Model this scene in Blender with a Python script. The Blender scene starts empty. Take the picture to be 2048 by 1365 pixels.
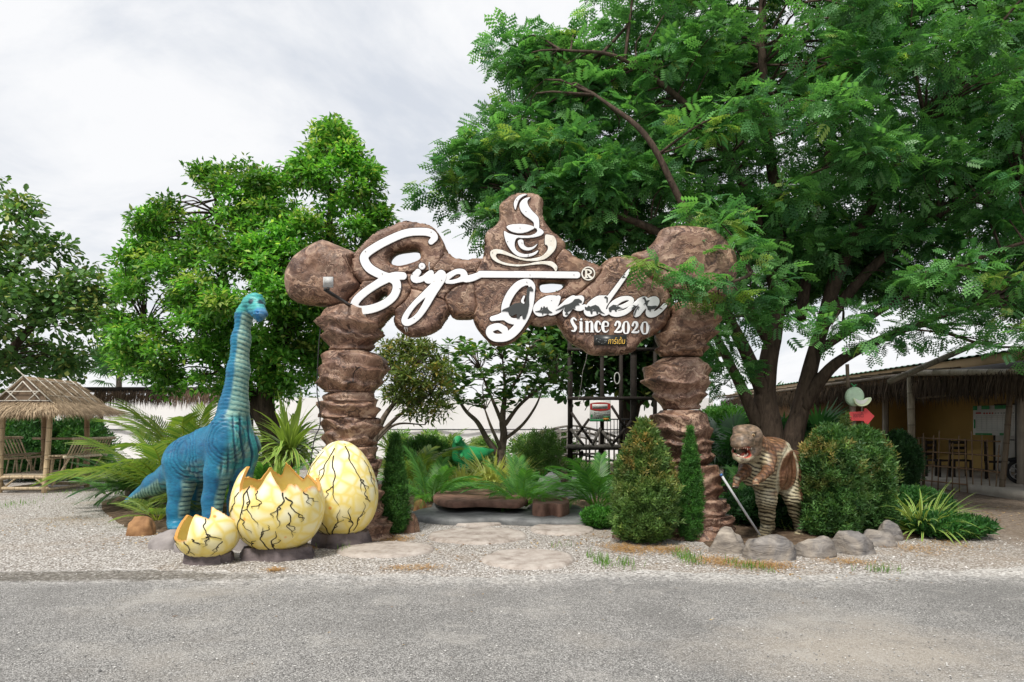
import bpy, math, random
import numpy as np
from mathutils import Vector, Matrix

SC = bpy.context.scene
# ------------------------------------------------------------------ camera, sky, sun, exposure
F = 1400.0; HZ = 850.0; CX = 1024.0; CH = 1.6         # focal length (px of a 2048 px frame), horizon row, centre column, eye height
cam_d = bpy.data.cameras.new('camera'); cam = bpy.data.objects.new('camera', cam_d)
SC.collection.objects.link(cam); SC.camera = cam
cam.location = (0, 0, CH); cam.rotation_euler = (math.radians(90), 0, 0)
cam_d.sensor_width = 36; cam_d.lens = 36 * F / 2048; cam_d.shift_y = (HZ - 682.5) / 2048
cam_d.clip_start = 0.05; cam_d.clip_end = 2000

SUN_EL, SUN_AZ = 58, 205        # degrees; azimuth of the sun clockwise from +Y (behind the camera, to the left)
world = bpy.data.worlds.new('World'); SC.world = world; world.use_nodes = True
wn, wl = world.node_tree.nodes, world.node_tree.links
wn.clear()
w_out = wn.new('ShaderNodeOutputWorld'); w_bg = wn.new('ShaderNodeBackground'); wl.new(w_bg.outputs[0], w_out.inputs[0])
w_bg.inputs[1].default_value = 0.09
sky = wn.new('ShaderNodeTexSky'); sky.sky_type = 'NISHITA'; sky.sun_disc = False
sky.sun_elevation = math.radians(SUN_EL); sky.sun_rotation = math.radians(SUN_AZ)
sky.air_density = 1.0; sky.dust_density = 2.0
tc = wn.new('ShaderNodeTexCoord'); sep = wn.new('ShaderNodeSeparateXYZ'); wl.new(tc.outputs['Generated'], sep.inputs[0])
mx = wn.new('ShaderNodeMath'); mx.operation = 'MAXIMUM'; mx.inputs[1].default_value = 0.02; wl.new(sep.outputs[2], mx.inputs[0])
ad = wn.new('ShaderNodeMath'); ad.operation = 'ADD'; ad.inputs[1].default_value = 0.35; wl.new(mx.outputs[0], ad.inputs[0])
dv = wn.new('ShaderNodeVectorMath'); dv.operation = 'DIVIDE'; wl.new(tc.outputs['Generated'], dv.inputs[0])
cb = wn.new('ShaderNodeCombineXYZ'); wl.new(ad.outputs[0], cb.inputs[0]); wl.new(ad.outputs[0], cb.inputs[1]); cb.inputs[2].default_value = 1e6
wl.new(cb.outputs[0], dv.inputs[1])
mp = wn.new('ShaderNodeMapping'); mp.inputs['Scale'].default_value = (1.0, 1.3, 1.0); mp.inputs['Location'].default_value = (3.1, 0.4, 0); wl.new(dv.outputs[0], mp.inputs[0])
cn = wn.new('ShaderNodeTexNoise'); cn.inputs['Scale'].default_value = 1.9; cn.inputs['Detail'].default_value = 9; cn.inputs['Roughness'].default_value = 0.58; cn.inputs['Distortion'].default_value = 0.5
wl.new(mp.outputs[0], cn.inputs['Vector'])
cr = wn.new('ShaderNodeValToRGB'); cr.color_ramp.elements[0].position = 0.34; cr.color_ramp.elements[0].color = (6.4, 6.7, 7.2, 1)
cr.color_ramp.elements[1].position = 0.56; cr.color_ramp.elements[1].color = (8.1, 8.14, 8.26, 1)
wl.new(cn.outputs[0], cr.inputs[0])
ft = wn.new('ShaderNodeMapRange'); ft.inputs[1].default_value = 0.25; ft.inputs[2].default_value = 0.5; ft.inputs[3].default_value = 0.80; ft.inputs[4].default_value = 0.97
wl.new(cn.outputs[0], ft.inputs[0])
mxc = wn.new('ShaderNodeMix'); mxc.data_type = 'RGBA'; wl.new(ft.outputs[0], mxc.inputs[0]); wl.new(sky.outputs[0], mxc.inputs[6]); wl.new(cr.outputs[0], mxc.inputs[7])
wl.new(mxc.outputs[2], w_bg.inputs[0])

sun_d = bpy.data.lights.new('sun', 'SUN'); sun = bpy.data.objects.new('sun', sun_d); SC.collection.objects.link(sun)
sun_d.energy = 3.0; sun_d.angle = math.radians(10); sun_d.color = (1.0, 0.95, 0.87)
_a, _e = math.radians(SUN_AZ), math.radians(SUN_EL)
_dir = Vector((math.sin(_a) * math.cos(_e), math.cos(_a) * math.cos(_e), math.sin(_e)))
sun.rotation_euler = _dir.to_track_quat('Z', 'Y').to_euler(); sun.location = _dir * 60
SC.view_settings.view_transform = 'Standard'; SC.view_settings.look = 'None'; SC.view_settings.exposure = 0.44; SC.view_settings.gamma = 1
SC.cycles.use_denoising = True; SC.cycles.max_bounces = 7; SC.cycles.diffuse_bounces = 4; SC.cycles.glossy_bounces = 2
SC.cycles.transmission_bounces = 4; SC.cycles.transparent_max_bounces = 6; SC.cycles.caustics_reflective = False; SC.cycles.caustics_refractive = False

# ------------------------------------------------------------------ helpers
rng = np.random.default_rng(7); random.seed(7)
def W(px, py, Y): return np.array([(px - CX) / F * Y, Y, CH - (py - HZ) / F * Y])      # photo pixel at a depth -> metres
def G(px, py, z=0.0): return W(px, py, (CH - z) * F / (py - HZ))                         # photo pixel on the ground -> metres
def gy(py): return CH * F / (py - HZ)

_lat = np.random.default_rng(11).random((64, 64, 64)).astype(np.float32)
def vnoise(p):
    p = np.asarray(p, float); i = np.floor(p).astype(int); f = p - i; f = f * f * (3 - 2 * f)
    a = i & 63; b = (i + 1) & 63; r = 0
    for dx in (0, 1):
        wx = f[..., 0] if dx else 1 - f[..., 0]; X = b[..., 0] if dx else a[..., 0]
        for dy in (0, 1):
            wy = f[..., 1] if dy else 1 - f[..., 1]; Yv = b[..., 1] if dy else a[..., 1]
            for dz in (0, 1):
                wz = f[..., 2] if dz else 1 - f[..., 2]; Z = b[..., 2] if dz else a[..., 2]
                r = r + wx * wy * wz * _lat[X, Yv, Z]
    return r * 2 - 1
def fbm(p, o=4, g=0.5):
    p = np.asarray(p, float); r = 0; a = 1; s = 0
    for k in range(o): r = r + a * vnoise(p + 17.3 * k); s += a; a *= g; p = p * 2.03
    return r / s

ORG = {}
def link(o): SC.collection.objects.link(o)
def tag(o, label=None, cat=None, group=None, kind=None):
    if label: o['label'] = label
    if cat: o['category'] = cat
    if group: o['group'] = group
    if kind: o['kind'] = kind
    return o
def thing(name, label, cat, loc, group=None):
    o = bpy.data.objects.new(name, None); link(o); o.location = loc; o.empty_display_size = 0.2
    ORG[o] = np.array(loc, float); return tag(o, label, cat, group)
def set_col(me, cols):
    if cols is None: return
    a = me.color_attributes.new('Col', 'FLOAT_COLOR', 'POINT')
    c = np.ones((len(me.vertices), 4), np.float32); c[:, :3] = cols; a.data.foreach_set('color', c.ravel())
def make_mesh(name, v, faces, mat, smooth=False, cols=None):
    """faces: list of int arrays, each (n,k)"""
    me = bpy.data.meshes.new(name); v = np.asarray(v, np.float32)
    faces = [np.asarray(f, np.int32) for f in faces if len(f)]
    me.vertices.add(len(v)); me.vertices.foreach_set('co', v.ravel())
    loops = np.concatenate([f.ravel() for f in faces]); tot = np.concatenate([np.full(len(f), f.shape[1], np.int32) for f in faces])
    st = np.concatenate([[0], np.cumsum(tot)[:-1]]).astype(np.int32)
    me.loops.add(len(loops)); me.loops.foreach_set('vertex_index', loops)
    me.polygons.add(len(tot)); me.polygons.foreach_set('loop_start', st); me.polygons.foreach_set('loop_total', tot)
    if smooth: me.polygons.foreach_set('use_smooth', np.ones(len(tot), bool))
    me.update(calc_edges=True); me.validate(clean_customdata=False)
    set_col(me, cols)
    if mat: me.materials.append(mat)
    return me
def add_obj(name, me, parent=None, org=None):
    o = bpy.data.objects.new(name, me); link(o)
    if parent is not None: o.parent = parent; ORG[o] = ORG.get(parent, np.zeros(3)) if org is None else org
    return o
def part(name, v, faces, mat, parent=None, smooth=False, cols=None, base=None):
    """a mesh given in world metres; top-level ones get their origin at base"""
    v = np.asarray(v, float)
    if parent is not None: off = ORG.get(parent, np.zeros(3))
    elif base is not None: off = np.asarray(base, float)
    else: off = np.zeros(3)
    o = add_obj(name, make_mesh(name, v - off, faces, mat, smooth, cols), parent, off)
    if parent is None: o.location = off; ORG[o] = off
    return o

class MB:
    def __init__(s): s.v = []; s.f = {}; s.c = []; s.n = 0
    def add(s, v, faces, col=None):
        v = np.asarray(v, float).reshape(-1, 3)
        for f in faces:
            f = np.asarray(f, int)
            if len(f): s.f.setdefault(f.shape[1], []).append(f + s.n)
        s.v.append(v); s.n += len(v)
        s.c.append(np.tile(col if col is not None else (1, 1, 1), (len(v), 1)) if col is None or np.ndim(col) == 1 else col)
        return s
    def box(s, c, size, R=None, col=None):
        h = np.array(size) / 2
        v = np.array([[x, y, z] for x in (-1, 1) for y in (-1, 1) for z in (-1, 1)]) * h
        if R is not None: v = v @ np.asarray(R).T
        return s.add(v + c, [[(0, 1, 3, 2), (4, 6, 7, 5), (0, 4, 5, 1), (2, 3, 7, 6), (0, 2, 6, 4), (1, 5, 7, 3)]], col)
    def bar(s, a, b, w, t, up=(0, 0, 1), col=None):
        a, b = np.array(a, float), np.array(b, float); d = b - a; L = np.linalg.norm(d); d /= L
        sx = np.cross(d, up)
        if np.linalg.norm(sx) < 1e-4: sx = np.cross(d, (0, 1, 0))
        sx /= np.linalg.norm(sx); sy = np.cross(sx, d)
        return s.box((a + b) / 2, (w, L, t), np.stack([sx, d, sy], 1), col)
    def tube(s, path, rad, n=8, caps=True, col=None):
        P = np.array(path, float); m = len(P); r = np.broadcast_to(np.array(rad, float), (m,))
        T = np.gradient(P, axis=0); T /= np.linalg.norm(T, axis=1)[:, None] + 1e-9
        ref = np.array((0, 0, 1.0)) if abs(T[0][2]) < 0.9 else np.array((1.0, 0, 0))
        u = np.cross(T[0], ref); u /= np.linalg.norm(u); rings = []
        for i in range(m):
            u = u - T[i] * (u @ T[i]); u /= np.linalg.norm(u) + 1e-9; w = np.cross(T[i], u)
            a = np.linspace(0, 2 * np.pi, n, endpoint=False)[:, None]
            rings.append(P[i] + r[i] * (np.cos(a) * u + np.sin(a) * w))
        v = np.concatenate(rings); k = np.arange(n); q = []
        for i in range(m - 1):
            q.append(np.stack([i * n + k, i * n + (k + 1) % n, (i + 1) * n + (k + 1) % n, (i + 1) * n + k], 1))
        fs = [np.concatenate(q)]
        if caps: fs.append(np.array([k[::-1]])); fs.append(np.array([(m - 1) * n + k]))
        return s.add(v, fs, col)
    def build(s, name, mat, parent=None, smooth=False, base=None, usecol=False):
        v = np.concatenate(s.v); fs = [np.concatenate(x) for x in s.f.values()]
        return part(name, v, fs, mat, parent, smooth, np.concatenate(s.c) if usecol else None, base)

def curve(pts, n=8):
    """Catmull-Rom through points (any dim)"""
    P = np.array(pts, float); P = np.concatenate([[2 * P[0] - P[1]], P, [2 * P[-1] - P[-2]]]); out = []
    for i in range(1, len(P) - 2):
        t = np.linspace(0, 1, n, endpoint=False)[:, None]; a, b, c, d = P[i - 1], P[i], P[i + 1], P[i + 2]
        out.append(0.5 * (2 * b + (c - a) * t + (2 * a - 5 * b + 4 * c - d) * t ** 2 + (3 * b - a - 3 * c + d) * t ** 3))
    out.append(P[-2][None]); return np.concatenate(out)
def closed_curve(pts, n=5):
    P = np.array(pts, float); m = len(P); out = []
    for i in range(m):
        t = np.linspace(0, 1, n, endpoint=False)[:, None]; a, b, c, d = P[i - 1], P[i], P[(i + 1) % m], P[(i + 2) % m]
        out.append(0.5 * (2 * b + (c - a) * t + (2 * a - 5 * b + 4 * c - d) * t ** 2 + (3 * b - a - 3 * c + d) * t ** 3))
    return np.concatenate(out)

# ---- 2-D signed distances (photo pixels) and plates cut along them
def sd_poly(p, poly):
    poly = np.asarray(poly, float); d = np.full(len(p), 1e18); ins = np.zeros(len(p), bool)
    for i in range(len(poly)):
        a, b = poly[i], poly[i - 1]; e = b - a; w = p - a
        t = np.clip((w @ e) / (e @ e + 1e-12), 0, 1); q = w - t[:, None] * e; d = np.minimum(d, (q * q).sum(1))
        c = (a[1] > p[:, 1]) != (b[1] > p[:, 1])
        with np.errstate(divide='ignore', invalid='ignore'):
            ins ^= c & (p[:, 0] < (b[0] - a[0]) * (p[:, 1] - a[1]) / (b[1] - a[1] + 1e-12) + a[0])
    return np.where(ins, -1, 1) * np.sqrt(d)
def sd_stroke(p, pts):
    d = np.full(len(p), 1e9)
    for i in range(len(pts) - 1):
        a, b = pts[i, :2], pts[i + 1, :2]; e = b - a; w = p - a
        t = np.clip((w @ e) / (e @ e + 1e-12), 0, 1)
        d = np.minimum(d, np.linalg.norm(w - t[:, None] * e, axis=1) - (pts[i, 2] * (1 - t) + pts[i + 1, 2] * t))
    return d
def sheet(sdf, x0, y0, x1, y1, cell):
    """triangulated region where sdf<0: returns points, triangles, boundary edges"""
    nx, ny = int((x1 - x0) / cell) + 2, int((y1 - y0) / cell) + 2
    gx, gyy = np.meshgrid(x0 + cell * np.arange(nx), y0 + cell * np.arange(ny)); P = np.stack([gx.ravel(), gyy.ravel()], 1)
    s = sdf(P); s = np.where(np.abs(s) < 1e-3 * cell, -1e-3 * cell, s)
    I = np.arange(nx * ny).reshape(ny, nx); a, b, c, d = I[:-1, :-1].ravel(), I[:-1, 1:].ravel(), I[1:, 1:].ravel(), I[1:, :-1].ravel()
    T = np.concatenate([np.stack([a, b, c], 1), np.stack([a, c, d], 1)])
    inn = s[T] < 0; k = inn.sum(1); full = T[k == 3]
    ek = []; tri = [full]
    def edge(i, j):
        lo, hi = np.minimum(i, j), np.maximum(i, j); ek.append(np.stack([lo, hi], 1)); return None
    N = nx * ny; key = lambda i, j: N + np.minimum(i, j).astype(np.int64) * N + np.maximum(i, j)
    for r in range(3):
        i, j, l = T[:, r], T[:, (r + 1) % 3], T[:, (r + 2) % 3]
        m = (k == 1) & inn[:, r]; tri.append(np.stack([i[m], key(i, j)[m], key(i, l)[m]], 1))
        m = (k == 2) & ~inn[:, r]
        tri.append(np.stack([key(i, j)[m], j[m], l[m]], 1)); tri.append(np.stack([key(i, j)[m], l[m], key(i, l)[m]], 1))
    A = np.concatenate([t.astype(np.int64) for t in tri]); u, inv = np.unique(A, return_inverse=True); inv = inv.reshape(A.shape)
    pts = np.empty((len(u), 2)); g = u < N; pts[g] = P[u[g]]
    e = u[~g] - N; lo, hi = e // N, e % N; t = (s[lo] / (s[lo] - s[hi]))[:, None]; pts[~g] = P[lo] * (1 - t) + P[hi] * t
    E = np.concatenate([inv[:, [0, 1]], inv[:, [1, 2]], inv[:, [2, 0]]]); kk = E.min(1) * len(u) + E.max(1)
    _, ix, cnt = np.unique(kk, return_index=True, return_counts=True)
    return pts, inv, E[ix[cnt == 1]]
def px2w(p, Y):
    """2-D pixels laid on the plane at depth Y0 (real size), then given their own Y"""
    return p
def plate(name, sdf, box, cell, Y0, yf, yb, mat, parent, smooth=False, cols=None):
    """solid between surfaces y=yf(p) (front) and y=yb(p) (back) over the region sdf<0, drawn on the plane Y0"""
    P, T, B = sheet(sdf, *box, cell); n = len(P)
    x = (P[:, 0] - CX) / F * Y0; z = CH - (P[:, 1] - HZ) / F * Y0
    f = yf(P) if callable(yf) else np.full(n, yf); b = yb(P) if callable(yb) else np.full(n, yb)
    v = np.concatenate([np.stack([x, f, z], 1), np.stack([x, b, z], 1)])
    c = cols(P) if cols else None
    return part(name, v, [T, T[:, ::-1] + n, np.stack([B[:, 1], B[:, 0], B[:, 0] + n, B[:, 1] + n], 1)], mat, parent, smooth,
                None if c is None else np.concatenate([c, c]))

# ---- 3-D signed-distance bodies
class Body:
    def __init__(s, lo, hi, h):
        s.lo = np.array(lo, float); s.h = h; s.n = np.ceil((np.array(hi) - lo) / h).astype(int) + 1
        s.f = np.full(s.n, 1.0, np.float32)
    def _block(s, lo, hi):
        a = np.clip(np.floor((lo - s.lo) / s.h).astype(int), 0, s.n - 1); b = np.clip(np.ceil((hi - s.lo) / s.h).astype(int) + 1, 1, s.n)
        ax = [s.lo[k] + s.h * np.arange(a[k], b[k]) for k in range(3)]
        return tuple(slice(a[k], b[k]) for k in range(3)), np.stack(np.meshgrid(*ax, indexing='ij'), -1).astype(np.float32)
    def _merge(s, sl, d, k, sub=False):
        f = s.f[sl]
        if sub: f = -f
        h = np.clip(0.5 + 0.5 * (f - d) / k, 0, 1); r = f * (1 - h) + d * h - k * h * (1 - h)
        s.f[sl] = -r if sub else r
    def cone(s, a, ra, b, rb, k=0.06):
        a, b = np.array(a, float), np.array(b, float); m = max(ra, rb) + 0.25
        sl, P = s._block(np.minimum(a, b) - m, np.maximum(a, b) + m)
        e = b - a; t = np.clip(((P - a) @ e) / (e @ e + 1e-9), 0, 1)
        s._merge(sl, np.linalg.norm(P - a - t[..., None] * e, axis=-1) - (ra + (rb - ra) * t), k); return s
    def chain(s, pts, k=0.06):
        for i in range(len(pts) - 1): s.cone(pts[i][0], pts[i][1], pts[i + 1][0], pts[i + 1][1], k)
        return s
    def ell(s, c, r, R=None, k=0.05, sub=False):
        c, r = np.array(c, float), np.array(r, float); m = r.max() + 0.2
        sl, P = s._block(c - m, c + m); q = P - c
        if R is not None: q = q @ np.asarray(R, float)
        l = np.linalg.norm(q / r, axis=-1); g = np.linalg.norm(q / (r * r), axis=-1) + 1e-6
        d = l * (l - 1) / g
        if sub:
            f = s.f[sl]; hh = np.clip(0.5 - 0.5 * (f + d) / k, 0, 1); s.f[sl] = f * (1 - hh) + (-d) * hh + k * hh * (1 - hh)
        else: s._merge(sl, d, k)
        return s
    def mesh(s):
        f = s.f; ins = f < 0; nx, ny, nz = f.shape
        c = [ins[i:nx - 1 + i, j:ny - 1 + j, k:nz - 1 + k] for i in (0, 1) for j in (0, 1) for k in (0, 1)]
        cnt = sum(x.astype(np.int8) for x in c); act = (cnt > 0) & (cnt < 8); idx = np.full(act.shape, -1); cells = np.argwhere(act)
        idx[act] = np.arange(len(cells)); V = np.zeros((len(cells), 3)); K = np.zeros(len(cells))
        cor = [(i, j, k) for i in (0, 1) for j in (0, 1) for k in (0, 1)]
        val = [f[cells[:, 0] + o[0], cells[:, 1] + o[1], cells[:, 2] + o[2]] for o in cor]
        for p in range(8):
            for q in range(p + 1, 8):
                if sum(abs(cor[p][t] - cor[q][t]) for t in range(3)) != 1: continue
                m = (val[p] < 0) != (val[q] < 0); t = val[p] / (val[p] - val[q] + 1e-12)
                pos = np.array(cor[p])[None] * (1 - t[:, None]) + np.array(cor[q])[None] * t[:, None]
                V[m] += pos[m]; K[m] += 1
        V = s.lo + s.h * (cells + V / K[:, None]); Q = []
        for ax in range(3):
            d = [0, 0, 0]; d[ax] = 1
            A = ins[:nx - d[0], :ny - d[1], :nz - d[2]]; Bv = ins[d[0]:, d[1]:, d[2]:]
            e = np.argwhere(A != Bv); u, w = (ax + 1) % 3, (ax + 2) % 3
            ok = (e[:, u] > 0) & (e[:, w] > 0) & (e[:, u] < f.shape[u] - 1) & (e[:, w] < f.shape[w] - 1); e = e[ok]
            def at(du, dw):
                g = e.copy(); g[:, u] += du; g[:, w] += dw; return idx[g[:, 0], g[:, 1], g[:, 2]]
            q = np.stack([at(-1, -1), at(0, -1), at(0, 0), at(-1, 0)], 1); fl = ~ins[e[:, 0], e[:, 1], e[:, 2]]; q[fl] = q[fl][:, ::-1]; Q.append(q)
        return V, np.concatenate(Q)
def vnormals(V, Q):
    n = np.cross(V[Q[:, 2]] - V[Q[:, 0]], V[Q[:, 3]] - V[Q[:, 1]]); N = np.zeros_like(V)
    for k in range(4): np.add.at(N, Q[:, k], n)
    return N / (np.linalg.norm(N, axis=1)[:, None] + 1e-12)
def relax(V, Q, it=2):
    for _ in range(it):
        S = np.zeros_like(V); C = np.zeros(len(V))
        for k in range(4):
            np.add.at(S, Q[:, k], V[Q[:, (k + 1) % 4]]); np.add.at(C, Q[:, k], 1)
        V = 0.5 * V + 0.5 * S / C[:, None]
    return V
def sstep(a, b, x): t = np.clip((x - a) / (b - a), 0, 1); return t * t * (3 - 2 * t)
def mix3(a, b, t): return np.asarray(a) * (1 - t[:, None]) + np.asarray(b) * t[:, None]

# ------------------------------------------------------------------ materials
MATS = {}
class MT:
    def __init__(s, name, rough=0.8, spec=0.3):
        s.m = bpy.data.materials.new(name); s.m.use_nodes = True; s.nt = s.m.node_tree; s.p = s.nt.nodes['Principled BSDF']
        s.p.inputs['Roughness'].default_value = rough; s.p.inputs['Specular IOR Level'].default_value = spec; s.co = None; MATS[name] = s.m
        s.out = s.nt.nodes['Material Output']
    def n(s, t, ins=None, **kw):
        o = s.nt.nodes.new('ShaderNode' + t)
        for k, v in kw.items(): setattr(o, k, v)
        for k, v in (ins or {}).items():
            if isinstance(v, bpy.types.NodeSocket): s.nt.links.new(v, o.inputs[k])
            else: o.inputs[k].default_value = v
        return o
    def coord(s, scale=(1, 1, 1), rnd=0.0):
        c = s.n('TexCoord').outputs['Object']
        if rnd:
            r = s.n('ObjectInfo').outputs['Random']; a = s.n('Math', {0: r, 1: rnd}, operation='MULTIPLY').outputs[0]
            c = s.n('VectorMath', {0: c, 1: s.n('CombineXYZ', {0: a, 1: a, 2: a}).outputs[0]}, operation='ADD').outputs[0]
        return s.n('Mapping', {'Vector': c, 'Scale': scale}).outputs[0]
    def noise(s, co, sc, det=5, rough=0.55, dist=0.0): return s.n('TexNoise', {'Vector': co, 'Scale': sc, 'Detail': det, 'Roughness': rough, 'Distortion': dist}).outputs[0]
    def vor(s, co, sc, feature='F1', out=0, rnd=1.0): return s.n('TexVoronoi', {'Vector': co, 'Scale': sc, 'Randomness': rnd}, feature=feature).outputs[out]
    def ramp(s, fac, stops):
        r = s.n('ValToRGB', {0: fac}); e = r.color_ramp.elements
        for i, (p, c) in enumerate(stops):
            x = e[i] if i < 2 else e.new(p)
            x.position = p; x.color = (*c, 1) if len(c) == 3 else c
        return r.outputs[0]
    def mix(s, fac, a, b, mode='MIX'):
        m = s.n('Mix', data_type='RGBA', blend_type=mode); m.clamp_result = False
        for k, v in ((0, fac), (6, a), (7, b)):
            if isinstance(v, bpy.types.NodeSocket): s.nt.links.new(v, m.inputs[k])
            else: m.inputs[k].default_value = v if k == 0 or len(v) == 4 else (*v, 1)
        return m.outputs[2]
    def math(s, op, a, b=0.0):
        return s.n('Math', {0: a, 1: b}, operation=op).outputs[0]
    def attr(s): return s.n('Attribute', attribute_name='Col').outputs[0]
    def col(s, c):
        if isinstance(c, bpy.types.NodeSocket): s.nt.links.new(c, s.p.inputs['Base Color'])
        else: s.p.inputs['Base Color'].default_value = (*c, 1)
    def bump(s, h, st=0.4, dist=0.02, prev=None):
        b = s.n('Bump', {'Height': h, 'Strength': st, 'Distance': dist})
        if prev: s.nt.links.new(prev, b.inputs['Normal'])
        s.nt.links.new(b.outputs[0], s.p.inputs['Normal']); return b.outputs[0]

def simple(name, c, rough=0.7, var=0.25, sc=6, bump=0.15, spec=0.3, stretch=(1, 1, 1)):
    m = MT(name, rough, spec); co = m.coord(stretch, 13.7); n = m.noise(co, sc, 6, 0.6)
    c = np.array(c); m.col(m.ramp(n, [(0.3, tuple(c * (1 - var))), (0.7, tuple(np.minimum(c * (1 + var), 0.95)))]))
    if bump: m.bump(m.noise(co, sc * 4, 4), bump, 0.02)
    return m.m
def leafmat(name, trans=0.35, rough=0.42, tint=1.25, spec=0.35):
    m = MT(name, rough, spec); a = m.attr(); m.col(a)
    t = m.n('BsdfTranslucent', {'Color': m.mix(1.0, a, (tint * 1.05, tint * 1.15, tint * 0.55), 'MULTIPLY')})
    x = m.n('MixShader', {0: trans, 1: m.p.outputs[0], 2: t.outputs[0]}); m.nt.links.new(x.outputs[0], m.out.inputs[0]); return m.m

def mk_materials():
    # painted cement rock of the gate
    m = MT('gate_rock', 0.5, 0.45); co = m.coord((1, 1, 1), 31.0)
    warp = m.noise(co, 1.6, 5, 0.6); wv = m.n('VectorMath', {0: co, 1: m.n('CombineXYZ', {0: m.math('MULTIPLY', warp, 0.9), 1: 0.0, 2: m.math('MULTIPLY', warp, 1.6)}).outputs[0]}, operation='ADD').outputs[0]
    st = m.n('Mapping', {'Vector': wv, 'Scale': (1.1, 1.5, 5.0)}).outputs[0]
    g1 = m.noise(st, 2.4, 5, 0.55, 0.6); g2 = m.noise(co, 1.7, 4, 0.5)
    c1 = m.ramp(g1, [(0.27, (0.034, 0.019, 0.015)), (0.39, (0.125, 0.064, 0.045)), (0.50, (0.25, 0.148, 0.104)), (0.66, (0.46, 0.325, 0.24))])
    c2 = m.ramp(g1, [(0.3, (0.045, 0.022, 0.014)), (0.5, (0.20, 0.105, 0.06)), (0.7, (0.36, 0.22, 0.13))])
    c = m.mix(m.ramp(g2, [(0.42, (0, 0, 0)), (0.68, (0.85, 0.85, 0.85))]), c1, c2)
    g3 = m.noise(m.n('Mapping', {'Vector': wv, 'Scale': (0.5, 0.8, 2.4)}).outputs[0], 1.6, 3, 0.45, 0.3)
    ln = m.math('SINE', m.math('MULTIPLY', g3, 80.0)); lines = m.ramp(ln, [(0.0, (0.45, 0.42, 0.40)), (0.25, (1, 1, 1))])
    patchy = m.ramp(m.noise(co, 2.6, 3, 0.5), [(0.36, (0, 0, 0)), (0.52, (1, 1, 1))])
    m.col(m.mix(patchy, c, m.mix(1.0, c, lines, 'MULTIPLY'))); m.bump(g1, 0.42, 0.04, m.bump(m.math('MULTIPLY', ln, patchy), 0.30, 0.012, m.bump(m.noise(co, 26, 5), 0.14, 0.012)))
    # dark wet look band for grooves
    m = MT('gate_dark', 0.7); m.col((0.035, 0.02, 0.016))
    m = MT('grey_rock', 0.8, 0.3); co = m.coord((1, 1, 1), 19.0); w = m.noise(co, 2.2, 7, 0.62, 1.2); w2 = m.noise(m.n('Mapping', {'Vector': co, 'Scale': (1, 1, 3)}).outputs[0], 4, 6, 0.65, 0.8)
    c = m.mix(m.ramp(w, [(0.4, (0, 0, 0)), (0.62, (1, 1, 1))]), m.ramp(w2, [(0.3, (0.045, 0.042, 0.045)), (0.7, (0.25, 0.235, 0.225))]), m.ramp(w2, [(0.3, (0.13, 0.11, 0.095)), (0.7, (0.42, 0.37, 0.31))]))
    m.col(c); m.bump(w2, 0.8, 0.035, m.bump(m.noise(co, 40, 5, 0.65), 0.4, 0.012))
    m = MT('slab_dark', 0.75, 0.3); co = m.coord((1, 1, 2), 9.0); w = m.noise(co, 4, 7, 0.62, 0.5); m.col(m.ramp(w, [(0.3, (0.05, 0.04, 0.042)), (0.7, (0.19, 0.155, 0.155))])); m.bump(w, 0.5, 0.03)
    m = MT('slate', 0.6, 0.35); co = m.coord((1, 1, 1), 9.0); w = m.noise(co, 3, 7, 0.62, 0.8); m.col(m.ramp(w, [(0.3, (0.05, 0.053, 0.055)), (0.7, (0.19, 0.195, 0.195))])); m.bump(w, 0.5, 0.03)
    m = MT('step_stone', 0.85, 0.2); co = m.coord((1, 1, 1), 9.0); w = m.noise(co, 4.5, 9, 0.72, 0.3); m.col(m.ramp(w, [(0.32, (0.20, 0.165, 0.14)), (0.5, (0.38, 0.335, 0.30)), (0.72, (0.54, 0.50, 0.46))])); m.bump(m.noise(co, 18, 8, 0.7), 0.7, 0.02)
    m = MT('brown_rock', 0.8, 0.3); co = m.coord((1, 1, 1), 9.0); w = m.noise(co, 5, 7, 0.62, 0.3); m.col(m.ramp(w, [(0.3, (0.13, 0.06, 0.025)), (0.7, (0.40, 0.22, 0.10))])); m.bump(w, 0.5, 0.03)
    # egg shell
    m = MT('egg_shell', 0.42, 0.4); co = m.coord((1, 1, 1), 5.0)
    wob = m.n('VectorMath', {0: co, 1: m.n('VectorMath', {0: m.n('TexNoise', {'Vector': co, 'Scale': 2.5}).outputs[1], 'Scale': 0.14}, operation='SCALE').outputs[0]}, operation='ADD').outputs[0]
    e = m.vor(wob, 5.5, 'DISTANCE_TO_EDGE'); base = m.ramp(e, [(0.0, (0.80, 0.64, 0.20)), (0.06, (0.82, 0.69, 0.28)), (0.17, (0.85, 0.79, 0.50)), (0.34, (0.86, 0.84, 0.64))])
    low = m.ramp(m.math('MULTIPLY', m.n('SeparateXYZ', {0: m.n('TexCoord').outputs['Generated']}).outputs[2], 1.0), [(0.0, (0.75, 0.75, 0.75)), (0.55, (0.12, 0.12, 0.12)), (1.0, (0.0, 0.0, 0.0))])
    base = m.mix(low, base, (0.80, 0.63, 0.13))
    sp = m.vor(co, 4.2, 'F1'); spot = m.ramp(sp, [(0.05, (0.9, 0.9, 0.9)), (0.12, (0, 0, 0))]); base = m.mix(spot, base, (0.78, 0.28, 0.045))
    base = m.mix(m.attr(), (0.72, 0.30, 0.07), base)
    m.col(base); m.bump(m.noise(co, 7, 4), 0.25, 0.02)
    m = MT('egg_inside', 0.6, 0.3); co = m.coord((1, 1, 1), 3.0); m.col(m.mix(m.attr(), (0.70, 0.32, 0.08), m.ramp(m.noise(co, 4, 4), [(0.3, (0.70, 0.54, 0.14)), (0.7, (0.80, 0.68, 0.28))])))
    m = MT('crack_paint', 0.6, 0.3); m.col((0.028, 0.022, 0.012))
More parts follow.
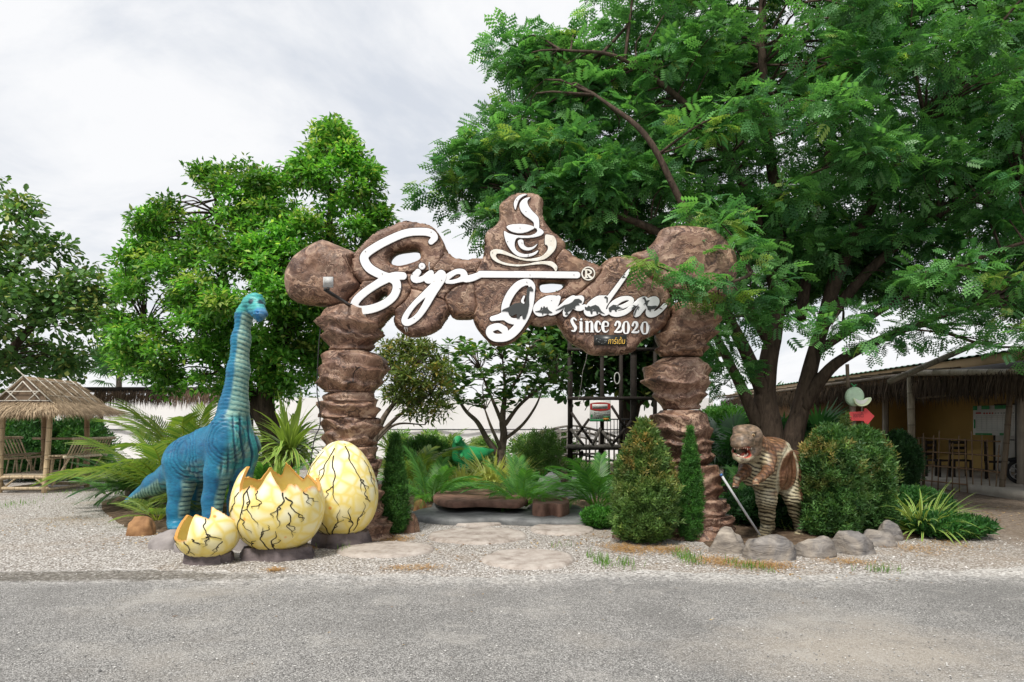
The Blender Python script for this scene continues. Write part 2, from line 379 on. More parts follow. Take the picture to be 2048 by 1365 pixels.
    # painted fibreglass animals
    m = MT('dino_paint', 0.42, 0.4); co = m.coord(); n = m.noise(m.n('Mapping', {'Vector': co, 'Scale': (1, 1, 3.2)}).outputs[0], 14, 6, 0.6, 0.8)
    m.col(m.mix(1.0, m.attr(), m.ramp(n, [(0.25, (0.62, 0.62, 0.62)), (0.6, (1.1, 1.1, 1.1))]), 'MULTIPLY')); m.bump(n, 0.35, 0.02)
    m = MT('tooth', 0.35, 0.5); m.col((0.80, 0.74, 0.60))
    m = MT('eye', 0.12, 0.6); m.col(m.attr())
    m = MT('white_plate', 0.35, 0.4); m.col(m.ramp(m.noise(m.coord((1, 1, 1)), 2.5, 6, 0.6), [(0.3, (0.74, 0.75, 0.77)), (0.6, (0.84, 0.84, 0.85))]))
    m = MT('cream_plate', 0.4, 0.4); m.col(m.ramp(m.noise(m.coord((1, 1, 1)), 8, 6, 0.6), [(0.3, (0.62, 0.57, 0.47)), (0.6, (0.82, 0.80, 0.74))]))
    m = MT('grey_print', 0.5, 0.3); m.col((0.05, 0.055, 0.055))
    m = MT('plaque_black', 0.35, 0.4); m.col((0.022, 0.024, 0.024))
    m = MT('gold_letter', 0.35, 0.5); m.col((0.72, 0.45, 0.07))
    m = MT('worn_letter', 0.5, 0.4); m.col((0.62, 0.66, 0.66))
    m = MT('drip', 0.9, 0.1); m.col((0.62, 0.60, 0.59))
    for nme, c, r, v, sc, b in (('grey_metal', (0.42, 0.43, 0.44), 0.4, 0.08, 5, 0), ('black_metal', (0.02, 0.02, 0.021), 0.45, 0.1, 5, 0), ('pvc_pipe', (0.55, 0.56, 0.58), 0.4, 0.08, 3, 0),
                               ('blue_cap', (0.06, 0.16, 0.40), 0.4, 0.05, 3, 0), ('cable', (0.02, 0.02, 0.02), 0.5, 0.1, 3, 0), ('white_tarp', (0.80, 0.79, 0.79), 0.6, 0.03, 0.7, 0.1),
                               ('tarp_seam', (0.12, 0.12, 0.13), 0.7, 0.1, 2, 0), ('yellow_wall', (0.46, 0.31, 0.10), 0.85, 0.06, 1.5, 0.05), ('brown_wall', (0.26, 0.16, 0.075), 0.85, 0.06, 1.5, 0.05),
                               ('concrete', (0.40, 0.37, 0.33), 0.9, 0.18, 3, 0.2), ('rust_steel', (0.20, 0.075, 0.045), 0.6, 0.15, 5, 0.05), ('dark_wood', (0.035, 0.028, 0.024), 0.75, 0.35, 9, 0.3),
                               ('grey_wood', (0.17, 0.155, 0.14), 0.8, 0.35, 9, 0.3), ('log_wood', (0.16, 0.09, 0.065), 0.8, 0.45, 6, 0.4), ('fascia', (0.52, 0.36, 0.20), 0.7, 0.08, 2, 0),
                               ('green_roof', (0.12, 0.30, 0.19), 0.5, 0.08, 2, 0), ('green_frame', (0.05, 0.22, 0.10), 0.5, 0.1, 2, 0), ('black_post', (0.018, 0.018, 0.02), 0.6, 0.2, 3, 0),
                               ('pale_post', (0.38, 0.34, 0.29), 0.7, 0.15, 3, 0.1), ('door_white', (0.70, 0.70, 0.68), 0.5, 0.04, 2, 0), ('red_sign', (0.62, 0.07, 0.075), 0.55, 0.05, 2, 0),
                               ('print_black', (0.02, 0.015, 0.02), 0.6, 0.05, 2, 0), ('print_white', (0.76, 0.77, 0.74), 0.5, 0.03, 2, 0), ('print_green', (0.05, 0.30, 0.11), 0.5, 0.12, 9, 0), ('print_red', (0.50, 0.045, 0.04), 0.5, 0.06, 2, 0),
                               ('print_orange', (0.62, 0.30, 0.06), 0.5, 0.1, 9, 0), ('print_grey', (0.42, 0.44, 0.43), 0.5, 0.05, 2, 0), ('post_wood', (0.20, 0.15, 0.115), 0.85, 0.25, 8, 0.3), ('melon_skin', (0.50, 0.66, 0.50), 0.5, 0.1, 14, 0.2), ('melon_flesh', (0.70, 0.80, 0.55), 0.5, 0.08, 5, 0),
                               ('green_paint', (0.035, 0.36, 0.11), 0.45, 0.15, 5, 0.1), ('rubber', (0.015, 0.015, 0.016), 0.7, 0.1, 5, 0), ('moto_body', (0.012, 0.013, 0.018), 0.25, 0.05, 5, 0), ('chrome', (0.35, 0.35, 0.36), 0.25, 0.05, 5, 0),
                               ('stump_dark', (0.05, 0.035, 0.028), 0.85, 0.3, 8, 0.4), ('plastic_red', (0.35, 0.03, 0.03), 0.4, 0.05, 3, 0), ('lamp_white', (0.62, 0.62, 0.60), 0.4, 0.04, 3, 0), ('blind_blue', (0.05, 0.12, 0.16), 0.3, 0.05, 3, 0), ('tan_roof', (0.50, 0.40, 0.33), 0.8, 0.15, 4, 0.2)):
        simple(nme, c, r, v, sc, b)
    m = MT('window_glass', 0.08, 0.6); m.col((0.02, 0.06, 0.055))
    # bark, bamboo, thatch
    m = MT('bark', 0.9, 0.15); co = m.coord((3, 3, 0.8), 7.0); w = m.noise(co, 3.5, 8, 0.7, 0.8); m.col(m.ramp(w, [(0.3, (0.022, 0.016, 0.013)), (0.7, (0.125, 0.09, 0.068))])); m.bump(w, 0.7, 0.05)
    m = MT('bark_grey', 0.9, 0.15); co = m.coord((2, 2, 1), 7.0); w = m.noise(co, 5, 8, 0.7, 0.8); m.col(m.ramp(w, [(0.3, (0.06, 0.045, 0.035)), (0.7, (0.23, 0.185, 0.145))])); m.bump(w, 0.6, 0.03)
    m = MT('bamboo', 0.6, 0.3); co = m.coord((1, 1, 1), 7.0); w = m.noise(m.n('Mapping', {'Vector': co, 'Scale': (9, 9, 1.2)}).outputs[0], 3, 6, 0.6); m.col(m.mix(1.0, m.attr(), m.ramp(w, [(0.25, (0.55, 0.53, 0.5)), (0.7, (1.15, 1.15, 1.12))]), 'MULTIPLY')); m.bump(w, 0.2, 0.01)
    m = MT('thatch', 0.9, 0.1); m.col(m.mix(1.0, m.attr(), m.ramp(m.noise(m.coord((1, 1, 1)), 5, 5, 0.6), [(0.3, (0.6, 0.58, 0.55)), (0.7, (1.1, 1.08, 1.05))]), 'MULTIPLY'))
    # foliage
    leafmat('leaf', 0.42, 0.42, 1.35); leafmat('leaf_soft', 0.30, 0.55, 1.2); leafmat('leaf_gloss', 0.30, 0.33, 1.2, 0.45); leafmat('dry', 0.15, 0.8, 1.0, 0.1)
mk_materials()
M = MATS
# ------------------------------------------------------------------ ground
def ground_mat(name, gravel):
    m = MT(name, 0.9, 0.2); co = m.coord()
    big = m.noise(co, 0.55, 5, 0.6); mid = m.noise(co, 3.0, 6, 0.65)
    if gravel:
        v1 = m.vor(co, 42, 'F1', 1); d1 = m.vor(co, 42, 'F1', 0); g = m.n('SeparateColor', {0: v1}).outputs[0]
        c = m.ramp(g, [(0.0, (0.20, 0.18, 0.16)), (0.25, (0.42, 0.39, 0.36)), (0.6, (0.58, 0.55, 0.52)), (0.9, (0.74, 0.72, 0.70))])
        c = m.mix(m.ramp(d1, [(0.35, (0, 0, 0)), (0.62, (0.75, 0.75, 0.75))]), c, (0.13, 0.11, 0.09))
        soil = m.ramp(big, [(0.50, (0, 0, 0)), (0.66, (0.55, 0.55, 0.55))]); c = m.mix(soil, c, m.ramp(mid, [(0.3, (0.20, 0.15, 0.11)), (0.7, (0.40, 0.33, 0.26))]))
        # brown leaf-strewn earth towards the thatched shed on the right
        x = m.n('SeparateXYZ', {0: co}).outputs; t = m.math('ADD', m.math('MULTIPLY', x[0], 1.0), m.math('MULTIPLY', mid, 1.6)); y = m.math('GREATER_THAN', x[1], 8.6)
        dirt = m.math('MULTIPLY', m.n('MapRange', {0: t, 1: 6.3, 2: 8.2, 3: 0.0, 4: 0.85}).outputs[0], m.n('MapRange', {0: m.math('ADD', x[1], mid), 1: 8.6, 2: 10.0}).outputs[0])
        c = m.mix(dirt, c, m.ramp(m.noise(co, 11, 6, 0.7), [(0.32, (0.075, 0.052, 0.036)), (0.52, (0.18, 0.135, 0.098)), (0.7, (0.34, 0.28, 0.22))]))
        m.col(c); m.bump(m.math('SUBTRACT', 1.0, d1), 0.9, 0.02, m.bump(mid, 0.4, 0.05))
    else:
        v1 = m.vor(co, 105, 'F1', 1); d1 = m.vor(co, 105, 'F1', 0); g = m.n('SeparateColor', {0: v1}).outputs[0]
        c = m.ramp(g, [(0.0, (0.12, 0.118, 0.114)), (0.35, (0.26, 0.253, 0.244)), (0.75, (0.39, 0.38, 0.368)), (0.97, (0.52, 0.51, 0.495))])
        c = m.mix(m.ramp(d1, [(0.40, (0, 0, 0)), (0.70, (0.6, 0.6, 0.6))]), c, (0.07, 0.068, 0.066))
        c = m.mix(m.ramp(big, [(0.35, (0.32, 0.32, 0.32)), (0.5, (0, 0, 0))]), c, (0.10, 0.10, 0.10))
        c = m.mix(m.ramp(big, [(0.54, (0, 0, 0)), (0.70, (0.6, 0.6, 0.6))]), c, m.ramp(mid, [(0.3, (0.27, 0.245, 0.215)), (0.7, (0.42, 0.39, 0.35))]))
        # sandy tan wash on the lower right of the road and a dark damp patch along its left edge
        x = m.n('SeparateXYZ', {0: co}).outputs
        dx = m.math('DIVIDE', m.math('SUBTRACT', x[0], 2.5), 1.3); dy = m.math('DIVIDE', m.math('SUBTRACT', x[1], 4.9), 0.75)
        r = m.math('ADD', m.math('SQRT', m.math('ADD', m.math('MULTIPLY', dx, dx), m.math('MULTIPLY', dy, dy))), m.math('MULTIPLY', m.math('SUBTRACT', mid, 0.5), 1.2))
        c = m.mix(m.n('MapRange', {0: r, 1: 1.15, 2: 0.3, 3: 0.0, 4: 0.55}).outputs[0], c, (0.42, 0.37, 0.31))
        dx = m.math('DIVIDE', m.math('ADD', x[0], 4.6), 2.1); dy = m.math('DIVIDE', m.math('SUBTRACT', x[1], 7.38), 0.28)
        r = m.math('ADD', m.math('SQRT', m.math('ADD', m.math('MULTIPLY', dx, dx), m.math('MULTIPLY', dy, dy))), m.math('MULTIPLY', m.math('SUBTRACT', mid, 0.5), 1.6))
        damp = m.n('MapRange', {0: r, 1: 1.2, 2: 0.7, 3: 0.0, 4: 0.72}).outputs[0]
        lump = m.noise(co, 1.3, 6, 0.7); c = m.mix(m.ramp(lump, [(0.36, (0.30, 0.30, 0.30)), (0.47, (0, 0, 0))]), c, (0.14, 0.135, 0.13)); c = m.mix(m.ramp(lump, [(0.53, (0, 0, 0)), (0.66, (0.35, 0.35, 0.35))]), c, (0.46, 0.44, 0.41))
        gv = m.n('SeparateColor', {0: m.vor(co, 44, 'F1', 1)}).outputs[0]; spill = m.n('MapRange', {0: m.math('ADD', x[1], m.math('ADD', m.math('MULTIPLY', mid, 0.8), m.math('ADD', m.math('MULTIPLY', big, 1.1), m.math('MULTIPLY', gv, 0.5)))), 1: 8.15, 2: 8.95, 3: 0.0, 4: 0.9}).outputs[0]
        c = m.mix(spill, c, m.ramp(gv, [(0.0, (0.20, 0.18, 0.16)), (0.25, (0.42, 0.39, 0.36)), (0.6, (0.58, 0.55, 0.52)), (0.9, (0.74, 0.72, 0.70))])); c = m.mix(damp, c, m.ramp(gv, [(0.0, (0.05, 0.04, 0.028)), (0.8, (0.11, 0.095, 0.07)), (1.0, (0.3, 0.28, 0.25))]))
        m.col(c); m.bump(m.math('SUBTRACT', 1.0, d1), 0.75, 0.012, m.bump(mid, 0.3, 0.03))
    return m.m
def grid_sheet(name, x0, x1, ys, nx, mat, zf, kind='structure', label=None):
    xs = np.linspace(x0, x1, nx); X, Yy = np.meshgrid(xs, ys); n = len(ys)
    v = np.stack([X.ravel(), Yy.ravel(), zf(X.ravel(), Yy.ravel())], 1); I = np.arange(nx * n).reshape(n, nx)
    q = np.stack([I[:-1, :-1].ravel(), I[:-1, 1:].ravel(), I[1:, 1:].ravel(), I[1:, :-1].ravel()], 1)
    o = part(name, v, [q], mat, None, True); tag(o, label, kind=kind); return o
gm = ground_mat('gravel_ground', True); rm = ground_mat('road_gravel', False)
zg = lambda x, y: 0.012 * fbm(np.stack([x * 0.8, y * 0.8, 0 * x], 1), 3)
grid_sheet('ground', -400, 400, np.array([-60, -20, 0, 600.0]), 3, gm, lambda x, y: np.full_like(x, -0.03))
grid_sheet('gravel_bed', -26, 26, np.linspace(6.2, 40, 120), 180, gm, lambda x, y: np.where((y > 39.9) | (np.abs(x) > 25.9), -0.04, zg(x, y) - 0.004))
# the road: its far edge wanders; it is a thin sheet over the gravel
xs = np.linspace(-26, 26, 700); edge = 7.66 + 0.45 * fbm(np.stack([xs * 0.6, 0 * xs, 0 * xs + 3], 1), 4) + 0.17 * fbm(np.stack([xs * 5, 0 * xs, 0 * xs + 5], 1), 3) + 0.10 * np.maximum(0, xs - 4)
rows = np.concatenate([np.linspace(-6, 3.5, 5), np.linspace(4, 6.6, 14)]); Yg = np.concatenate([np.tile(rows[:, None], (1, 700)), np.linspace(0, 1, 8)[1:, None] * (edge - 6.6)[None] + 6.6])
Xg = np.tile(xs, (len(Yg), 1)); Zg = zg(Xg.ravel(), Yg.ravel()).reshape(Xg.shape) * np.where(Yg > 6.2, 1, 0.4) + np.linspace(0.012, 0.012, len(Yg))[:, None]; Zg[-1] -= 0.022
I = np.arange(Xg.size).reshape(Xg.shape); q = np.stack([I[:-1, :-1].ravel(), I[:-1, 1:].ravel(), I[1:, 1:].ravel(), I[1:, :-1].ravel()], 1)
tag(part('road', np.stack([Xg.ravel(), Yg.ravel(), Zg.ravel()], 1), [q], rm, None, True), kind='structure')

# loose stones: small real pebbles along the road edge and over the gravel
def pebbles(name, label, n, region, smin, smax, c0, c1, zoff=0.0):
    ico = np.array([(0, 0, 1), (0.9, 0, 0.15), (0, 0.9, 0.15), (-0.9, 0, 0.15), (0, -0.9, 0.15), (0.5, 0.5, 0.6), (-0.5, 0.5, 0.6), (-0.5, -0.5, 0.6), (0.5, -0.5, 0.6)])
    tri = np.array([(0, 8, 5), (0, 5, 6), (0, 6, 7), (0, 7, 8), (8, 1, 5), (5, 2, 6), (6, 3, 7), (7, 4, 8), (1, 2, 5), (2, 3, 6), (3, 4, 7), (4, 1, 8)])
    P = region(n); n = len(P); s = smin * (smax / smin) ** rng.random(n) ** 1.6; a = rng.random(n) * 6.28
    V = ico[None] * (1 + 0.35 * rng.normal(size=(n, 9, 3)) * 0.5) * (s[:, None] * rng.uniform(0.6, 1.25, (n, 3)))[:, None, :] * np.array([1, 1, 0.75])
    ca, sa = np.cos(a)[:, None], np.sin(a)[:, None]; V = np.stack([V[..., 0] * ca - V[..., 1] * sa, V[..., 0] * sa + V[..., 1] * ca, V[..., 2]], -1)
    V[..., 0] += P[:, None, 0]; V[..., 1] += P[:, None, 1]; V[..., 2] += (zg(P[:, 0], P[:, 1]) + zoff - 0.15 * s)[:, None]
    t = rng.random(n)[:, None]; C = np.asarray(c0) * (1 - t) + np.asarray(c1) * t
    o = part(name, V.reshape(-1, 3), [(tri[None] + 9 * np.arange(n)[:, None, None]).reshape(-1, 3)], M['dry_stone'], None, True, np.repeat(C, 9, 0)); tag(o, label, kind='stuff')
m = MT('dry_stone', 0.85, 0.25); m.col(m.attr())
def reg_gravel(n):
    y = 7.0 + 7.7 * rng.random(n) ** 1.9; x = (rng.random(n) * 2 - 1) * 0.8 * y; k = (np.abs(x) < 26) & ~((x > 7) & (y > 10)); return np.stack([x, y], 1)[k]
def reg_road(n):
    y = 4.2 + 3.6 * rng.random(n) ** 1.3; x = (rng.random(n) * 2 - 1) * 0.8 * y; return np.stack([x, y], 1)
pebbles('gravel_stones', 'pale crushed gravel scattered across the bed behind the road', 15000, reg_gravel, 0.005, 0.019, (0.22, 0.20, 0.18), (0.72, 0.70, 0.68))
pebbles('road_chippings', 'small grey stone chippings loose on the road surface', 4500, reg_road, 0.004, 0.011, (0.10, 0.10, 0.10), (0.58, 0.57, 0.55), 0.016)

# dark garden soil in the planting beds
m = MT('bed_soil', 0.95, 0.1); co = m.coord(); sn = m.noise(co, 9, 7, 0.7); m.col(m.ramp(sn, [(0.3, (0.045, 0.03, 0.02)), (0.55, (0.12, 0.085, 0.058)), (0.72, (0.26, 0.20, 0.14))])); m.bump(sn, 0.7, 0.04)
def soil_bed(poly, seed):
    P = closed_curve(np.array([G(x, y)[:2] for x, y in poly]), 6); c = P.mean(0); n = len(P); j = 1 + 0.03 * fbm(np.column_stack([P * 2.0, np.full(n, seed)]), 3)[:, None]
    rows = [np.column_stack([c + (P - c) * s * j, np.full(n, z)]) for s, z in ((1.0, -0.012), (0.97, 0.014), (0.88, 0.03), (0.6, 0.045), (0.3, 0.05))]; V = np.concatenate(rows + [np.array([[*c, 0.05]])]); V[:, 2] += 0.008 * fbm(V * 3.0, 3)
    k = np.arange(n); Q = np.concatenate([np.stack([i * n + k, i * n + (k + 1) % n, (i + 1) * n + (k + 1) % n, (i + 1) * n + k], 1) for i in range(4)]); T = np.stack([4 * n + k, 4 * n + (k + 1) % n, np.full(n, 5 * n)], 1)
    d = P - c
    if d[0, 0] * d[1, 1] - d[0, 1] * d[1, 0] < 0: Q, T = Q[:, ::-1], T[:, ::-1]
    tag(part('planting_bed', V, [Q, T], M['bed_soil'], None, True), kind='structure')
soil_bed([(1395, 1084), (1500, 1106), (1620, 1100), (1760, 1086), (1860, 1070), (1900, 1040), (1800, 1000), (1650, 975), (1450, 975), (1380, 1020)], 1)
soil_bed([(250, 1055), (330, 1066), (480, 1078), (650, 1066), (760, 1040), (700, 985), (480, 980), (300, 985), (200, 1005)], 2)
soil_bed([(815, 1020), (900, 1010), (980, 1000), (1060, 1012), (1200, 1020), (1330, 1030), (1360, 950), (1200, 925), (1000, 920), (850, 930), (780, 975)], 3)
# ------------------------------------------------------------------ the rock gate with its sign
def cv(tagc, pts):
    o = {'A': (560, 380, 4.014), 'B': (960, 380, 3.9), 'C': (700, 450, 5.688), 'D': (970, 540, 5.535), 'E': (980, 380, 6.827)}[tagc]
    P = np.array(pts, float); P[:, 0] = o[0] + P[:, 0] / o[2]; P[:, 1] = o[1] + P[:, 1] / o[2]
    if P.shape[1] > 2: P[:, 2] /= o[2]
    return P
GYc = 10.0
gate = thing('rock_gate', 'large brown artificial rock gateway with white lettered sign between two stacked stone pillars', 'gateway', (0.0, GYc, 0.0))
PXM = F / GYc
ST = {
 's_upper': cv('A', [(620, 515), (700, 430), (800, 350), (900, 310), (1000, 270), (1100, 280), (1200, 300), (1260, 345), (1310, 420), (1340, 490), (1345, 528), (1235, 668), (1150, 690), (1060, 695), (1000, 705), (830, 742), (740, 748), (670, 762), (600, 690), (588, 640), (598, 570)]),
 's_lower': cv('A', [(670, 762), (740, 748), (830, 742), (1000, 705), (1035, 740), (1075, 815), (1060, 850), (1020, 910), (960, 960), (935, 995), (900, 1010), (850, 1060), (800, 1115), (730, 1150), (660, 1150), (600, 1090), (560, 1020), (550, 950), (565, 900), (640, 820)]),
 'y_low': cv('A', [(1075, 815), (1170, 840), (1270, 880), (1340, 910), (1365, 970), (1345, 1025), (1320, 1060), (1280, 1115), (1200, 1160), (1100, 1180), (1030, 1175), (960, 1130), (925, 1070), (935, 995), (960, 960), (1020, 910), (1060, 850)]),
 'iya_top': cv('A', [(1345, 528), (1400, 560), (1500, 575), (1580, 565), (1625, 578), (1580, 685), (1480, 690), (1360, 690), (1235, 668)]),
 'mid': cv('A', [(1060, 695), (1150, 690), (1235, 668), (1360, 690), (1480, 690), (1580, 685), (1560, 770), (1440, 785), (1345, 860), (1340, 910), (1270, 880), (1170, 840), (1075, 815), (1035, 740), (1000, 705)]),
 'below': cv('A', [(1560, 770), (1575, 880), (1580, 955), (1555, 1030), (1440, 1040), (1380, 1020), (1365, 970), (1340, 910), (1345, 860), (1440, 785)]),
 'cup': cv('B', [(330, 45), (420, 50), (470, 75), (490, 110), (485, 190), (500, 260), (560, 340), (620, 390), (660, 430), (655, 480), (580, 570), (590, 695), (300, 700), (0, 700), (-28, 665), (19, 563), (35, 500), (40, 440), (40, 390), (60, 340), (130, 290), (155, 230), (152, 150), (190, 105), (250, 60)]),
 'reg': cv('B', [(590, 695), (580, 570), (655, 480), (740, 540), (860, 580), (925, 612), (935, 650), (900, 700), (830, 770), (760, 830), (690, 860), (600, 870), (500, 850), (420, 800), (400, 745), (420, 700)]),
 'g_stone': cv('B', [(-47, 748), (-28, 665), (0, 700), (300, 700), (420, 700), (400, 745), (420, 800), (500, 850), (500, 930), (430, 1010), (385, 1055), (340, 1110), (280, 1170), (200, 1212), (130, 1215), (88, 1205), (33, 1150), (-25, 1078), (-50, 1010), (-28, 935), (-33, 860)]),
 'a_stone': cv('B', [(500, 850), (600, 870), (690, 860), (640, 950), (590, 1000), (600, 1045), (540, 1055), (470, 1065), (400, 1050), (385, 1055), (430, 1010), (500, 930)]),
 'garden': cv('B', [(690, 860), (760, 830), (830, 770), (900, 700), (935, 650), (932, 608), (1000, 550), (1080, 535), (1150, 545), (1185, 560), (1240, 620), (1290, 690), (1380, 740), (1430, 770), (1465, 830), (1475, 950), (1440, 1050), (1360, 1130), (1270, 1170), (1215, 1230), (1190, 1265), (1100, 1285), (1000, 1290), (920, 1290), (850, 1280), (800, 1240), (700, 1190), (640, 1110), (600, 1045), (590, 1000), (640, 950)]),
}
HOLES = [closed_curve(cv('A', [(893, 565), (930, 522), (1000, 503), (1100, 497), (1128, 530), (1122, 570), (1040, 603), (960, 618), (905, 602)])),
         closed_curve(cv('A', [(780, 917), (800, 883), (835, 852), (864, 852), (852, 888), (812, 914)])),
         closed_curve(cv('B', [(468, 750), (490, 735), (560, 728), (640, 735), (650, 755), (620, 785), (560, 806), (490, 808), (468, 785)]))]
STc = {k: closed_curve(v, 4) for k, v in ST.items()}
def hole_sd(p): return np.min([sd_poly(p, h) for h in HOLES], 0)
# distance of a point to the outer rim of the whole board (seams excluded)
gx, gyv = np.meshgrid(np.arange(680, 1350, 3.0), np.arange(385, 720, 3.0)); gp = np.stack([gx.ravel(), gyv.ravel()], 1)
msk = (np.min([sd_poly(gp, s) for s in STc.values()], 0) < 2.0).reshape(gx.shape)
bd = msk & ~(np.roll(msk, 1, 0) & np.roll(msk, -1, 0) & np.roll(msk, 1, 1) & np.roll(msk, -1, 1)); bpts = np.stack([gx[bd], gyv[bd]], 1)
def rim_d(p):
    d = np.empty(len(p))
    for i in range(0, len(p), 4000): d[i:i + 4000] = np.sqrt(((p[i:i + 4000, None] - bpts[None]) ** 2).sum(-1)).min(1)
    return np.minimum(d, -np.minimum(0, -np.maximum(hole_sd(p), 0)))
def prof(t): t = np.clip(t, 0, 1); return np.sqrt(np.maximum(0, 1 - (1 - t) ** 2))
BT = 0.20
def stone_panel(key):
    poly = STc[key]
    sd = lambda p: np.maximum(sd_poly(p, poly) - 0.3, -hole_sd(p))
    def front(p):
        d = rim_d(p); c = -sd_poly(p, poly) + 0.3
        q = np.stack([p[:, 0] / 60, p[:, 1] / 60, 0 * p[:, 0] + len(key)], 1)
        return GYc - (0.02 + BT * prof(d / 12) - 0.075 * (1 - prof((c + 0.5) / 5.0)) * sstep(2, 14, d) + 0.007 * fbm(q * 1.5, 4))
    def back(p): return GYc + 0.02 + BT * prof(rim_d(p) / 12) - 0.05 * (1 - prof((-sd_poly(p, poly) + 0.8) / 5.0))
    lo, hi = poly.min(0) - 4, poly.max(0) + 4
    return plate('sign_stone', sd, (lo[0], lo[1], hi[0], hi[1]), 2.4, GYc, front, back, M['gate_rock'], gate, True)
for k in STc: stone_panel(k)
# seam filler behind the stones so the joints stay dark and closed
allsd = lambda p: np.maximum(np.min([sd_poly(p, s) for s in STc.values()], 0) + 3.0 * 0, -hole_sd(p) + 3)
def fillsd(p): return np.maximum(np.maximum(-(rim_d(p) - 6), np.min([sd_poly(p, s) for s in STc.values()], 0) - 2), -hole_sd(p) + 4)
plate('seam_mortar', fillsd, (690, 390, 1345, 715), 4.0, GYc, GYc - 0.10, GYc + 0.10, M['gate_dark'], gate)
def boulder(poly, Yo, T, R, seed, amp):
    pl = closed_curve(poly, 4)
    def fr(p):
        d = np.maximum(-sd_poly(p, pl), 0); q = np.stack([p[:, 0] / 45, p[:, 1] / 45, 0 * d + seed], 1)
        return Yo - (0.02 + T * prof(d / R) + amp * fbm(q, 5))
    def bk(p): return Yo + 0.02 + T * prof(np.maximum(-sd_poly(p, pl), 0) / R)
    lo, hi = pl.min(0) - 4, pl.max(0) + 4
    return plate('end_boulder', lambda p: sd_poly(p, pl), (*lo, *hi), 2.6, GYc, fr, bk, M['gate_rock'], gate, True)
lb = boulder(cv('A', [(360, 407), (300, 420), (240, 450), (130, 530), (60, 640), (40, 730), (55, 830), (110, 890), (200, 920), (330, 935), (440, 940), (530, 955), (575, 900), (645, 820), (668, 765), (630, 710), (598, 650), (605, 570), (625, 515), (500, 460)]), GYc + 0.03, 0.26, 34, 3, 0.05)
lb['label'] = 'rounded boulder at the left end of the sign'
rb = boulder(cv('B', [(1190, 497), (1290, 462), (1340, 420), (1390, 360), (1420, 300), (1500, 275), (1600, 270), (1720, 280), (1830, 300), (1930, 380), (2000, 480), (2020, 600), (2000, 720), (1960, 830), (1880, 875), (1760, 870), (1620, 850), (1500, 830), (1440, 775), (1380, 745), (1290, 695), (1240, 625)]), GYc + 0.14, 0.22, 24, 8, 0.03)
rb['label'] = 'broad flat boulder at the right end of the sign'

# pillars: one mesh per stacked stone, rows of (y, x_left, x_right) in photo pixels
def pillar_stone(rows, Yc, seed, ledge=0.044, depth=0.85, nseg=64, sub=7):
    R = np.array(rows, float); R = curve(R, sub)
    m = len(R); sc = F / Yc; a = np.linspace(0, 2 * np.pi, nseg, endpoint=False)
    # an uneven many-sided cross-section
    rs = np.random.default_rng(seed); base = np.ones(nseg)
    for kk in range(7):
        th = rs.uniform(0, 6.28); w = np.cos(a - th); base = np.minimum(base, np.where(w > 0.2, rs.uniform(0.86, 1.0) / np.maximum(w, 0.2), 9))
    base = np.minimum(base, 1.0); V = []
    zt = CH - (R[:, 0] - HZ) / sc
    for i in range(m):
        cxp, hw = (R[i, 1] + R[i, 2]) / 2, (R[i, 2] - R[i, 1]) / 2
        x0 = (cxp - CX) / sc; r = hw / sc; V.append(np.stack([x0 + r * base * np.cos(a), Yc + depth * r * base * np.sin(a), np.full(nseg, zt[i])], 1))
    V = np.array(V); cen = V.mean(1, keepdims=True); d = V - cen
    q = V.reshape(-1, 3); th = np.arctan2(d[..., 1], d[..., 0]).ravel()
    warp = 0.16 * fbm(np.stack([np.cos(th) * 1.3, np.sin(th) * 1.3, q[:, 2] * 1.3 + seed], 1), 3)
    s = (q[:, 2] + warp) * 5.0 + seed * 0.37; saw = s - np.floor(s)
    amp = 0.6 + 0.7 * sstep(-0.35, 0.35, fbm(np.stack([np.cos(th) * 1.1 + 5, np.sin(th) * 1.1, np.floor(s) * 3.7 + seed], 1), 2)); led = ledge * 1.7 * amp * (np.where(saw < 0.86, (saw / 0.86) ** 1.6, (1 - saw) / 0.14) - 0.42)
    rough = 0.012 * fbm(q * 3.2 + seed, 4) - 0.012 * np.abs(fbm(q * np.array([2.2, 2.2, 3.4]) + seed * 2, 3))
    edge = np.minimum(np.arange(m), m - 1 - np.arange(m)) / max(1, m - 1); fade = np.repeat(sstep(0, 0.08, edge), nseg)
    out = d / (np.linalg.norm(d, axis=-1, keepdims=True) + 1e-9); V = V + out * ((led + rough) * fade).reshape(m, nseg, 1)
    V = V.reshape(-1, 3); k = np.arange(nseg); Q = np.concatenate([np.stack([i * nseg + k, (i + 1) * nseg + k, (i + 1) * nseg + (k + 1) % nseg, i * nseg + (k + 1) % nseg], 1) for i in range(m - 1)])
    ct, cb = len(V), len(V) + 1; V = np.concatenate([V, V[:nseg].mean(0)[None] + (0, 0, 0.012), V[-nseg:].mean(0)[None] - (0, 0, 0.01)])
    T = np.concatenate([np.stack([k, (k + 1) % nseg, np.full(nseg, ct)], 1), np.stack([(m - 1) * nseg + (k + 1) % nseg, (m - 1) * nseg + k, np.full(nseg, cb)], 1)])
    return part('pillar_stone', V, [Q, T], M['gate_rock'], gate, True)
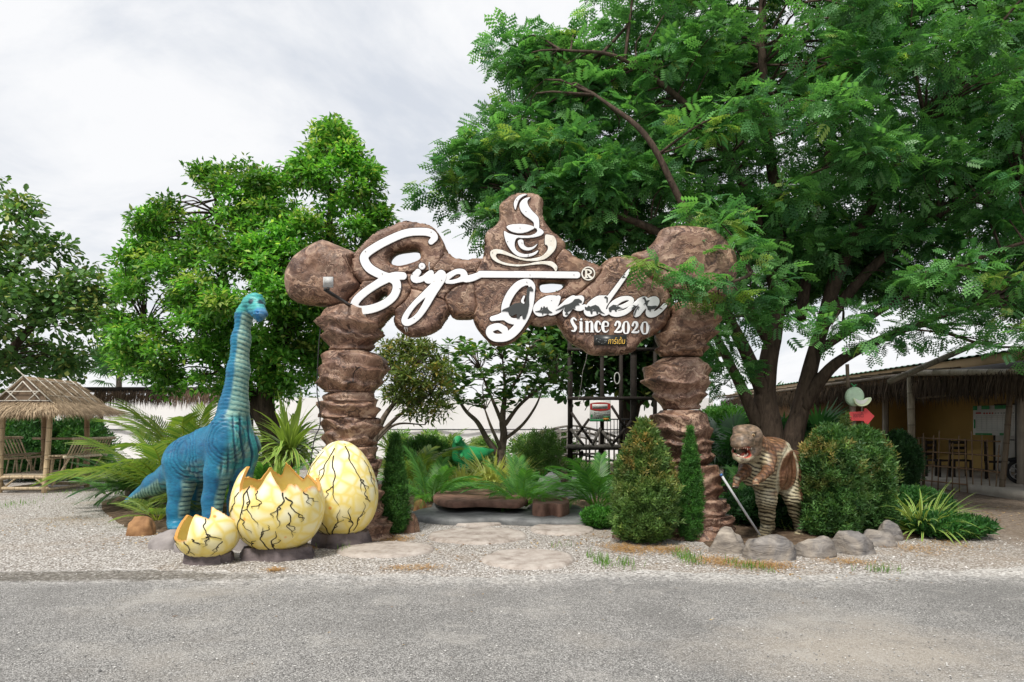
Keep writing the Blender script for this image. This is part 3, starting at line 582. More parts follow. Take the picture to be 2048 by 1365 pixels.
LP = [[(612, 668, 732), (624, 648, 744), (644, 635, 760), (667, 645, 765), (684, 651, 755), (702, 659, 742)],
      [(703, 658, 742), (709, 647, 757), (723, 645, 780), (741, 640, 779), (758, 637, 772), (776, 642, 760), (785, 650, 751)],
      [(786, 655, 750), (793, 641, 753), (803, 642, 754)],
      [(803, 640, 756), (811, 638, 758), (832, 641, 757), (836, 644, 756)],
      [(836, 645, 757), (843, 644, 764), (864, 646, 758), (882, 648, 750), (893, 650, 745)],
      [(894, 652, 757), (906, 650, 758), (919, 654, 756)],
      [(919, 652, 762), (934, 651, 763), (942, 655, 757)],
      [(942, 652, 761), (958, 653, 761), (969, 658, 752)],
      [(969, 650, 766), (988, 648, 768), (1004, 650, 764)],
      [(1004, 645, 770), (1022, 643, 771), (1036, 645, 768)],
      [(1036, 640, 776), (1056, 636, 780), (1077, 632, 786)]]
for i, r in enumerate(LP): pillar_stone(r, 10.0, 20 + i)
RP = [[(606, 1350, 1398), (614, 1342, 1422), (637, 1332, 1438), (656, 1321, 1437), (675, 1312, 1430), (694, 1313, 1418), (714, 1320, 1406)],
      [(717, 1324, 1402), (727, 1302, 1415), (740, 1289, 1421), (759, 1284, 1422), (778, 1297, 1418), (797, 1311, 1410), (819, 1326, 1400)],
      [(821, 1318, 1402), (830, 1302, 1410), (854, 1300, 1422), (870, 1308, 1423), (888, 1315, 1420), (900, 1320, 1426), (919, 1328, 1426), (929, 1336, 1416)],
      [(930, 1330, 1434), (944, 1329, 1441), (976, 1333, 1441), (998, 1338, 1438)],
      [(998, 1334, 1452), (1014, 1332, 1454), (1030, 1336, 1449)],
      [(1030, 1330, 1463), (1042, 1328, 1464), (1052, 1330, 1460)],
      [(1052, 1316, 1470), (1066, 1312, 1474), (1080, 1306, 1480)]]
for i, r in enumerate(RP): pillar_stone(r, 10.05, 50 + i)

# lettering: white plates on dark painted outlines
LF = GYc - BT - 0.02
def union(strokes, polys=()):
    S = [curve(s, 6) if len(s) > 2 else np.asarray(s, float) for s in strokes]; Pp = [closed_curve(p, 5) for p in polys]
    def f(p):
        d = np.full(len(p), 1e9)
        for s in S: d = np.minimum(d, sd_stroke(p, s))
        for q in Pp: d = np.minimum(d, sd_poly(p, q))
        return d
    al = np.concatenate([s[:, :2] for s in S] + Pp); r = max([s[:, 2].max() for s in S] + [0]); lo, hi = al.min(0) - r - 5, al.max(0) + r + 5
    return f, (*lo, *hi)
LC = [0]; WORD = []
def letter(name, strokes, polys=(), mat='white_plate', halo=1.7, cell=1.1, out=0.024):
    f, b = union(strokes, polys); LC[0] += 1; out = out + 0.0012 * (LC[0] % 5)
    if name in ('letter_a', 'letter_r', 'letter_d', 'letter_e', 'letter_n', 'letter_g') and mat == 'white_plate' and halo == 1.7: WORD.append(f)
    o = plate(name, f, b, cell, GYc, LF - out, LF + 0.05, M[mat], gate)
    if halo: h = plate('painted_outline', lambda p: f(p) - halo, b, cell * 2.0, GYc, LF - out * 0.45, LF + 0.045 + 0.001 * (LC[0] % 5), M['gate_dark'], gate)
    return o
def C(p): return cv('C', p)
def D(p): return cv('D', p)
letter('letter_s', [C([(945, 245, 30), (985, 195, 36), (930, 143, 42), (800, 132, 42), (650, 152, 42), (480, 222, 43), (320, 308, 44), (218, 385, 46), (205, 450, 48), (265, 540, 50), (400, 615, 46), (530, 665, 48), (565, 740, 46), (530, 845, 44), (430, 930, 44), (300, 985, 46), (160, 1003, 46), (95, 965, 44), (115, 895, 44), (205, 808, 42), (330, 722, 42), (440, 660, 46), (540, 625, 44), (632, 624, 42)])])
letter('letter_i', [C([(800, 580, 34), (755, 640, 38), (780, 668, 34), (850, 655, 30), (910, 605, 26), (945, 590, 30)])])
letter('letter_i_dot', [C([(844, 515, 36), (845, 516, 36)])])
letter('letter_y', [C([(940, 597, 36), (900, 655, 38), (930, 678, 30), (1000, 630, 30), (1055, 595, 38), (1070, 640, 44), (1010, 730, 48), (950, 830, 44), (880, 960, 38), (810, 1060, 34), (740, 1120, 34), (675, 1145, 36), (648, 1115, 32), (680, 1040, 30), (760, 935, 28), (870, 830, 32), (980, 730, 40)])])
letter('letter_a', [C([(1110, 655, 34), (1150, 618, 32), (1230, 575, 28), (1300, 585, 34), (1310, 640, 38), (1250, 672, 24), (1175, 690, 22), (1120, 690, 18)]), C([(1305, 600, 34), (1320, 655, 36), (1400, 645, 38), (1479, 615, 34), (1510, 606, 34)])])
letter('letter_bar', [np.array([(962, 556.2, 6.4), (1010, 556.6, 6.4), (1080, 557, 6.4), (1151, 557.8, 6.4)])])
def Ecv(p): return cv('E', p)
letter('cup_emblem', [], [Ecv(p) for p in (
    [(500, 140), (440, 140), (380, 165), (335, 225), (325, 280), (345, 345), (365, 290), (390, 220), (440, 170)],
    [(545, 180), (480, 190), (425, 230), (400, 290), (420, 360), (470, 420), (540, 470), (590, 515), (597, 575), (640, 600), (662, 585), (660, 480), (640, 430), (570, 360), (520, 290), (505, 240), (520, 205)],
    [(228, 577), (280, 545), (400, 535), (500, 543), (580, 565), (600, 590), (560, 612), (500, 640), (400, 657), (290, 632)],
    [(195, 632), (260, 660), (350, 683), (450, 690), (540, 688), (610, 662), (638, 628), (632, 602), (662, 590), (712, 622), (720, 655), (672, 692), (560, 716), (450, 720), (372, 720), (342, 760), (337, 830), (365, 890), (430, 927), (500, 937), (580, 920), (650, 885), (622, 932), (560, 962), (480, 975), (390, 965), (310, 910), (250, 830), (210, 740)],
    [(378, 765), (415, 742), (450, 755), (460, 810), (500, 845), (560, 845), (610, 820), (645, 790), (612, 842), (560, 877), (500, 887), (440, 870), (398, 830)])], halo=1.3)
letter('saucer_emblem', [], [Ecv([(745, 685), (800, 680), (860, 700), (890, 760), (885, 850), (830, 930), (740, 1000), (630, 1025), (500, 1025), (380, 1000), (260, 960), (150, 930), (100, 932), (87, 965), (120, 1008), (200, 1048), (350, 1075), (500, 1068), (620, 1042), (740, 1030), (830, 1035), (880, 1070), (905, 1110), (885, 1170), (850, 1120), (790, 1085), (700, 1068), (560, 1080), (400, 1098), (250, 1088), (120, 1052), (40, 1000), (10, 940), (20, 895), (80, 870), (180, 885), (280, 930), (380, 975), (500, 1000), (600, 990), (700, 960), (770, 890), (780, 840), (762, 812), (740, 802)])], mat='cream_plate', halo=1.2)
ring = [(1317 + 84 * math.cos(t), 1195 + 84 * math.sin(t), 8) for t in np.linspace(0, 2 * np.pi, 25)]
letter('registered_mark', [Ecv(ring), Ecv([(1288, 1150, 13), (1288, 1243, 13)]), Ecv([(1265, 1146, 6), (1320, 1146, 9), (1355, 1172, 13), (1335, 1200, 8), (1290, 1203, 6)]), Ecv([(1310, 1205, 9), (1345, 1243, 13), (1365, 1244, 7)]), Ecv([(1268, 1246, 6), (1310, 1246, 6)])], mat='cream_plate', halo=0.9, cell=0.7)
letter('letter_g', [D([(505, 300, 36), (515, 220, 34), (470, 175, 34), (380, 200, 40), (300, 280, 42), (245, 380, 42), (222, 470, 40), (230, 540, 36)]), D([(515, 220, 30), (500, 340, 42), (480, 460, 40), (430, 570, 42), (340, 690, 48), (240, 765, 46), (120, 775, 42), (58, 730, 38), (70, 680, 38), (150, 655, 36), (215, 690, 40)]), D([(85, 570, 26), (160, 555, 34), (220, 545, 44), (280, 590, 34), (360, 600, 36), (430, 570, 38)]), D([(430, 330, 10), (410, 380, 14), (425, 400, 10)])])
letter('letter_a', [D([(760, 345, 26), (690, 352, 30), (610, 405, 40), (570, 465, 44), (590, 510, 34), (640, 505, 34), (700, 470, 36), (760, 420, 36), (800, 345, 26)]), D([(790, 355, 28), (720, 460, 40), (720, 500, 36), (790, 480, 30), (860, 420, 26)]), D([(640, 440, 30), (700, 400, 30)])])
letter('letter_r', [D([(850, 430, 26), (900, 380, 26), (965, 345, 26), (940, 410, 40), (890, 490, 38), (876, 525, 26)]), D([(955, 370, 36), (1045, 348, 28), (1035, 390, 34), (990, 430, 40), (1030, 460, 28), (1085, 440, 24)])])
letter('letter_d', [D([(1310, 345, 26), (1230, 362, 36), (1150, 425, 40), (1115, 490, 40), (1150, 515, 34), (1220, 490, 34), (1270, 440, 36)]), D([(1566, 48, 16), (1500, 140, 22), (1420, 250, 25), (1345, 350, 28), (1280, 440, 38), (1290, 505, 34), (1345, 490, 28), (1390, 450, 24)]), D([(1200, 440, 36), (1260, 400, 40)])])
letter('letter_e', [D([(1425, 462, 22), (1500, 438, 24), (1575, 400, 26), (1590, 365, 24), (1545, 348, 22), (1465, 368, 30), (1388, 425, 36), (1370, 485, 40), (1425, 518, 34), (1515, 502, 28), (1590, 452, 24), (1640, 410, 22)])])
letter('letter_n', [D([(1630, 415, 24), (1690, 370, 28), (1740, 362, 28), (1710, 430, 38), (1660, 500, 40), (1640, 530, 24)]), D([(1700, 450, 40), (1770, 390, 38), (1840, 362, 34), (1855, 395, 36), (1800, 460, 40), (1785, 515, 38), (1840, 520, 30), (1900, 480, 26), (1950, 428, 24)]), D([(1760, 420, 30), (1800, 420, 36)])])
# since 2020
Lt = [('letter_s', [[(992, 585, 7), (965, 563, 9), (945, 590, 15), (962, 630, 17), (985, 668, 17), (972, 704, 9), (946, 700, 7)]]),
      ('letter_i', [[(1046, 615, 15), (1046, 700, 15)], [(1030, 606, 5), (1050, 606, 6)], [(1028, 712, 5), (1066, 712, 5)], [(1046, 577, 12), (1046, 578, 12)]]),
      ('letter_n', [[(1110, 610, 16), (1110, 700, 16)], [(1092, 602, 5), (1115, 602, 6)], [(1130, 608, 6), (1155, 602, 8), (1163, 640, 15), (1163, 700, 15)], [(1092, 713, 5), (1128, 713, 5)], [(1146, 714, 5), (1180, 714, 5)]]),
      ('letter_c', [[(1252, 630, 9), (1240, 604, 8), (1215, 606, 12), (1204, 655, 16), (1214, 702, 12), (1238, 712, 6), (1256, 690, 4)]]),
      ('letter_e', [[(1336, 650, 6), (1338, 622, 9), (1318, 603, 8), (1290, 610, 12), (1280, 655, 17), (1290, 702, 12), (1318, 714, 6), (1342, 692, 4)], [(1290, 653, 4), (1338, 652, 4)]]),
      ('digit_two', [[(1415, 640, 11), (1430, 604, 9), (1458, 612, 14), (1462, 645, 13), (1440, 680, 9), (1410, 712, 7)], [(1410, 714, 8), (1440, 714, 10), (1478, 710, 10), (1482, 690, 4)]]),
      ('digit_zero', [[(1512, 610, 8), (1500, 665, 15), (1512, 722, 8), (1532, 730, 6), (1552, 718, 10), (1560, 665, 15), (1550, 612, 8), (1532, 602, 6), (1512, 610, 8)]]),
      ('digit_two', [[(1602, 644, 11), (1617, 608, 9), (1645, 616, 14), (1649, 649, 13), (1627, 684, 9), (1597, 716, 7)], [(1597, 718, 8), (1627, 718, 10), (1662, 714, 10), (1668, 694, 4)]]),
      ('digit_zero', [[(1712, 616, 8), (1700, 670, 15), (1712, 725, 8), (1734, 733, 6), (1756, 722, 10), (1764, 670, 15), (1754, 618, 8), (1734, 607, 6), (1712, 616, 8)]])]
for nme, ss in Lt: letter(nme, [D(s) for s in ss], mat='white_plate', halo=0.8, cell=0.7, out=0.024)
# screws of the letter plates
for sx, sy in [(945, 137), (217, 352), (404, 601), (95, 972), (600, 765), (757, 1098), (844, 515), (736, 603), (1062, 673)]:
    p = cv('C', [(sx, sy)])[0]; letter('screw', [np.array([(p[0], p[1], 0.8), (p[0] + .1, p[1], 0.8)])], mat='grey_print', halo=0, cell=0.5, out=0.0305)
for sx, sy in [(362, 215), (486, 368), (407, 590), (242, 768), (432, 788), (515, 950), (820, 762), (40, 920), (540, 1213), (1125, 1213), (497, 1310), (885, 1122)]:
    p = cv('E', [(sx, sy)])[0]; letter('screw', [np.array([(p[0], p[1], 0.7), (p[0] + .1, p[1], 0.7)])], mat='grey_print', halo=0, cell=0.5, out=0.0305)
# pale water stains running down below some letters
rsd = np.random.default_rng(4)
for (x, y0, y1, w0) in [(724, 634, 664, 1.6), (728, 634, 668, 2.2), (732, 636, 662, 1.2), (737, 634, 655, 0.8), (815, 657, 669, 1.8), (819, 657, 668, 1.1), (862, 532, 552, 1.0), (990, 676, 688, 1.2), (1000, 678, 690, 1.0), (1008, 676, 687, 0.8), (1293, 655, 682, 0.5)]:
    t = np.linspace(0, 1, 12); xx = x + 1.2 * fbm(np.stack([t * 3, 0 * t + x, 0 * t], 1), 2); yy = y0 + (y1 - y0) * t; ww = w0 * (1 - 0.7 * t) * (0.8 + 0.4 * rsd.random(12)); pts = np.concatenate([np.stack([xx - ww, yy], 1), np.stack([xx + ww, yy], 1)])
    yv = GYc - (0.02 + BT * prof(rim_d(pts) / 12)) - 0.012; V = np.stack([(pts[:, 0] - CX) / F * GYc, yv, CH - (pts[:, 1] - HZ) / F * GYc], 1); k = np.arange(11)
    part('water_stain', V, [np.stack([k, k + 12, k + 13, k + 1], 1)], M['drip'], gate, True)
# dark dinosaur silhouettes printed across the lower word
SIL = [[(205, 470), (265, 445), (330, 405), (400, 400), (440, 420), (452, 340), (458, 270), (470, 232), (505, 222), (530, 260), (525, 275), (490, 270), (482, 330), (485, 420), (470, 500), (448, 560), (440, 575), (415, 575), (408, 535), (388, 530), (380, 568), (350, 570), (348, 520), (300, 545), (270, 530), (258, 495), (225, 490), (185, 490)],
       [(540, 495), (600, 480), (615, 440), (630, 460), (645, 430), (660, 455), (680, 440), (690, 470), (705, 485), (740, 505), (715, 510), (695, 510), (690, 540), (680, 515), (640, 510), (625, 535), (622, 508), (580, 500)],
       [(760, 485), (860, 425), (910, 412), (950, 390), (975, 360), (1020, 355), (1055, 380), (1050, 400), (1015, 400), (1030, 425), (1000, 425), (980, 440), (985, 465), (965, 460), (940, 480), (915, 490), (895, 505), (915, 525), (900, 530), (875, 530), (870, 520), (885, 505), (868, 495), (860, 480), (870, 450), (820, 470)],
       [(1085, 440), (1110, 450), (1120, 430), (1145, 440), (1200, 420), (1235, 440), (1265, 490), (1305, 522), (1255, 510), (1230, 495), (1228, 520), (1212, 520), (1205, 490), (1170, 490), (1165, 525), (1150, 520), (1140, 485), (1110, 485), (1085, 470)],
       [(1292, 340), (1310, 325), (1335, 345), (1330, 395), (1318, 400), (1318, 350), (1300, 352)],
       [(1340, 455), (1390, 420), (1430, 425), (1470, 450), (1500, 458), (1450, 465), (1430, 475), (1430, 495), (1412, 495), (1405, 475), (1375, 478), (1370, 500), (1350, 500), (1345, 480)],
       [(1410, 222), (1440, 160), (1455, 130), (1440, 125), (1490, 110), (1530, 75), (1505, 112), (1530, 128), (1480, 130), (1450, 175)],
       [(1610, 540), (1625, 480), (1640, 450), (1580, 490), (1600, 455), (1575, 465), (1615, 435), (1595, 420), (1640, 432), (1665, 415), (1665, 435), (1680, 450), (1660, 450), (1670, 480), (1650, 460), (1635, 500), (1622, 545)],
       [(1700, 345), (1735, 338), (1750, 375), (1790, 370), (1765, 395), (1760, 430), (1800, 435), (1850, 430), (1890, 445), (1930, 470), (1880, 458), (1840, 465), (1800, 470), (1790, 500), (1780, 475), (1765, 480), (1755, 440), (1735, 410), (1710, 430), (1735, 395), (1725, 360)]]
for i_, s in enumerate(SIL):
    pl = D(s); plate('dinosaur_silhouette', (lambda P_, i0: (lambda p: sd_poly(p, P_) if i0 == 0 else np.maximum(sd_poly(p, P_), np.min([f_(p) for f_ in WORD], 0) + 0.3)))(pl, i_), (*(pl.min(0) - 3), *(pl.max(0) + 3)), 0.8, GYc, LF - 0.0325, LF - 0.0215, M['grey_print'], gate)
# plaque
def rect_plate(name, x0, y0, x1, y1, Y0, yf, yb, mat, parent):
    mb = MB(); a = W(x0, y1, Y0); b = W(x1, y0, Y0); mb.box(((a[0] + b[0]) / 2, (yf + yb) / 2, (a[2] + b[2]) / 2), (b[0] - a[0], yb - yf, b[2] - a[2])); return mb.build(name, mat, parent)
pq = rect_plate('plaque', 1184.2, 675, 1247.5, 694.8, GYc, LF - 0.03, LF + 0.06, M['plaque_black'], gate)
def text_part(name, body, x, z, y, height, mat, parent, width=None, slant=0.0, depth=0.002):
    cu = bpy.data.curves.new(name, 'FONT'); cu.body = body; cu.size = 1; cu.extrude = 0; cu.shear = slant
    t = bpy.data.objects.new(name, cu); link(t); bpy.context.view_layer.update()
    me = bpy.data.meshes.new_from_object(t.evaluated_get(bpy.context.evaluated_depsgraph_get())); bpy.data.objects.remove(t)
    v = np.empty(len(me.vertices) * 3); me.vertices.foreach_get('co', v); v = v.reshape(-1, 3); lo, hi = v.min(0), v.max(0)
    s = height / (hi[1] - lo[1]); sx = s if width is None else width / (hi[0] - lo[0]); off = ORG.get(parent, np.zeros(3))
    nv = np.stack([x + (v[:, 0] - lo[0]) * sx, np.full(len(v), y), z + (v[:, 1] - lo[1]) * s], 1) - off
    me.vertices.foreach_set('co', nv.astype(np.float32).ravel()); me.materials.clear(); me.materials.append(mat); me.name = name
    return add_obj(name, me, parent, off)
def tpx(name, body, x0, x1, y0, y1, Y0, y, mat, parent, slant=0.0):
    a, b = W(x0, y1, Y0), W(x1, y0, Y0); return text_part(name, body, a[0], a[2], y, b[2] - a[2], mat, parent, b[0] - a[0], slant)
tpx('plaque_lettering', 'การ์เด้น', 1211.5, 1244.5, 678.5, 692.5, GYc, LF - 0.0335, M['gold_letter'], pq, 0.15)
mbp = MB()
for (x, y, dx, dy) in [(1188, 681.5, 3.4, 1.2), (1187.8, 685.5, 1.0, -2.6), (1191.6, 688, 3.4, 1.2), (1195, 685.6, 1.6, -1.6), (1197.6, 691, 1.4, 0.6), (1200.3, 690.6, 1.3, .5), (1204.4, 690, 1.8, -1), (1205.3, 685, 0.4, 3), (1207, 687.6, 1.6, -2.4), (1228, 691.6, 1.8, 0.3)]:
    mbp.bar(W(x, y, GYc) * (1, 0, 1) + (0, LF - 0.0325, 0), W(x + dx, y + dy, GYc) * (1, 0, 1) + (0, LF - 0.0325, 0), 0.002, 0.008, up=(0, 1, 0))
o = mbp.build('worn_lettering', M['worn_letter'], pq); o['label'] = 'worn white remains of lettering'
# lamp on an arm, cable along the left pillar
fl = thing('floodlight', 'small square grey floodlight on a black arm in front of the left boulder', 'floodlight', W(690, 600, 9.7))
mb = MB(); mb.bar(W(649.5, 579, 9.05), W(700, 612, 9.75), 0.035, 0.035); mb.bar(W(700, 612, 9.75), W(703, 616, 9.85), 0.06, 0.06); mb.build('arm', M['black_metal'], fl)
mb = MB(); c = W(656.5, 565, 9.0); mb.box(c, (0.125, 0.03, 0.135)); mb.build('lamp_housing', M['grey_metal'], fl)
mb = MB(); mb.box(c + (0, -0.017, 0.01), (0.108, 0.006, 0.095)); mb.build('lens', M['lamp_white'], fl)
for k in range(7):
    mb = MB(); mb.box(c + (-0.045 + 0.015 * k, -0.022, 0.012), (0.003, 0.006, 0.09)); mb.build('cooling_fin', M['grey_metal'], fl)
mb = MB(); mb.box(c + (0, 0.0, -0.085), (0.03, 0.03, 0.04)); mb.build('bracket', M['black_metal'], fl)
mb = MB(); mb.tube(curve([W(641, 655, 9.9), W(637, 700, 9.85), (W(634, 780, 9.8)), W(638, 810, 9.75), W(640, 850, 9.75), W(630, 875, 9.7), W(625, 900, 9.6), W(618, 960, 9.6)], 6), 0.008, 6)
tag(mb.build('power_cable', M['cable'], None, True, base=W(637, 700, 9.85)), 'thin black power cable hanging down beside the left stone pillar', 'cable')
# ------------------------------------------------------------------ eggs
def egg_r(t, sharp=0.16):
    """radius factor at height fraction t (0 bottom .. 1 top)"""
    u = np.clip(2 * t - 1, -1, 1); return np.sqrt(np.maximum(0, 1 - u * u)) * (1 - sharp * u - 0.04 * u * u)
def egg(name, label, cxp, basep, Y, R, H, rim, seed, cracks, sq=0.10, tilt=0.0):
    c = np.array([(cxp - CX) / F * Y, Y, 0.0]); zb = CH - (basep - HZ) / F * Y; c[2] = zb
    rt = thing(name, label, 'egg', c - (0, 0, zb)); rs = np.random.default_rng(seed)
    nt, nv = 168, 60; th = np.linspace(0, 2 * np.pi, nt, endpoint=False)
    if rim is None: top = np.ones(nt)
    else:
        r = np.array(sorted(rim)); top = np.interp(np.degrees(th) % 360, np.concatenate([r[:, 0] - 360, r[:, 0], r[:, 0] + 360]), np.tile(r[:, 1], 3))
        top = top + 0.012 * np.interp(th, th, rs.normal(size=nt)) * 0.5
    def surf(thv, t, dr=0.0):
        rr = R * egg_r(t) ** 0.94 - dr; z = np.maximum(H * t, 0)
        p = np.stack([rr * np.cos(thv), rr * np.sin(thv), z], -1); p = p * (1 + 0.012 * fbm(p * 2.2 + seed, 2)[..., None])
        p[..., 0] += tilt * z; return p + c
    v = np.linspace(0.012, 1, nv)[:, None] * np.minimum(top, 0.9985)[None]; V = surf(np.tile(th, (nv, 1)), v); n = nt * nv
    I = np.arange(n).reshape(nv, nt); Q = np.stack([I[:-1].ravel(), np.roll(I, -1, 1)[:-1].ravel(), np.roll(I, -1, 1)[1:].ravel(), I[1:].ravel()], 1)
    rimf = np.ones((nv, nt)) if rim is None else sstep(-0.02, 0.045, top[None] - v)
    cols = np.repeat(rimf.ravel()[:, None], 3, 1); cols[:] = np.clip(cols, 0, 1)
    part('shell', V.reshape(-1, 3), [Q], M['egg_shell'], rt, True, cols)
    if rim is not None:
        Vi = surf(np.tile(th, (nv, 1)), v * 0.998, 0.035); part('inner_shell', Vi.reshape(-1, 3), [Q[:, ::-1]], M['egg_inside'], rt, True, cols)
        a, b = V[-1], Vi[-1]; k = np.arange(nt); part('broken_edge', np.concatenate([a, b]), [np.stack([k, (k + 1) % nt, nt + (k + 1) % nt, nt + k], 1)], M['egg_edge'], rt, True)
    # cracks: tapered ribbons on the shell
    def crack(t0, v0, t1, v1, w, name='crack'):
        m = 26; s = np.linspace(0, 1, m); ph = rs.uniform(0, 6.28, 2); jag = (0.034 * np.sin(s * 9 + ph[0]) + 0.012 * np.sin(s * 21 + ph[1]) + 0.003 * rs.normal(size=m)) * np.clip(s * 5, 0, 1)
        T = t0 + (t1 - t0) * s + jag * 1.5; Vv = v0 + (v1 - v0) * s
        Vv = np.minimum(Vv, np.interp(T % (2 * np.pi), th, top) - 0.004)
        p = surf(T, Vv, -0.004); p2 = np.gradient(p, axis=0); nr = p - c - (0, 0, H * 0.45); nr /= np.linalg.norm(nr, axis=1)[:, None]
        sd = np.cross(p2, nr); sd /= np.linalg.norm(sd, axis=1)[:, None] + 1e-9; hw = w * 0.62 * (1 - s) ** 0.5 * (0.85 + 0.2 * rs.random(m))
        L, Rr = p - sd * hw[:, None], p + sd * hw[:, None]; Mi = p + nr * 0.004; k = np.arange(m - 1)
        part(name, np.concatenate([L, Mi, Rr]), [np.stack([k, k + 1, m + k + 1, m + k], 1), np.stack([m + k, m + k + 1, 2 * m + k + 1, 2 * m + k], 1)], M['crack_paint'], rt, True)
        return T, Vv
    for (t0, v0, t1, v1, w) in cracks:
        T, Vv = crack(math.radians(t0), v0, math.radians(t1), v1, w)
        for _ in range(1):
            i = rs.integers(7, 19); s = rs.choice([-1, 1]); crack(T[i], Vv[i], T[i] + s * rs.uniform(0.12, 0.3), Vv[i] + (v1 - v0) * rs.uniform(0.22, 0.42), w * 0.7)
    # the rock slab it stands on
    a = np.linspace(0, 2 * np.pi, 40, endpoint=False); rr = R * (0.66 + 0.05 * np.cos(2 * a) + 0.05 * rs.normal(size=40)); z0 = zb + 0.05
    rows = [(0.94, z0 + 0.035), (1.0, z0 + 0.02), (1.05, z0 * 0.45), (1.1, -0.03)]
    V = np.concatenate([np.stack([c[0] + k * rr * np.cos(a) * (1 + 0.03 * rs.normal(size=40)), c[1] + k * rr * np.sin(a), np.full(40, z) + 0.012 * rs.normal(size=40) * (z > 0.01)], 1) for k, z in rows] + [np.array([[c[0], c[1], z0 + 0.05]])])
    k = np.arange(40); Q = np.concatenate([np.stack([i * 40 + k, (i + 1) * 40 + k, (i + 1) * 40 + (k + 1) % 40, i * 40 + (k + 1) % 40], 1) for i in range(3)])
    part('base_slab', V, [Q, np.stack([k, (k + 1) % 40, np.full(40, 160)], 1)], M['slab_dark'], rt, False)
    return rt
m = MT('egg_edge', 0.6, 0.3); m.col((0.50, 0.26, 0.06))
def rc(n, seed, v0=(0.75, 0.98), down=True, w=0.016):
    rs = np.random.default_rng(seed); L = []
    for k in range(n):
        t = 180 + (k + 0.5 + rs.uniform(-0.3, 0.3)) * 180 / n; a = rs.uniform(*v0); b = a - rs.uniform(0.28, 0.5); L.append((t, a, t + rs.uniform(-14, 14), max(b, 0.06), w))
    return L
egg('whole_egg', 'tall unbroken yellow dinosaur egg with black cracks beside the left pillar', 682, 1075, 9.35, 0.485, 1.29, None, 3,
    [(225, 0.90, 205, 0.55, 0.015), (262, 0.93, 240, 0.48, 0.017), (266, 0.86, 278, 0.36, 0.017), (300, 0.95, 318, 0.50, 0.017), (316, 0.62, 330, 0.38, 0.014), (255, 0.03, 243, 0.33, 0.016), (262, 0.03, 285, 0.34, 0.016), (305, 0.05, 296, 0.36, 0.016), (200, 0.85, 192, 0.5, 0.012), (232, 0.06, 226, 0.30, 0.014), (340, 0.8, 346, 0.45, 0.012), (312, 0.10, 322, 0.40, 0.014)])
rim = [(180, 0.70), (205, 0.76), (222, 0.83), (233, 0.60), (250, 0.66), (262, 0.62), (276, 0.79), (294, 0.60), (303, 0.67), (314, 0.655), (322, 0.60), (340, 0.645), (355, 0.58), (15, 0.70), (32, 0.62), (55, 0.72), (68, 0.66), (92, 0.84), (104, 0.70), (122, 0.79), (136, 0.66), (158, 0.70)]
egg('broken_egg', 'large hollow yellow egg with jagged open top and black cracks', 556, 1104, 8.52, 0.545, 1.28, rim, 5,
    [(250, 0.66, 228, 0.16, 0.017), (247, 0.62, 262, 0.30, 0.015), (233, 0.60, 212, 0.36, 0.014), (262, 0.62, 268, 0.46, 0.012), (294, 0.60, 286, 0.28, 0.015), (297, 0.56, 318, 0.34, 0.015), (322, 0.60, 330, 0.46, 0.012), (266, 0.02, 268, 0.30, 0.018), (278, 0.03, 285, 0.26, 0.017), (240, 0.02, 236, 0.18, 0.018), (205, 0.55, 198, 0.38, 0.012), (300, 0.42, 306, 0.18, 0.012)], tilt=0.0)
rim2 = [(180, 0.50), (193, 0.40), (215, 0.36), (240, 0.36), (256, 0.38), (262, 0.78), (285, 0.74), (296, 0.70), (306, 0.90), (325, 0.80), (350, 0.66), (20, 0.62), (60, 0.56), (100, 0.50), (125, 0.48), (150, 0.66), (164, 0.70)]
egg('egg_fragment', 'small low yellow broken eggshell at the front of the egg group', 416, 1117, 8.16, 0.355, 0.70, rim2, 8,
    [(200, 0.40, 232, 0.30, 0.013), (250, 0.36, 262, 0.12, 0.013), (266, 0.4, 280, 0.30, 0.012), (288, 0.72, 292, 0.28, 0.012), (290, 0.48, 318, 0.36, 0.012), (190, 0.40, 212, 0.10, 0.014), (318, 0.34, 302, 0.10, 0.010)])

# ------------------------------------------------------------------ long-necked blue dinosaur
b = Body((-7.3, 9.4, -0.05), (-3.2, 12.2, 3.65), 0.0165)
w = W
b.chain([(w(388, 924, 10.95), 0.36), (w(420, 908, 10.65), 0.39), (w(455, 892, 10.4), 0.39)], 0.1)
b.ell(w(378, 922, 10.95), (0.37, 0.42, 0.37), k=0.1)
b.chain([(w(362, 942, 11.15), 0.28), (w(310, 970, 11.5), 0.16), (w(252, 1003, 11.85), 0.035)], 0.12)
b.chain([(w(462, 868, 10.35), 0.32), (w(468, 815, 10.3), 0.200), (w(477, 740, 10.25), 0.148), (w(482, 680, 10.22), 0.124), (w(488, 632, 10.2), 0.110), (w(500, 608, 10.15), 0.115)], 0.09)
b.ell(w(509, 606, 10.12), (0.155, 0.15, 0.12), k=0.05)
b.cone(w(508, 604, 10.1), 0.115, w(519, 622, 9.95), 0.095, 0.04); b.ell(w(521, 628, 9.9), (0.105, 0.11, 0.075), k=0.03)
b.ell(w(512, 594, 10.08), (0.085, 0.1, 0.045), k=0.05); b.ell(w(499, 601, 9.99), (0.045, 0.03, 0.028), k=0.03); b.ell(w(517, 601, 9.98), (0.035, 0.03, 0.024), k=0.03)
b.chain([(w(505, 622, 10.05), 0.07), (w(519, 637, 9.92), 0.055)], 0.03)
b.ell(w(515.5, 625.5, 9.80), (0.018, 0.03, 0.014), k=0.015, sub=True); b.ell(w(524.5, 625.5, 9.80), (0.014, 0.03, 0.014), k=0.015, sub=True)
b.chain([(w(358, 925, 10.7), 0.24), (w(362, 975, 10.7), 0.185), (w(356, 1020, 10.7), 0.15), (w(355, 1045, 10.7), 0.155)], 0.07)
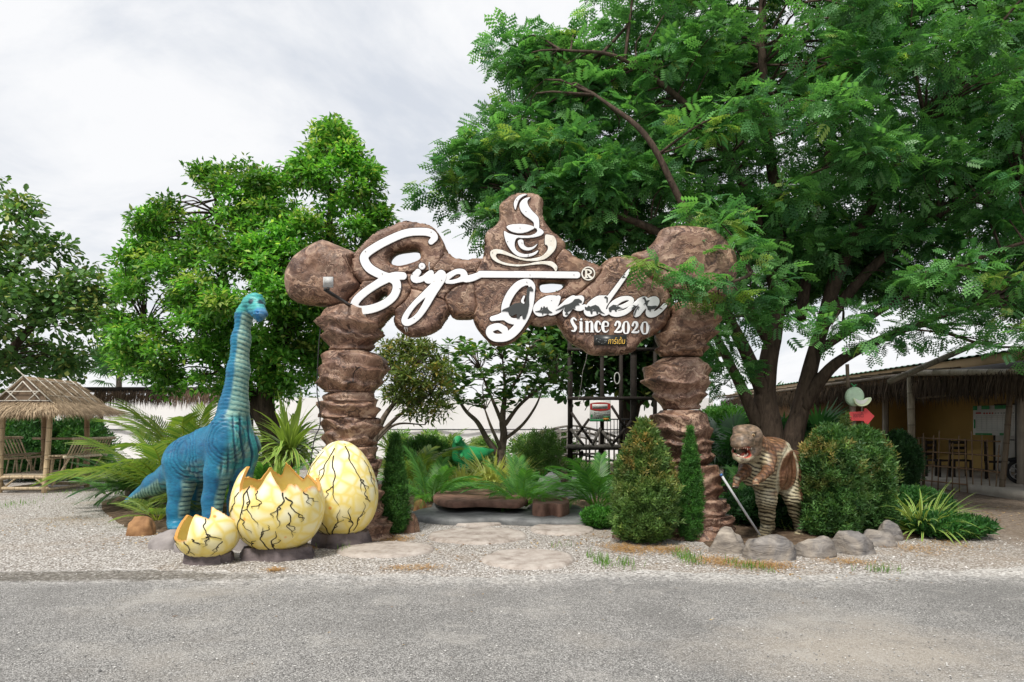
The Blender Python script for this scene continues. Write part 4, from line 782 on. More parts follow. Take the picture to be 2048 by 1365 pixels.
b.ell(w(359, 1054, 10.62), (0.16, 0.20, 0.075), k=0.06)
b.chain([(w(450, 890, 10.15), 0.25), (w(436, 945, 10.15), 0.185), (w(425, 1000, 10.15), 0.14), (w(424, 1060, 10.1), 0.14)], 0.07); b.ell(w(425, 1068, 10.0), (0.15, 0.18, 0.07), k=0.06)
b.chain([(w(400, 930, 11.3), 0.22), (w(392, 990, 11.3), 0.15), (w(388, 1030, 11.3), 0.13)], 0.07); b.ell(w(390, 1036, 11.25), (0.15, 0.18, 0.07), k=0.06)
b.chain([(w(490, 895, 10.45), 0.23), (w(482, 950, 10.45), 0.16), (w(474, 1000, 10.5), 0.13), (w(470, 1050, 10.5), 0.13)], 0.07); b.ell(w(472, 1058, 10.4), (0.15, 0.18, 0.07), k=0.06)
b.ell(w(376, 915, 10.62), (0.27, 0.16, 0.34), k=0.05)      # haunch
b.ell(w(452, 870, 10.08), (0.24, 0.16, 0.33), k=0.05)     # shoulder
V, Q = b.mesh(); V = relax(V, Q, 3); N = vnormals(V, Q)
fw = np.array([0.985, -0.17, 0]); ax = np.array([[w(462, 868, 10.35)[2], *w(462, 868, 10.35)[:2]]])
zs = V[:, 2]; q = V * 1.0
nz = fbm(q * 3.0, 3); nf = fbm(q * np.array([9, 9, 16]), 3)
blue = mix3((0.009, 0.125, 0.245), (0.016, 0.19, 0.315), sstep(-0.5, 0.5, nz)); blue = mix3(blue, (0.008, 0.07, 0.19), sstep(0.1, 0.7, nf) * 0.6)
pale = mix3((0.26, 0.45, 0.38), (0.38, 0.54, 0.42), sstep(-0.5, 0.5, nz)); teal = np.array((0.06, 0.36, 0.36))
nk = sstep(0.10, 0.34, N @ fw + 0.08 * nz) * sstep(1.62, 1.78, zs) * sstep(3.30, 3.16, zs)                      # throat band
chest = sstep(0.30, 0.70, N @ fw + 0.15 * nz) * sstep(0.75, 1.0, zs) * sstep(1.8, 1.65, zs) * (V[:, 0] > w(445, 900, 10.3)[0])
belly = sstep(0.25, 0.65, -N[:, 2] + 0.15 * nz) * sstep(0.42, 0.55, zs) * sstep(1.3, 1.0, zs)
inleg = sstep(0.60, 0.85, N @ np.array([0.93, -0.30, 0]) + 0.12 * nz) * sstep(0.16, 0.24, zs) * sstep(0.95, 0.75, zs)
tail = sstep(0.05, 0.35, -N[:, 2] + 0.1 * nz) * (V[:, 0] < w(330, 960, 11.3)[0])
stripe = lambda f, wv: sstep(0.60, 0.92, np.sin(f) * 0.5 + 0.5 + 0.20 * wv)
c = blue
st = stripe(zs * 92 + 1.5 * nz + 4 * (N @ np.array([0.6, 0.8, 0])), nf)
c = mix3(c, pale, nk * 0.9); c = mix3(c, (0.035, 0.16, 0.19), st * nk * 0.9)
ch = stripe((V[:, 0] * 62 + V[:, 1] * 24) + 5.0 * fbm(q * 2.6, 2), nf); c = mix3(c, mix3(teal, pale, sstep(-0.2, 0.5, nf)), chest * 0.85); c = mix3(c, (0.012, 0.07, 0.13), ch * chest * 0.9)
c = mix3(c, mix3(teal, pale, sstep(-0.3, 0.4, nf)), belly * 0.55); c = mix3(c, (0.02, 0.09, 0.14), stripe(zs * 70 + 4 * nz, nf) * belly)
c = mix3(c, pale, inleg * 0.85); c = mix3(c, (0.02, 0.10, 0.14), stripe(zs * 88 + 2 * nz, nf) * inleg)
c = mix3(c, pale, tail * 0.85); c = mix3(c, (0.02, 0.10, 0.12), stripe(V[:, 0] * 95 - zs * 20, nf) * tail)
# concentric folds on haunch and shoulder
fold = np.zeros(len(V))
for cc, rr in ((w(380, 912, 10.5), 0.42), (w(455, 880, 10.0), 0.40)):
    d = np.linalg.norm((V - cc) * (1, 0.8, 0.85), axis=1); fold = np.maximum(fold, stripe(d * 112 + 5 * nz + 3 * nf, nf) * sstep(0.10, 0.2, d) * sstep(rr, rr - 0.14, d))
c = mix3(c, (0.008, 0.055, 0.15), fold * 0.5 * (1 - nk))
face = sstep(3.19, 3.26, zs) * sstep(-0.25, 0.3, N @ np.array([0.3, -0.6, 0.5]) + 0.3 * nz); c = mix3(c, (0.07, 0.42, 0.36), face * 0.75); c = mix3(c, (0.02, 0.16, 0.42), sstep(w(517, 620, 10)[0], w(522, 620, 10)[0], V[:, 0]) * sstep(3.28, 3.22, zs) * (zs > 3.0) * 0.7)
for ex, ey in ((502, 604), (522, 604)):
    de = np.linalg.norm((V - w(ex, ey, 9.96)) * (1, 0.5, 1), axis=1); c = mix3(c, (0.01, 0.04, 0.06), sstep(0.055, 0.03, de))
disp = -0.006 * st * nk - 0.012 * fold - 0.015 * ch * chest - 0.005 * stripe(zs * 88 + 2 * nz, nf) * inleg + 0.004 * np.sin(zs * 120 + 4 * nz) * (zs > 1.6) * (1 - nk) + 0.005 * nf
V = V + N * disp[:, None]
dino = thing('blue_long_necked_dinosaur', 'blue long-necked dinosaur statue with pale striped throat behind the eggs', 'statue', (w(400, 1060, 10.6)[0], 10.6, 0))
part('body', V, [Q], M['dino_paint'], dino, True, c)
def ball(name, c, r, mat, parent, cols=None, n=14, sc=(1, 1, 1)):
    u = np.linspace(0, np.pi, n); t = np.linspace(0, 2 * np.pi, 2 * n, endpoint=False); U, T = np.meshgrid(u, t, indexing='ij')
    d = np.stack([np.sin(U) * np.cos(T), np.sin(U) * np.sin(T), np.cos(U)], -1).reshape(-1, 3); k = 2 * n; I = np.arange(len(d)).reshape(n, k)
    Qd = np.stack([I[:-1].ravel(), I[1:].ravel(), np.roll(I, -1, 1)[1:].ravel(), np.roll(I, -1, 1)[:-1].ravel()], 1)
    cc = None
    if cols is not None: cc = cols(d)
    return part(name, np.asarray(c) + d * r * np.asarray(sc), [Qd], mat, parent, True, cc)
eyec = lambda look, iris: (lambda d: np.where((d @ look)[:, None] > 0.93, np.array((0.005, 0.005, 0.005)), np.where((d @ look)[:, None] > 0.72, np.array(iris), np.array((0.25, 0.22, 0.15)))))
look = np.array([0.1, -0.99, 0.05]); look /= np.linalg.norm(look)
ball('eye', w(501, 605, 9.985), 0.030, M['eye'], dino, eyec(look, (0.12, 0.22, 0.06))); ball('eye', w(520, 605, 9.99), 0.024, M['eye'], dino, eyec(look, (0.12, 0.22, 0.06)))

# ------------------------------------------------------------------ striped meat-eating dinosaur with open jaws
b = Body((2.5, 8.85, -0.05), (5.4, 12.2, 1.85), 0.0135)
b.chain([(w(1512, 942, 9.75), 0.24), (w(1540, 944, 10.0), 0.275), (w(1568, 940, 10.3), 0.31)], 0.1); b.ell(w(1540, 905, 9.95), (0.30, 0.36, 0.22), k=0.1)
b.chain([(w(1585, 935, 10.6), 0.26), (w(1640, 935, 11.2), 0.16), (w(1690, 945, 11.8), 0.05)], 0.12)
b.chain([(w(1522, 918, 9.8), 0.27), (w(1505, 895, 9.6), 0.20), (w(1502, 884, 9.5), 0.165)], 0.08)
# upper head
b.ell(w(1496, 872, 9.42), (0.185, 0.22, 0.155), k=0.05); b.ell(w(1484, 880, 9.20), (0.145, 0.19, 0.105), k=0.05); b.cone(w(1497, 880, 9.4), 0.15, w(1481, 884, 9.12), 0.105, 0.05)
b.ell(w(1474, 866, 9.24), (0.05, 0.08, 0.035), k=0.03); b.ell(w(1504, 865, 9.22), (0.05, 0.08, 0.035), k=0.03)
b.ell(w(1482, 859, 9.32), (0.11, 0.12, 0.06), k=0.05)
b.chain([(w(1468, 889, 9.12), 0.045), (w(1484, 890.5, 9.02), 0.05), (w(1502, 889, 9.14), 0.045)], 0.03)
# jaw
b.chain([(w(1507, 897, 9.45), 0.10), (w(1502, 908, 9.25), 0.062), (w(1492, 919, 9.08), 0.045), (w(1482, 920, 9.03), 0.042), (w(1473, 913, 9.10), 0.045), (w(1472, 903, 9.26), 0.06)], 0.03)
b.ell(w(1489, 915, 9.22), (0.10, 0.16, 0.05), k=0.04)
b.ell(w(1486, 904.5, 9.10), (0.103, 0.24, 0.068), R=None, k=0.02, sub=True)
for ex in (1477, 1499): b.ell(w(ex, 876, 9.02), (0.016, 0.03, 0.014), k=0.012, sub=True)
# arms
b.chain([(w(1494, 938, 9.62), 0.10), (w(1485, 950, 9.48), 0.068), (w(1475, 958, 9.35), 0.052), (w(1472, 967, 9.30), 0.042)], 0.03)
b.chain([(w(1536, 918, 9.52), 0.12), (w(1537, 940, 9.38), 0.075), (w(1523, 955, 9.2), 0.055), (w(1512, 962, 9.12), 0.046)], 0.03)
for (px, py, Y0, dx) in ((1472, 968, 9.28, 0), (1512, 964, 9.1, 0)):
    for j in (-1, 0, 1): b.chain([(w(px, py, Y0) + (0.022 * j, 0, 0), 0.022), (w(px + 1.2 * j - 1, py + 6, Y0 - 0.05) + (0.022 * j, 0, 0), 0.018), (w(px + 1.4 * j - 1, py + 11, Y0 - 0.03) + (0.024 * j, 0, 0), 0.008)], 0.012)
# legs
b.ell(w(1567, 940, 10.02), (0.215, 0.17, 0.34), k=0.05)
b.chain([(w(1574, 958, 10.1), 0.21), (w(1586, 995, 10.0), 0.125), (w(1590, 1022, 10.15), 0.09), (w(1600, 1048, 10.3), 0.085), (w(1600, 1068, 10.2), 0.08)], 0.06)
b.chain([(w(1532, 966, 10.0), 0.19), (w(1533, 1000, 9.85), 0.135), (w(1534, 1030, 9.95), 0.105), (w(1536, 1052, 10.1), 0.09), (w(1528, 1066, 9.95), 0.085)], 0.06)
for bx, by, Y0 in ((1598, 1074, 10.05), (1526, 1072, 9.8)):
    for j in (-1, 0, 1): b.chain([(w(bx, by - 4, Y0 + 0.1), 0.065), (w(bx + 6 * j, by - 1, Y0 - 0.06) , 0.042), (w(bx + 8 * j, by + 2, Y0 - 0.16), 0.02)], 0.03)
V, Q = b.mesh(); V = relax(V, Q, 1); N = vnormals(V, Q); zs = V[:, 2]
nz = fbm(V * 3.2 + 5, 3); nf = fbm(V * np.array([7, 7, 22]) + 9, 3); n2 = fbm(V * 16, 3)
brown = mix3((0.145, 0.062, 0.030), (0.29, 0.155, 0.082), sstep(-0.5, 0.5, nf)); brown = mix3(brown, (0.34, 0.25, 0.17), sstep(0.25, 0.7, n2) * 0.5)
cream = mix3((0.36, 0.31, 0.19), (0.54, 0.49, 0.33), sstep(-0.4, 0.5, nz))
dirf = np.array([-0.45, -0.75, -0.35]); dirf /= np.linalg.norm(dirf)
hd = (V[:, 1] < 9.62) & (zs > w(0, 926, 9.4)[2]) & (V[:, 0] < w(1522, 890, 9.4)[0])
under = sstep(0.05, 0.50, N @ dirf + 0.25 * nz - 0.25) * (~hd); legm = sstep(0.72, 0.55, zs); outer = sstep(-0.1, 0.45, N[:, 0] + 0.3 * nz) * (V[:, 0] > w(1555, 1000, 10)[0]) * sstep(0.2, 0.4, zs); under = np.maximum(under, legm * 0.85 * (1 - 0.9 * outer))
c = mix3(brown, cream, under)
s1 = sstep(0.40, 0.76, 0.5 + 0.5 * np.sin(zs * 128 + 9.0 * nz + V[:, 0] * 30) + 0.25 * n2)
c = mix3(c, (0.018, 0.012, 0.009), s1 * (0.55 + 0.4 * under) * (~hd))
back = (1 - under) * (~hd); s2 = sstep(0.6, 0.9, 0.5 + 0.5 * np.sin((V[:, 0] * 60 + V[:, 1] * 40) + 5 * nz)); c = mix3(c, (0.05, 0.025, 0.015), s2 * back * 0.7)
# oval thigh patch with pale rim
d = np.sqrt((((V - w(1567, 938, 9.9)) / np.array([0.20, 0.5, 0.34])) ** 2).sum(1)); fr = sstep(0.4, 0.0, np.abs(V[:, 1] - 9.85) - 0.1)
patch = sstep(1.0, 0.92, d); rimm = sstep(0.86, 0.96, d) * sstep(1.2, 1.08, d)
c = mix3(c, mix3((0.13, 0.055, 0.028), (0.24, 0.125, 0.07), sstep(-0.4, 0.4, fbm(V * np.array([30, 10, 5]), 3))), patch); dk = sstep(0.75, 0.1, np.sqrt((((V - w(1565, 952, 9.9)) / np.array([0.12, 0.5, 0.2])) ** 2).sum(1))) * sstep(-0.3, 0.3, fbm(V * np.array([34, 10, 7]) + 3, 3)); c = mix3(c, (0.03, 0.014, 0.009), dk * 0.85 * patch); c = mix3(c, (0.46, 0.43, 0.31), rimm * 0.85 * sstep(-0.6, 0.1, fbm(V * 12, 2)))
disp = -0.006 * s1 * under * (~hd) - 0.014 * sstep(0.1, 0.0, np.abs(d - 1.0)) - 0.005 * s2 * back + 0.004 * n2
# head colours
hc = mix3((0.10, 0.075, 0.055), (0.25, 0.175, 0.12), sstep(-0.5, 0.5, fbm(V * np.array([25, 10, 40]), 3))); c = np.where(hd[:, None], hc, c)
lip = hd & (zs < w(0, 893.5, 9.1)[2]) & (zs > w(0, 887, 9.1)[2]) & (V[:, 1] < 9.3); c[lip] = (0.035, 0.026, 0.024)
mouth = hd & (((V - w(1486, 904.5, 9.12)) / np.array([0.118, 0.27, 0.082])) ** 2).sum(1).__lt__(1.0); c[mouth] = mix3((0.30, 0.028, 0.022), (0.45, 0.09, 0.06), sstep(-0.4, 0.4, nz))[mouth]
deep = mouth & (V[:, 1] > 9.22); c[deep] = (0.10, 0.012, 0.010)
jaw = hd & (zs < w(0, 913, 9.2)[2]) & ~mouth; c[jaw] = mix3((0.36, 0.32, 0.22), (0.14, 0.10, 0.07), sstep(0.2, 0.6, n2))[jaw]
claw = ((V[:, 1] < 9.4) & (zs < w(0, 974, 9.2)[2]) & (zs > w(0, 985, 9.2)[2]) & (V[:, 0] < w(1520, 970, 9.2)[0])) | (zs < 0.035); c[claw] = (0.05, 0.045, 0.04)
trex = thing('striped_carnivore_dinosaur', 'brown striped two-legged dinosaur statue with open toothed jaws among bushes', 'statue', (w(1560, 1075, 10.0)[0], 10.0, 0))
part('body', V + N * disp[:, None], [Q], M['dino_paint'], trex, True, c)
def tooth(p, dz, r, L): mb = MB(); mb.tube([p, p + (0, -0.004, dz * L * 0.6), p + (0, 0.004, dz * L)], [r, r * 0.7, 0.001], 6); mb.build('tooth', M['tooth'], trex, True)
for i, t in enumerate(np.linspace(-1, 1, 10)):
    p = w(1485.5 + 16.5 * t, 893 + 1.5 * t * t, 9.06 + 0.14 * t * t); tooth(p, -1, 0.011, 0.055 if i in (2, 7) else 0.036)
for i, t in enumerate(np.linspace(-1, 1, 9)):
    p = w(1483.5 + 11.5 * t, 917.5 - 6 * t * t, 9.03 + 0.10 * t * t); tooth(p, 1, 0.010, 0.036 if i not in (2, 6) else 0.048)
mb = MB(); mb.tube([w(1487, 911, 9.35), w(1486, 912.5, 9.2), w(1484, 913.5, 9.10)], [0.05, 0.045, 0.02], 10); o = mb.build('tongue', simple('tongue_pink', (0.50, 0.14, 0.10), 0.35, 0.1, 8, 0), trex, True)
look = np.array([-0.25, -0.96, 0.0]); look /= np.linalg.norm(look)
for ex, ey, Y0 in ((1472.5, 872, 9.135), (1506.5, 871, 9.135)): ball('eye', w(ex, ey, Y0), 0.024, M['eye'], trex, eyec(look, (0.30, 0.16, 0.05)))

# ------------------------------------------------------------------ small green dinosaur far back in the garden
b = Body((-1.8, 16.4, -0.05), (0.3, 18.4, 1.6), 0.02)
b.chain([(w(918, 893, 17.2), 0.16), (w(925, 912, 17.3), 0.24), (w(945, 915, 17.4), 0.26), (w(965, 908, 17.5), 0.14), (w(985, 902, 17.7), 0.05)], 0.1)
b.chain([(w(918, 893, 17.2), 0.15), (w(915, 882, 17.1), 0.11)], 0.06); b.ell(w(917, 878, 17.05), (0.10, 0.12, 0.075), k=0.04); b.cone(w(916, 880, 17.0), 0.08, w(913, 886, 16.85), 0.05, 0.03)
b.chain([(w(930, 925, 17.2), 0.14), (w(932, 950, 17.1), 0.09), (w(928, 980, 17.2), 0.06)], 0.06); b.chain([(w(950, 925, 17.5), 0.14), (w(952, 950, 17.4), 0.09), (w(950, 980, 17.5), 0.06)], 0.06)
b.chain([(w(920, 905, 17.1), 0.06), (w(925, 916, 16.9), 0.035), (w(927, 914, 16.8), 0.02)], 0.03)
V, Q = b.mesh(); N = vnormals(V, Q); nz = fbm(V * 6, 3)
c = mix3((0.012, 0.20, 0.065), (0.03, 0.36, 0.12), sstep(-0.5, 0.5, nz)); c = mix3(c, (0.30, 0.34, 0.04), sstep(0.1, 0.6, -N[:, 2] + 0.2 * nz) * (V[:, 0] > w(928, 900, 17.3)[0]))
gd = thing('green_dinosaur', 'small bright green dinosaur statue in the garden behind yellow grasses', 'statue', (w(935, 980, 17.3)[0], 17.3, 0)); part('body', V, [Q], M['dino_paint'], gd, True, c)

# ------------------------------------------------------------------ rocks, stepping stones, pond
def ico(sub=3):
    import bmesh
    bm = bmesh.new(); bmesh.ops.create_icosphere(bm, subdivisions=sub, radius=1); v = np.array([x.co[:] for x in bm.verts]); f = np.array([[y.index for y in x.verts] for x in bm.faces]); bm.free(); return v, f
IV, IF = ico(4)
def rock(name, label, x0, x1, ytop, ybase, mat, seed, depth=0.8, cat='rock', group=None, parent=None, Yoff=0.0, flat=0.0):
    Y = gy(ybase); c = W((x0 + x1) / 2, ybase, Y); hw = (x1 - x0) / 2 / F * Y; h = (ybase - ytop) / F * Y
    rs = np.random.default_rng(seed); d = IV.copy(); r = np.ones(len(d))
    for _ in range(9):
        n = rs.normal(size=3); n[2] = abs(n[2]) * 0.8; n /= np.linalg.norm(n); r = np.minimum(r, rs.uniform(0.68, 1.0) / np.maximum(d @ n, 0.12))
    r = np.minimum(r, 1.08) * (1 + 0.20 * fbm(d * 1.7 + seed, 4) + 0.03 * fbm(d * 6 + seed, 3)); v = d * r[:, None]
    v /= np.array([np.abs(v[:, 0]).max(), np.abs(v[:, 1]).max(), v[:, 2].max()]); v[:, 2] = np.where(v[:, 2] < 0, v[:, 2] * 0.35, np.abs(v[:, 2]) ** (1 - flat) if flat else v[:, 2])
    v = v * (hw, hw * depth, h) + (c[0], Y + hw * depth * 0.8, 0)
    o = part(name, v, [IF], M[mat], parent, True, base=(c[0], Y + hw * depth * 0.8, 0) if parent is None else None)
    if parent is None: tag(o, label, cat, group)
    return o
gr = 'grey boulders edging the planting bed'
for i, (a, b_, t, bs, mt, lb) in enumerate([(1420, 1503, 1056, 1108, 'grey_rock', 'rounded brownish grey boulder nearest the foot of the right pillar'), (1490, 1606, 1073, 1121, 'grey_rock', 'largest grey streaked boulder in front of the striped dinosaur'),
        (1592, 1690, 1075, 1116, 'grey_rock', 'pale tan grey boulder below the big leafy bush'), (1668, 1766, 1064, 1110, 'grey_rock', 'smooth grey boulder, fourth along the bed edge from the pillar'), (1735, 1815, 1064, 1094, 'grey_rock', 'low grey boulder at the right end of the bed edge'), (1760, 1818, 1043, 1082, 'grey_rock', 'dark upright boulder behind the right end of the bed edge'),
        (1385, 1462, 1046, 1084, 'gate_rock', 'brown mound of rock at the right foot of the right pillar'), (1226, 1278, 1030, 1080, 'gate_rock', 'brown pointed rock left of the orange tipped bush')]):
    rock('boulder', lb, a, b_, t, bs, mt, 100 + i, group=gr)
gl = 'low rocks at the left of the gate'
for i, (a, b_, t, bs, mt, lb) in enumerate([(242, 304, 1035, 1072, 'brown_rock', 'orange brown rock beside the blue dinosaur foot'), (284, 368, 1062, 1100, 'slab_grey', 'flat grey rock in front of the blue dinosaur foot'), (338, 410, 1070, 1106, 'slab_grey', 'flat grey rock behind the small eggshell'), (455, 520, 1060, 1102, 'slab_grey', 'grey rock between the small eggshell and the broken egg'), (795, 838, 1028, 1066, 'gate_rock', 'brown grey rock right of the narrow cypress')]):
    if mt == 'slab_grey': mt = 'flat_grey'
    if mt == 'flat_grey' and 'flat_grey' not in M:
        m = MT('flat_grey', 0.85, 0.25); co = m.coord((1, 1, 1), 9.0); wv = m.noise(co, 3, 7, 0.62, 0.4); m.col(m.ramp(wv, [(0.3, (0.15, 0.135, 0.135)), (0.7, (0.36, 0.33, 0.32))])); m.bump(wv, 0.4, 0.03)
    rock('boulder', lb, a, b_, t, bs, mt, 130 + i, depth=0.7, group=gl, flat=0.3)
def step_stone(cx, cy, wpx, hpx, seed, label):
    y0, y1 = gy(cy + hpx / 2), gy(cy - hpx / 2); Y = (y0 + y1) / 2; ry = (y1 - y0) / 2; x = (cx - CX) / F * gy(cy); rx = wpx / 2 / F * gy(cy)
    a = np.linspace(0, 2 * np.pi, 72, endpoint=False); rs = np.random.default_rng(seed); k = 1 + 0.09 * fbm(np.stack([np.cos(a) * 2, np.sin(a) * 2, 0 * a + seed], 1), 4)
    rows = [(1.05, -0.02), (1.02, 0.014), (0.985, 0.028), (0.93, 0.034), (0.75, 0.037), (0.5, 0.038), (0.25, 0.038)]
    V = np.concatenate([np.stack([x + rx * s * k * np.cos(a), Y + ry * s * k * np.sin(a), z + 0.006 * fbm(np.stack([3 * s * np.cos(a), 3 * s * np.sin(a), 0 * a + seed], 1), 3) * (z > 0)], 1) for s, z in rows] + [np.array([[x, Y, 0.038]])])
    j = np.arange(72); Q = np.concatenate([np.stack([i * 72 + j, i * 72 + (j + 1) % 72, (i + 1) * 72 + (j + 1) % 72, (i + 1) * 72 + j], 1) for i in range(6)])
    tag(part('stepping_stone', V, [Q, np.stack([6 * 72 + j, 6 * 72 + (j + 1) % 72, np.full(72, 7 * 72)], 1)], M['step_stone'], None, True, base=(x, Y, 0)), label, 'stepping stone', 'round stepping stones in the gravel')
step_stone(1058, 1121, 178, 38, 1, 'pale oval stepping stone nearest the road'); step_stone(956, 1073, 196, 30, 2, 'widest oval stepping stone in the middle of the gravel path'); step_stone(1125, 1060, 124, 22, 3, 'stepping stone beside the right hand bushes'); step_stone(954, 1047, 102, 13, 4, 'smallest stepping stone nearest the dark pond ledge'); step_stone(770, 1102, 186, 30, 5, 'pale stepping stone right of the tall egg')
# dark flat ledge of the pond
def slab(name, label, poly, z0, z1, mat, seed, cat, parent=None, group=None):
    P = np.array([G(x, y, z1) for x, y in poly])[:, :2]; P = closed_curve(P, 4); n = len(P); c = P.mean(0); rs = np.random.default_rng(seed)
    j = rs.normal(size=(n, 1)) * 0.008; d = P - c; rows = []
    for s, z in ((1.02, z0), (1.03, z0 * 0.4 + z1 * 0.6), (1.0, z1 - 0.01), (0.975, z1), (0.7, z1), (0.35, z1)): rows.append(np.column_stack([c + d * (s + j), np.full(n, z) + 0.008 * fbm(np.column_stack([(c + d * s) * 4, np.full(n, seed)]), 3)]))
    V = np.concatenate(rows + [np.array([[*c, z1]])]); k = np.arange(n); Q = np.concatenate([np.stack([i * n + k, i * n + (k + 1) % n, (i + 1) * n + (k + 1) % n, (i + 1) * n + k], 1) for i in range(5)])
    T = np.stack([5 * n + k, 5 * n + (k + 1) % n, np.full(n, 6 * n)], 1)
    if np.cross(d[0], d[1]) < 0: Q = Q[:, ::-1]; T = T[:, ::-1]
    o = part(name, V, [Q, T], M[mat], parent, True, base=(*c, 0) if parent is None else None)
    if parent is None: tag(o, label, cat, group)
    return o
slab('stone_ledge', 'dark grey flat stone ledge in front of the garden pond', [(830, 1030), (900, 1038), (1000, 1037), (1100, 1041), (1180, 1040), (1188, 1026), (1150, 1016), (1050, 1018), (980, 1008), (900, 1012), (850, 1016), (826, 1022)], -0.02, 0.10, 'slate', 3, 'ledge')
slab('wooden_slab', 'wide brown wooden slab bridging the pond behind the ledge', [(868, 992), (900, 1003), (960, 1001), (1030, 1004), (1052, 994), (1020, 982), (1000, 984), (960, 976), (905, 975), (880, 981)], 0.19, 0.30, 'log_wood', 4, 'slab')
slab('tree_stump', 'dark sawn tree stump table beside the pond palm', [(1066, 1006), (1085, 1009), (1104, 1007), (1120, 1010), (1137, 1004), (1131, 996), (1110, 993), (1090, 991), (1070, 995)], 0.0, 0.30, 'log_wood', 6, 'stump')
gp = 'grey rocks around the pond'
for i, (a, b_, t, bs, mt, lb) in enumerate([(860, 905, 1000, 1020, 'slate', 'small dark rock at the left end of the pond ledge'), (822, 856, 1000, 1024, 'brown_rock', 'small brown rock at the far left of the pond'), (925, 952, 996, 1012, 'slate', 'pale round stone under the wooden slab'), (1050, 1080, 1006, 1028, 'slate', 'pale rounded rock beside the stump'), (1066, 1140, 945, 1000, 'slate', 'smooth blue grey rock left of the fountain notch'), (1130, 1196, 940, 1002, 'slate', 'smooth blue grey rock right of the fountain notch'), (1120, 1180, 1012, 1030, 'slate', 'flat grey rock in front of the stump')]):
    rock('boulder', lb, a, b_, t, bs, mt, 160 + i, group=gp)
# pipe leaning between pillar and statue
lp = thing('leaning_pipe', 'thin grey pipe leaning from the right pillar towards the striped dinosaur', 'pipe', G(1520, 1072))
mb = MB(); mb.tube([W(1443, 951, 9.55), W(1481, 1011, 9.6), W(1521, 1073, 9.68)], 0.016, 10); mb.build('pipe', M['pvc_pipe'], lp, True)
mb = MB(); mb.tube([W(1441.5, 948.5, 9.55), W(1443.5, 952, 9.55)], 0.020, 10); mb.build('cap', M['blue_cap'], lp, True)
# ------------------------------------------------------------------ foliage toolkit
def frames(d, up=None, roll=None):
    d = d / (np.linalg.norm(d, axis=1)[:, None] + 1e-9)
    if up is None: up = np.tile((0, 0, 1.0), (len(d), 1))
    s = np.cross(d, up); bad = np.linalg.norm(s, axis=1) < 1e-3; s[bad] = (1, 0, 0); s /= np.linalg.norm(s, axis=1)[:, None]; n = np.cross(s, d)
    if roll is not None:
        c, r = np.cos(roll)[:, None], np.sin(roll)[:, None]; s, n = s * c + n * r, n * c - s * r
    return np.stack([s, d, n], 2)
def inst(tv, tf, P, R, S, C, shade=None):
    """template copies: returns verts, faces list, colours"""
    n, k = len(P), len(tv); S = np.broadcast_to(np.asarray(S, float).reshape(n, -1), (n, 3)) if np.ndim(S) > 1 else np.repeat(np.asarray(S, float)[:, None], 3, 1)
    V = np.einsum('nij,nkj->nki', R, tv[None] * S[:, None, :]) + P[:, None]
    F = [(f[None] + k * np.arange(n)[:, None, None]).reshape(-1, f.shape[1]) for f in tf]
    Cc = np.repeat(C[:, None], k, 1)
    if shade is not None: Cc = Cc * shade[None, :, None] if shade.ndim == 1 else Cc * shade[None]
    return V.reshape(-1, 3), F, Cc.reshape(-1, 3)
LANCE = (np.array([(0, 0, 0), (-0.15, 0.38, 0.05), (0, 0.45, -0.01), (0.15, 0.38, 0.05), (0, 1, -0.14)], float), [np.array([(0, 2, 1), (0, 3, 2), (1, 2, 4), (2, 3, 4)])])
LANCE_W = (np.array([(0, 0, 0), (-0.24, 0.42, 0.06), (0, 1, -0.14), (0.24, 0.42, 0.06)], float), [np.array([(0, 2, 1), (0, 3, 2)])])
OBOV = (np.array([(0, 0, 0), (-0.10, 0.25, 0.02), (0.10, 0.25, 0.02), (-0.27, 0.62, 0.05), (0, 0.62, -0.01), (0.27, 0.62, 0.05), (-0.16, 0.9, 0.0), (0.16, 0.9, 0.0), (0, 1, -0.06)], float),
        [np.array([(0, 4, 1), (0, 2, 4), (1, 4, 3), (2, 5, 4), (3, 4, 6), (4, 5, 7), (6, 4, 8), (4, 7, 8)])])
RHOMB = (np.array([(0, 0, 0), (-0.2, 0.45, 0.02), (0, 1, 0), (0.2, 0.45, 0.02)], float), [np.array([(0, 3, 2, 1)])])
def raintree_leaf(npin=6, npair=5, tri=False):
    V, Fq = [], []
    def quad(p, d, n, l, wd):
        s = np.cross(d, n); b = len(V)
        if tri: V.extend([p + d * l * 0.25 - s * wd * 1.2, p + d * l * 0.2 + s * wd * 1.2, p + d * l * 1.1]); Fq.append((b, b + 1, b + 2)); return
        V.extend([p, p + d * l * 0.5 + s * wd, p + d * l, p + d * l * 0.5 - s * wd]); Fq.append((b, b + 1, b + 2, b + 3))
    for i in range(npin):
        t = 0.25 + 0.75 * i / (npin - 1); ax = np.array([0, t * 0.9, -0.16 * t * t]); pl = 0.46 * (0.75 + 0.45 * math.sin(math.pi * (0.25 + 0.6 * i / npin)))
        for sd in (-1, 1):
            d = np.array([sd * 0.86, 0.50 + 0.1 * i / npin, -0.16]); d /= np.linalg.norm(d)
            for j in range(npair):
                u = (j + 0.6) / npair; p = ax + d * pl * u + np.array([0, 0, -0.10 * u * u]); e = np.cross(d, (0, 0, 1)); e /= np.linalg.norm(e)
                for sg in (-1, 1):
                    q = e * sg * 0.85 + d * 0.5 + np.array([0, 0, -0.25]); q /= np.linalg.norm(q); nn = np.array([0.1 * sd, -0.1, 1.0]); nn -= q * (nn @ q); nn /= np.linalg.norm(nn)
                    quad(p, q, nn, 0.52 / npair * 1.25 * (0.8 + 0.4 * u), 0.060 * 4 / npair)
    return np.array(V), [np.array(Fq)]
RT_FINE = raintree_leaf(4, 3, True); RT_MID = raintree_leaf(4, 3, True); RT_MID[0][:] *= 1.0
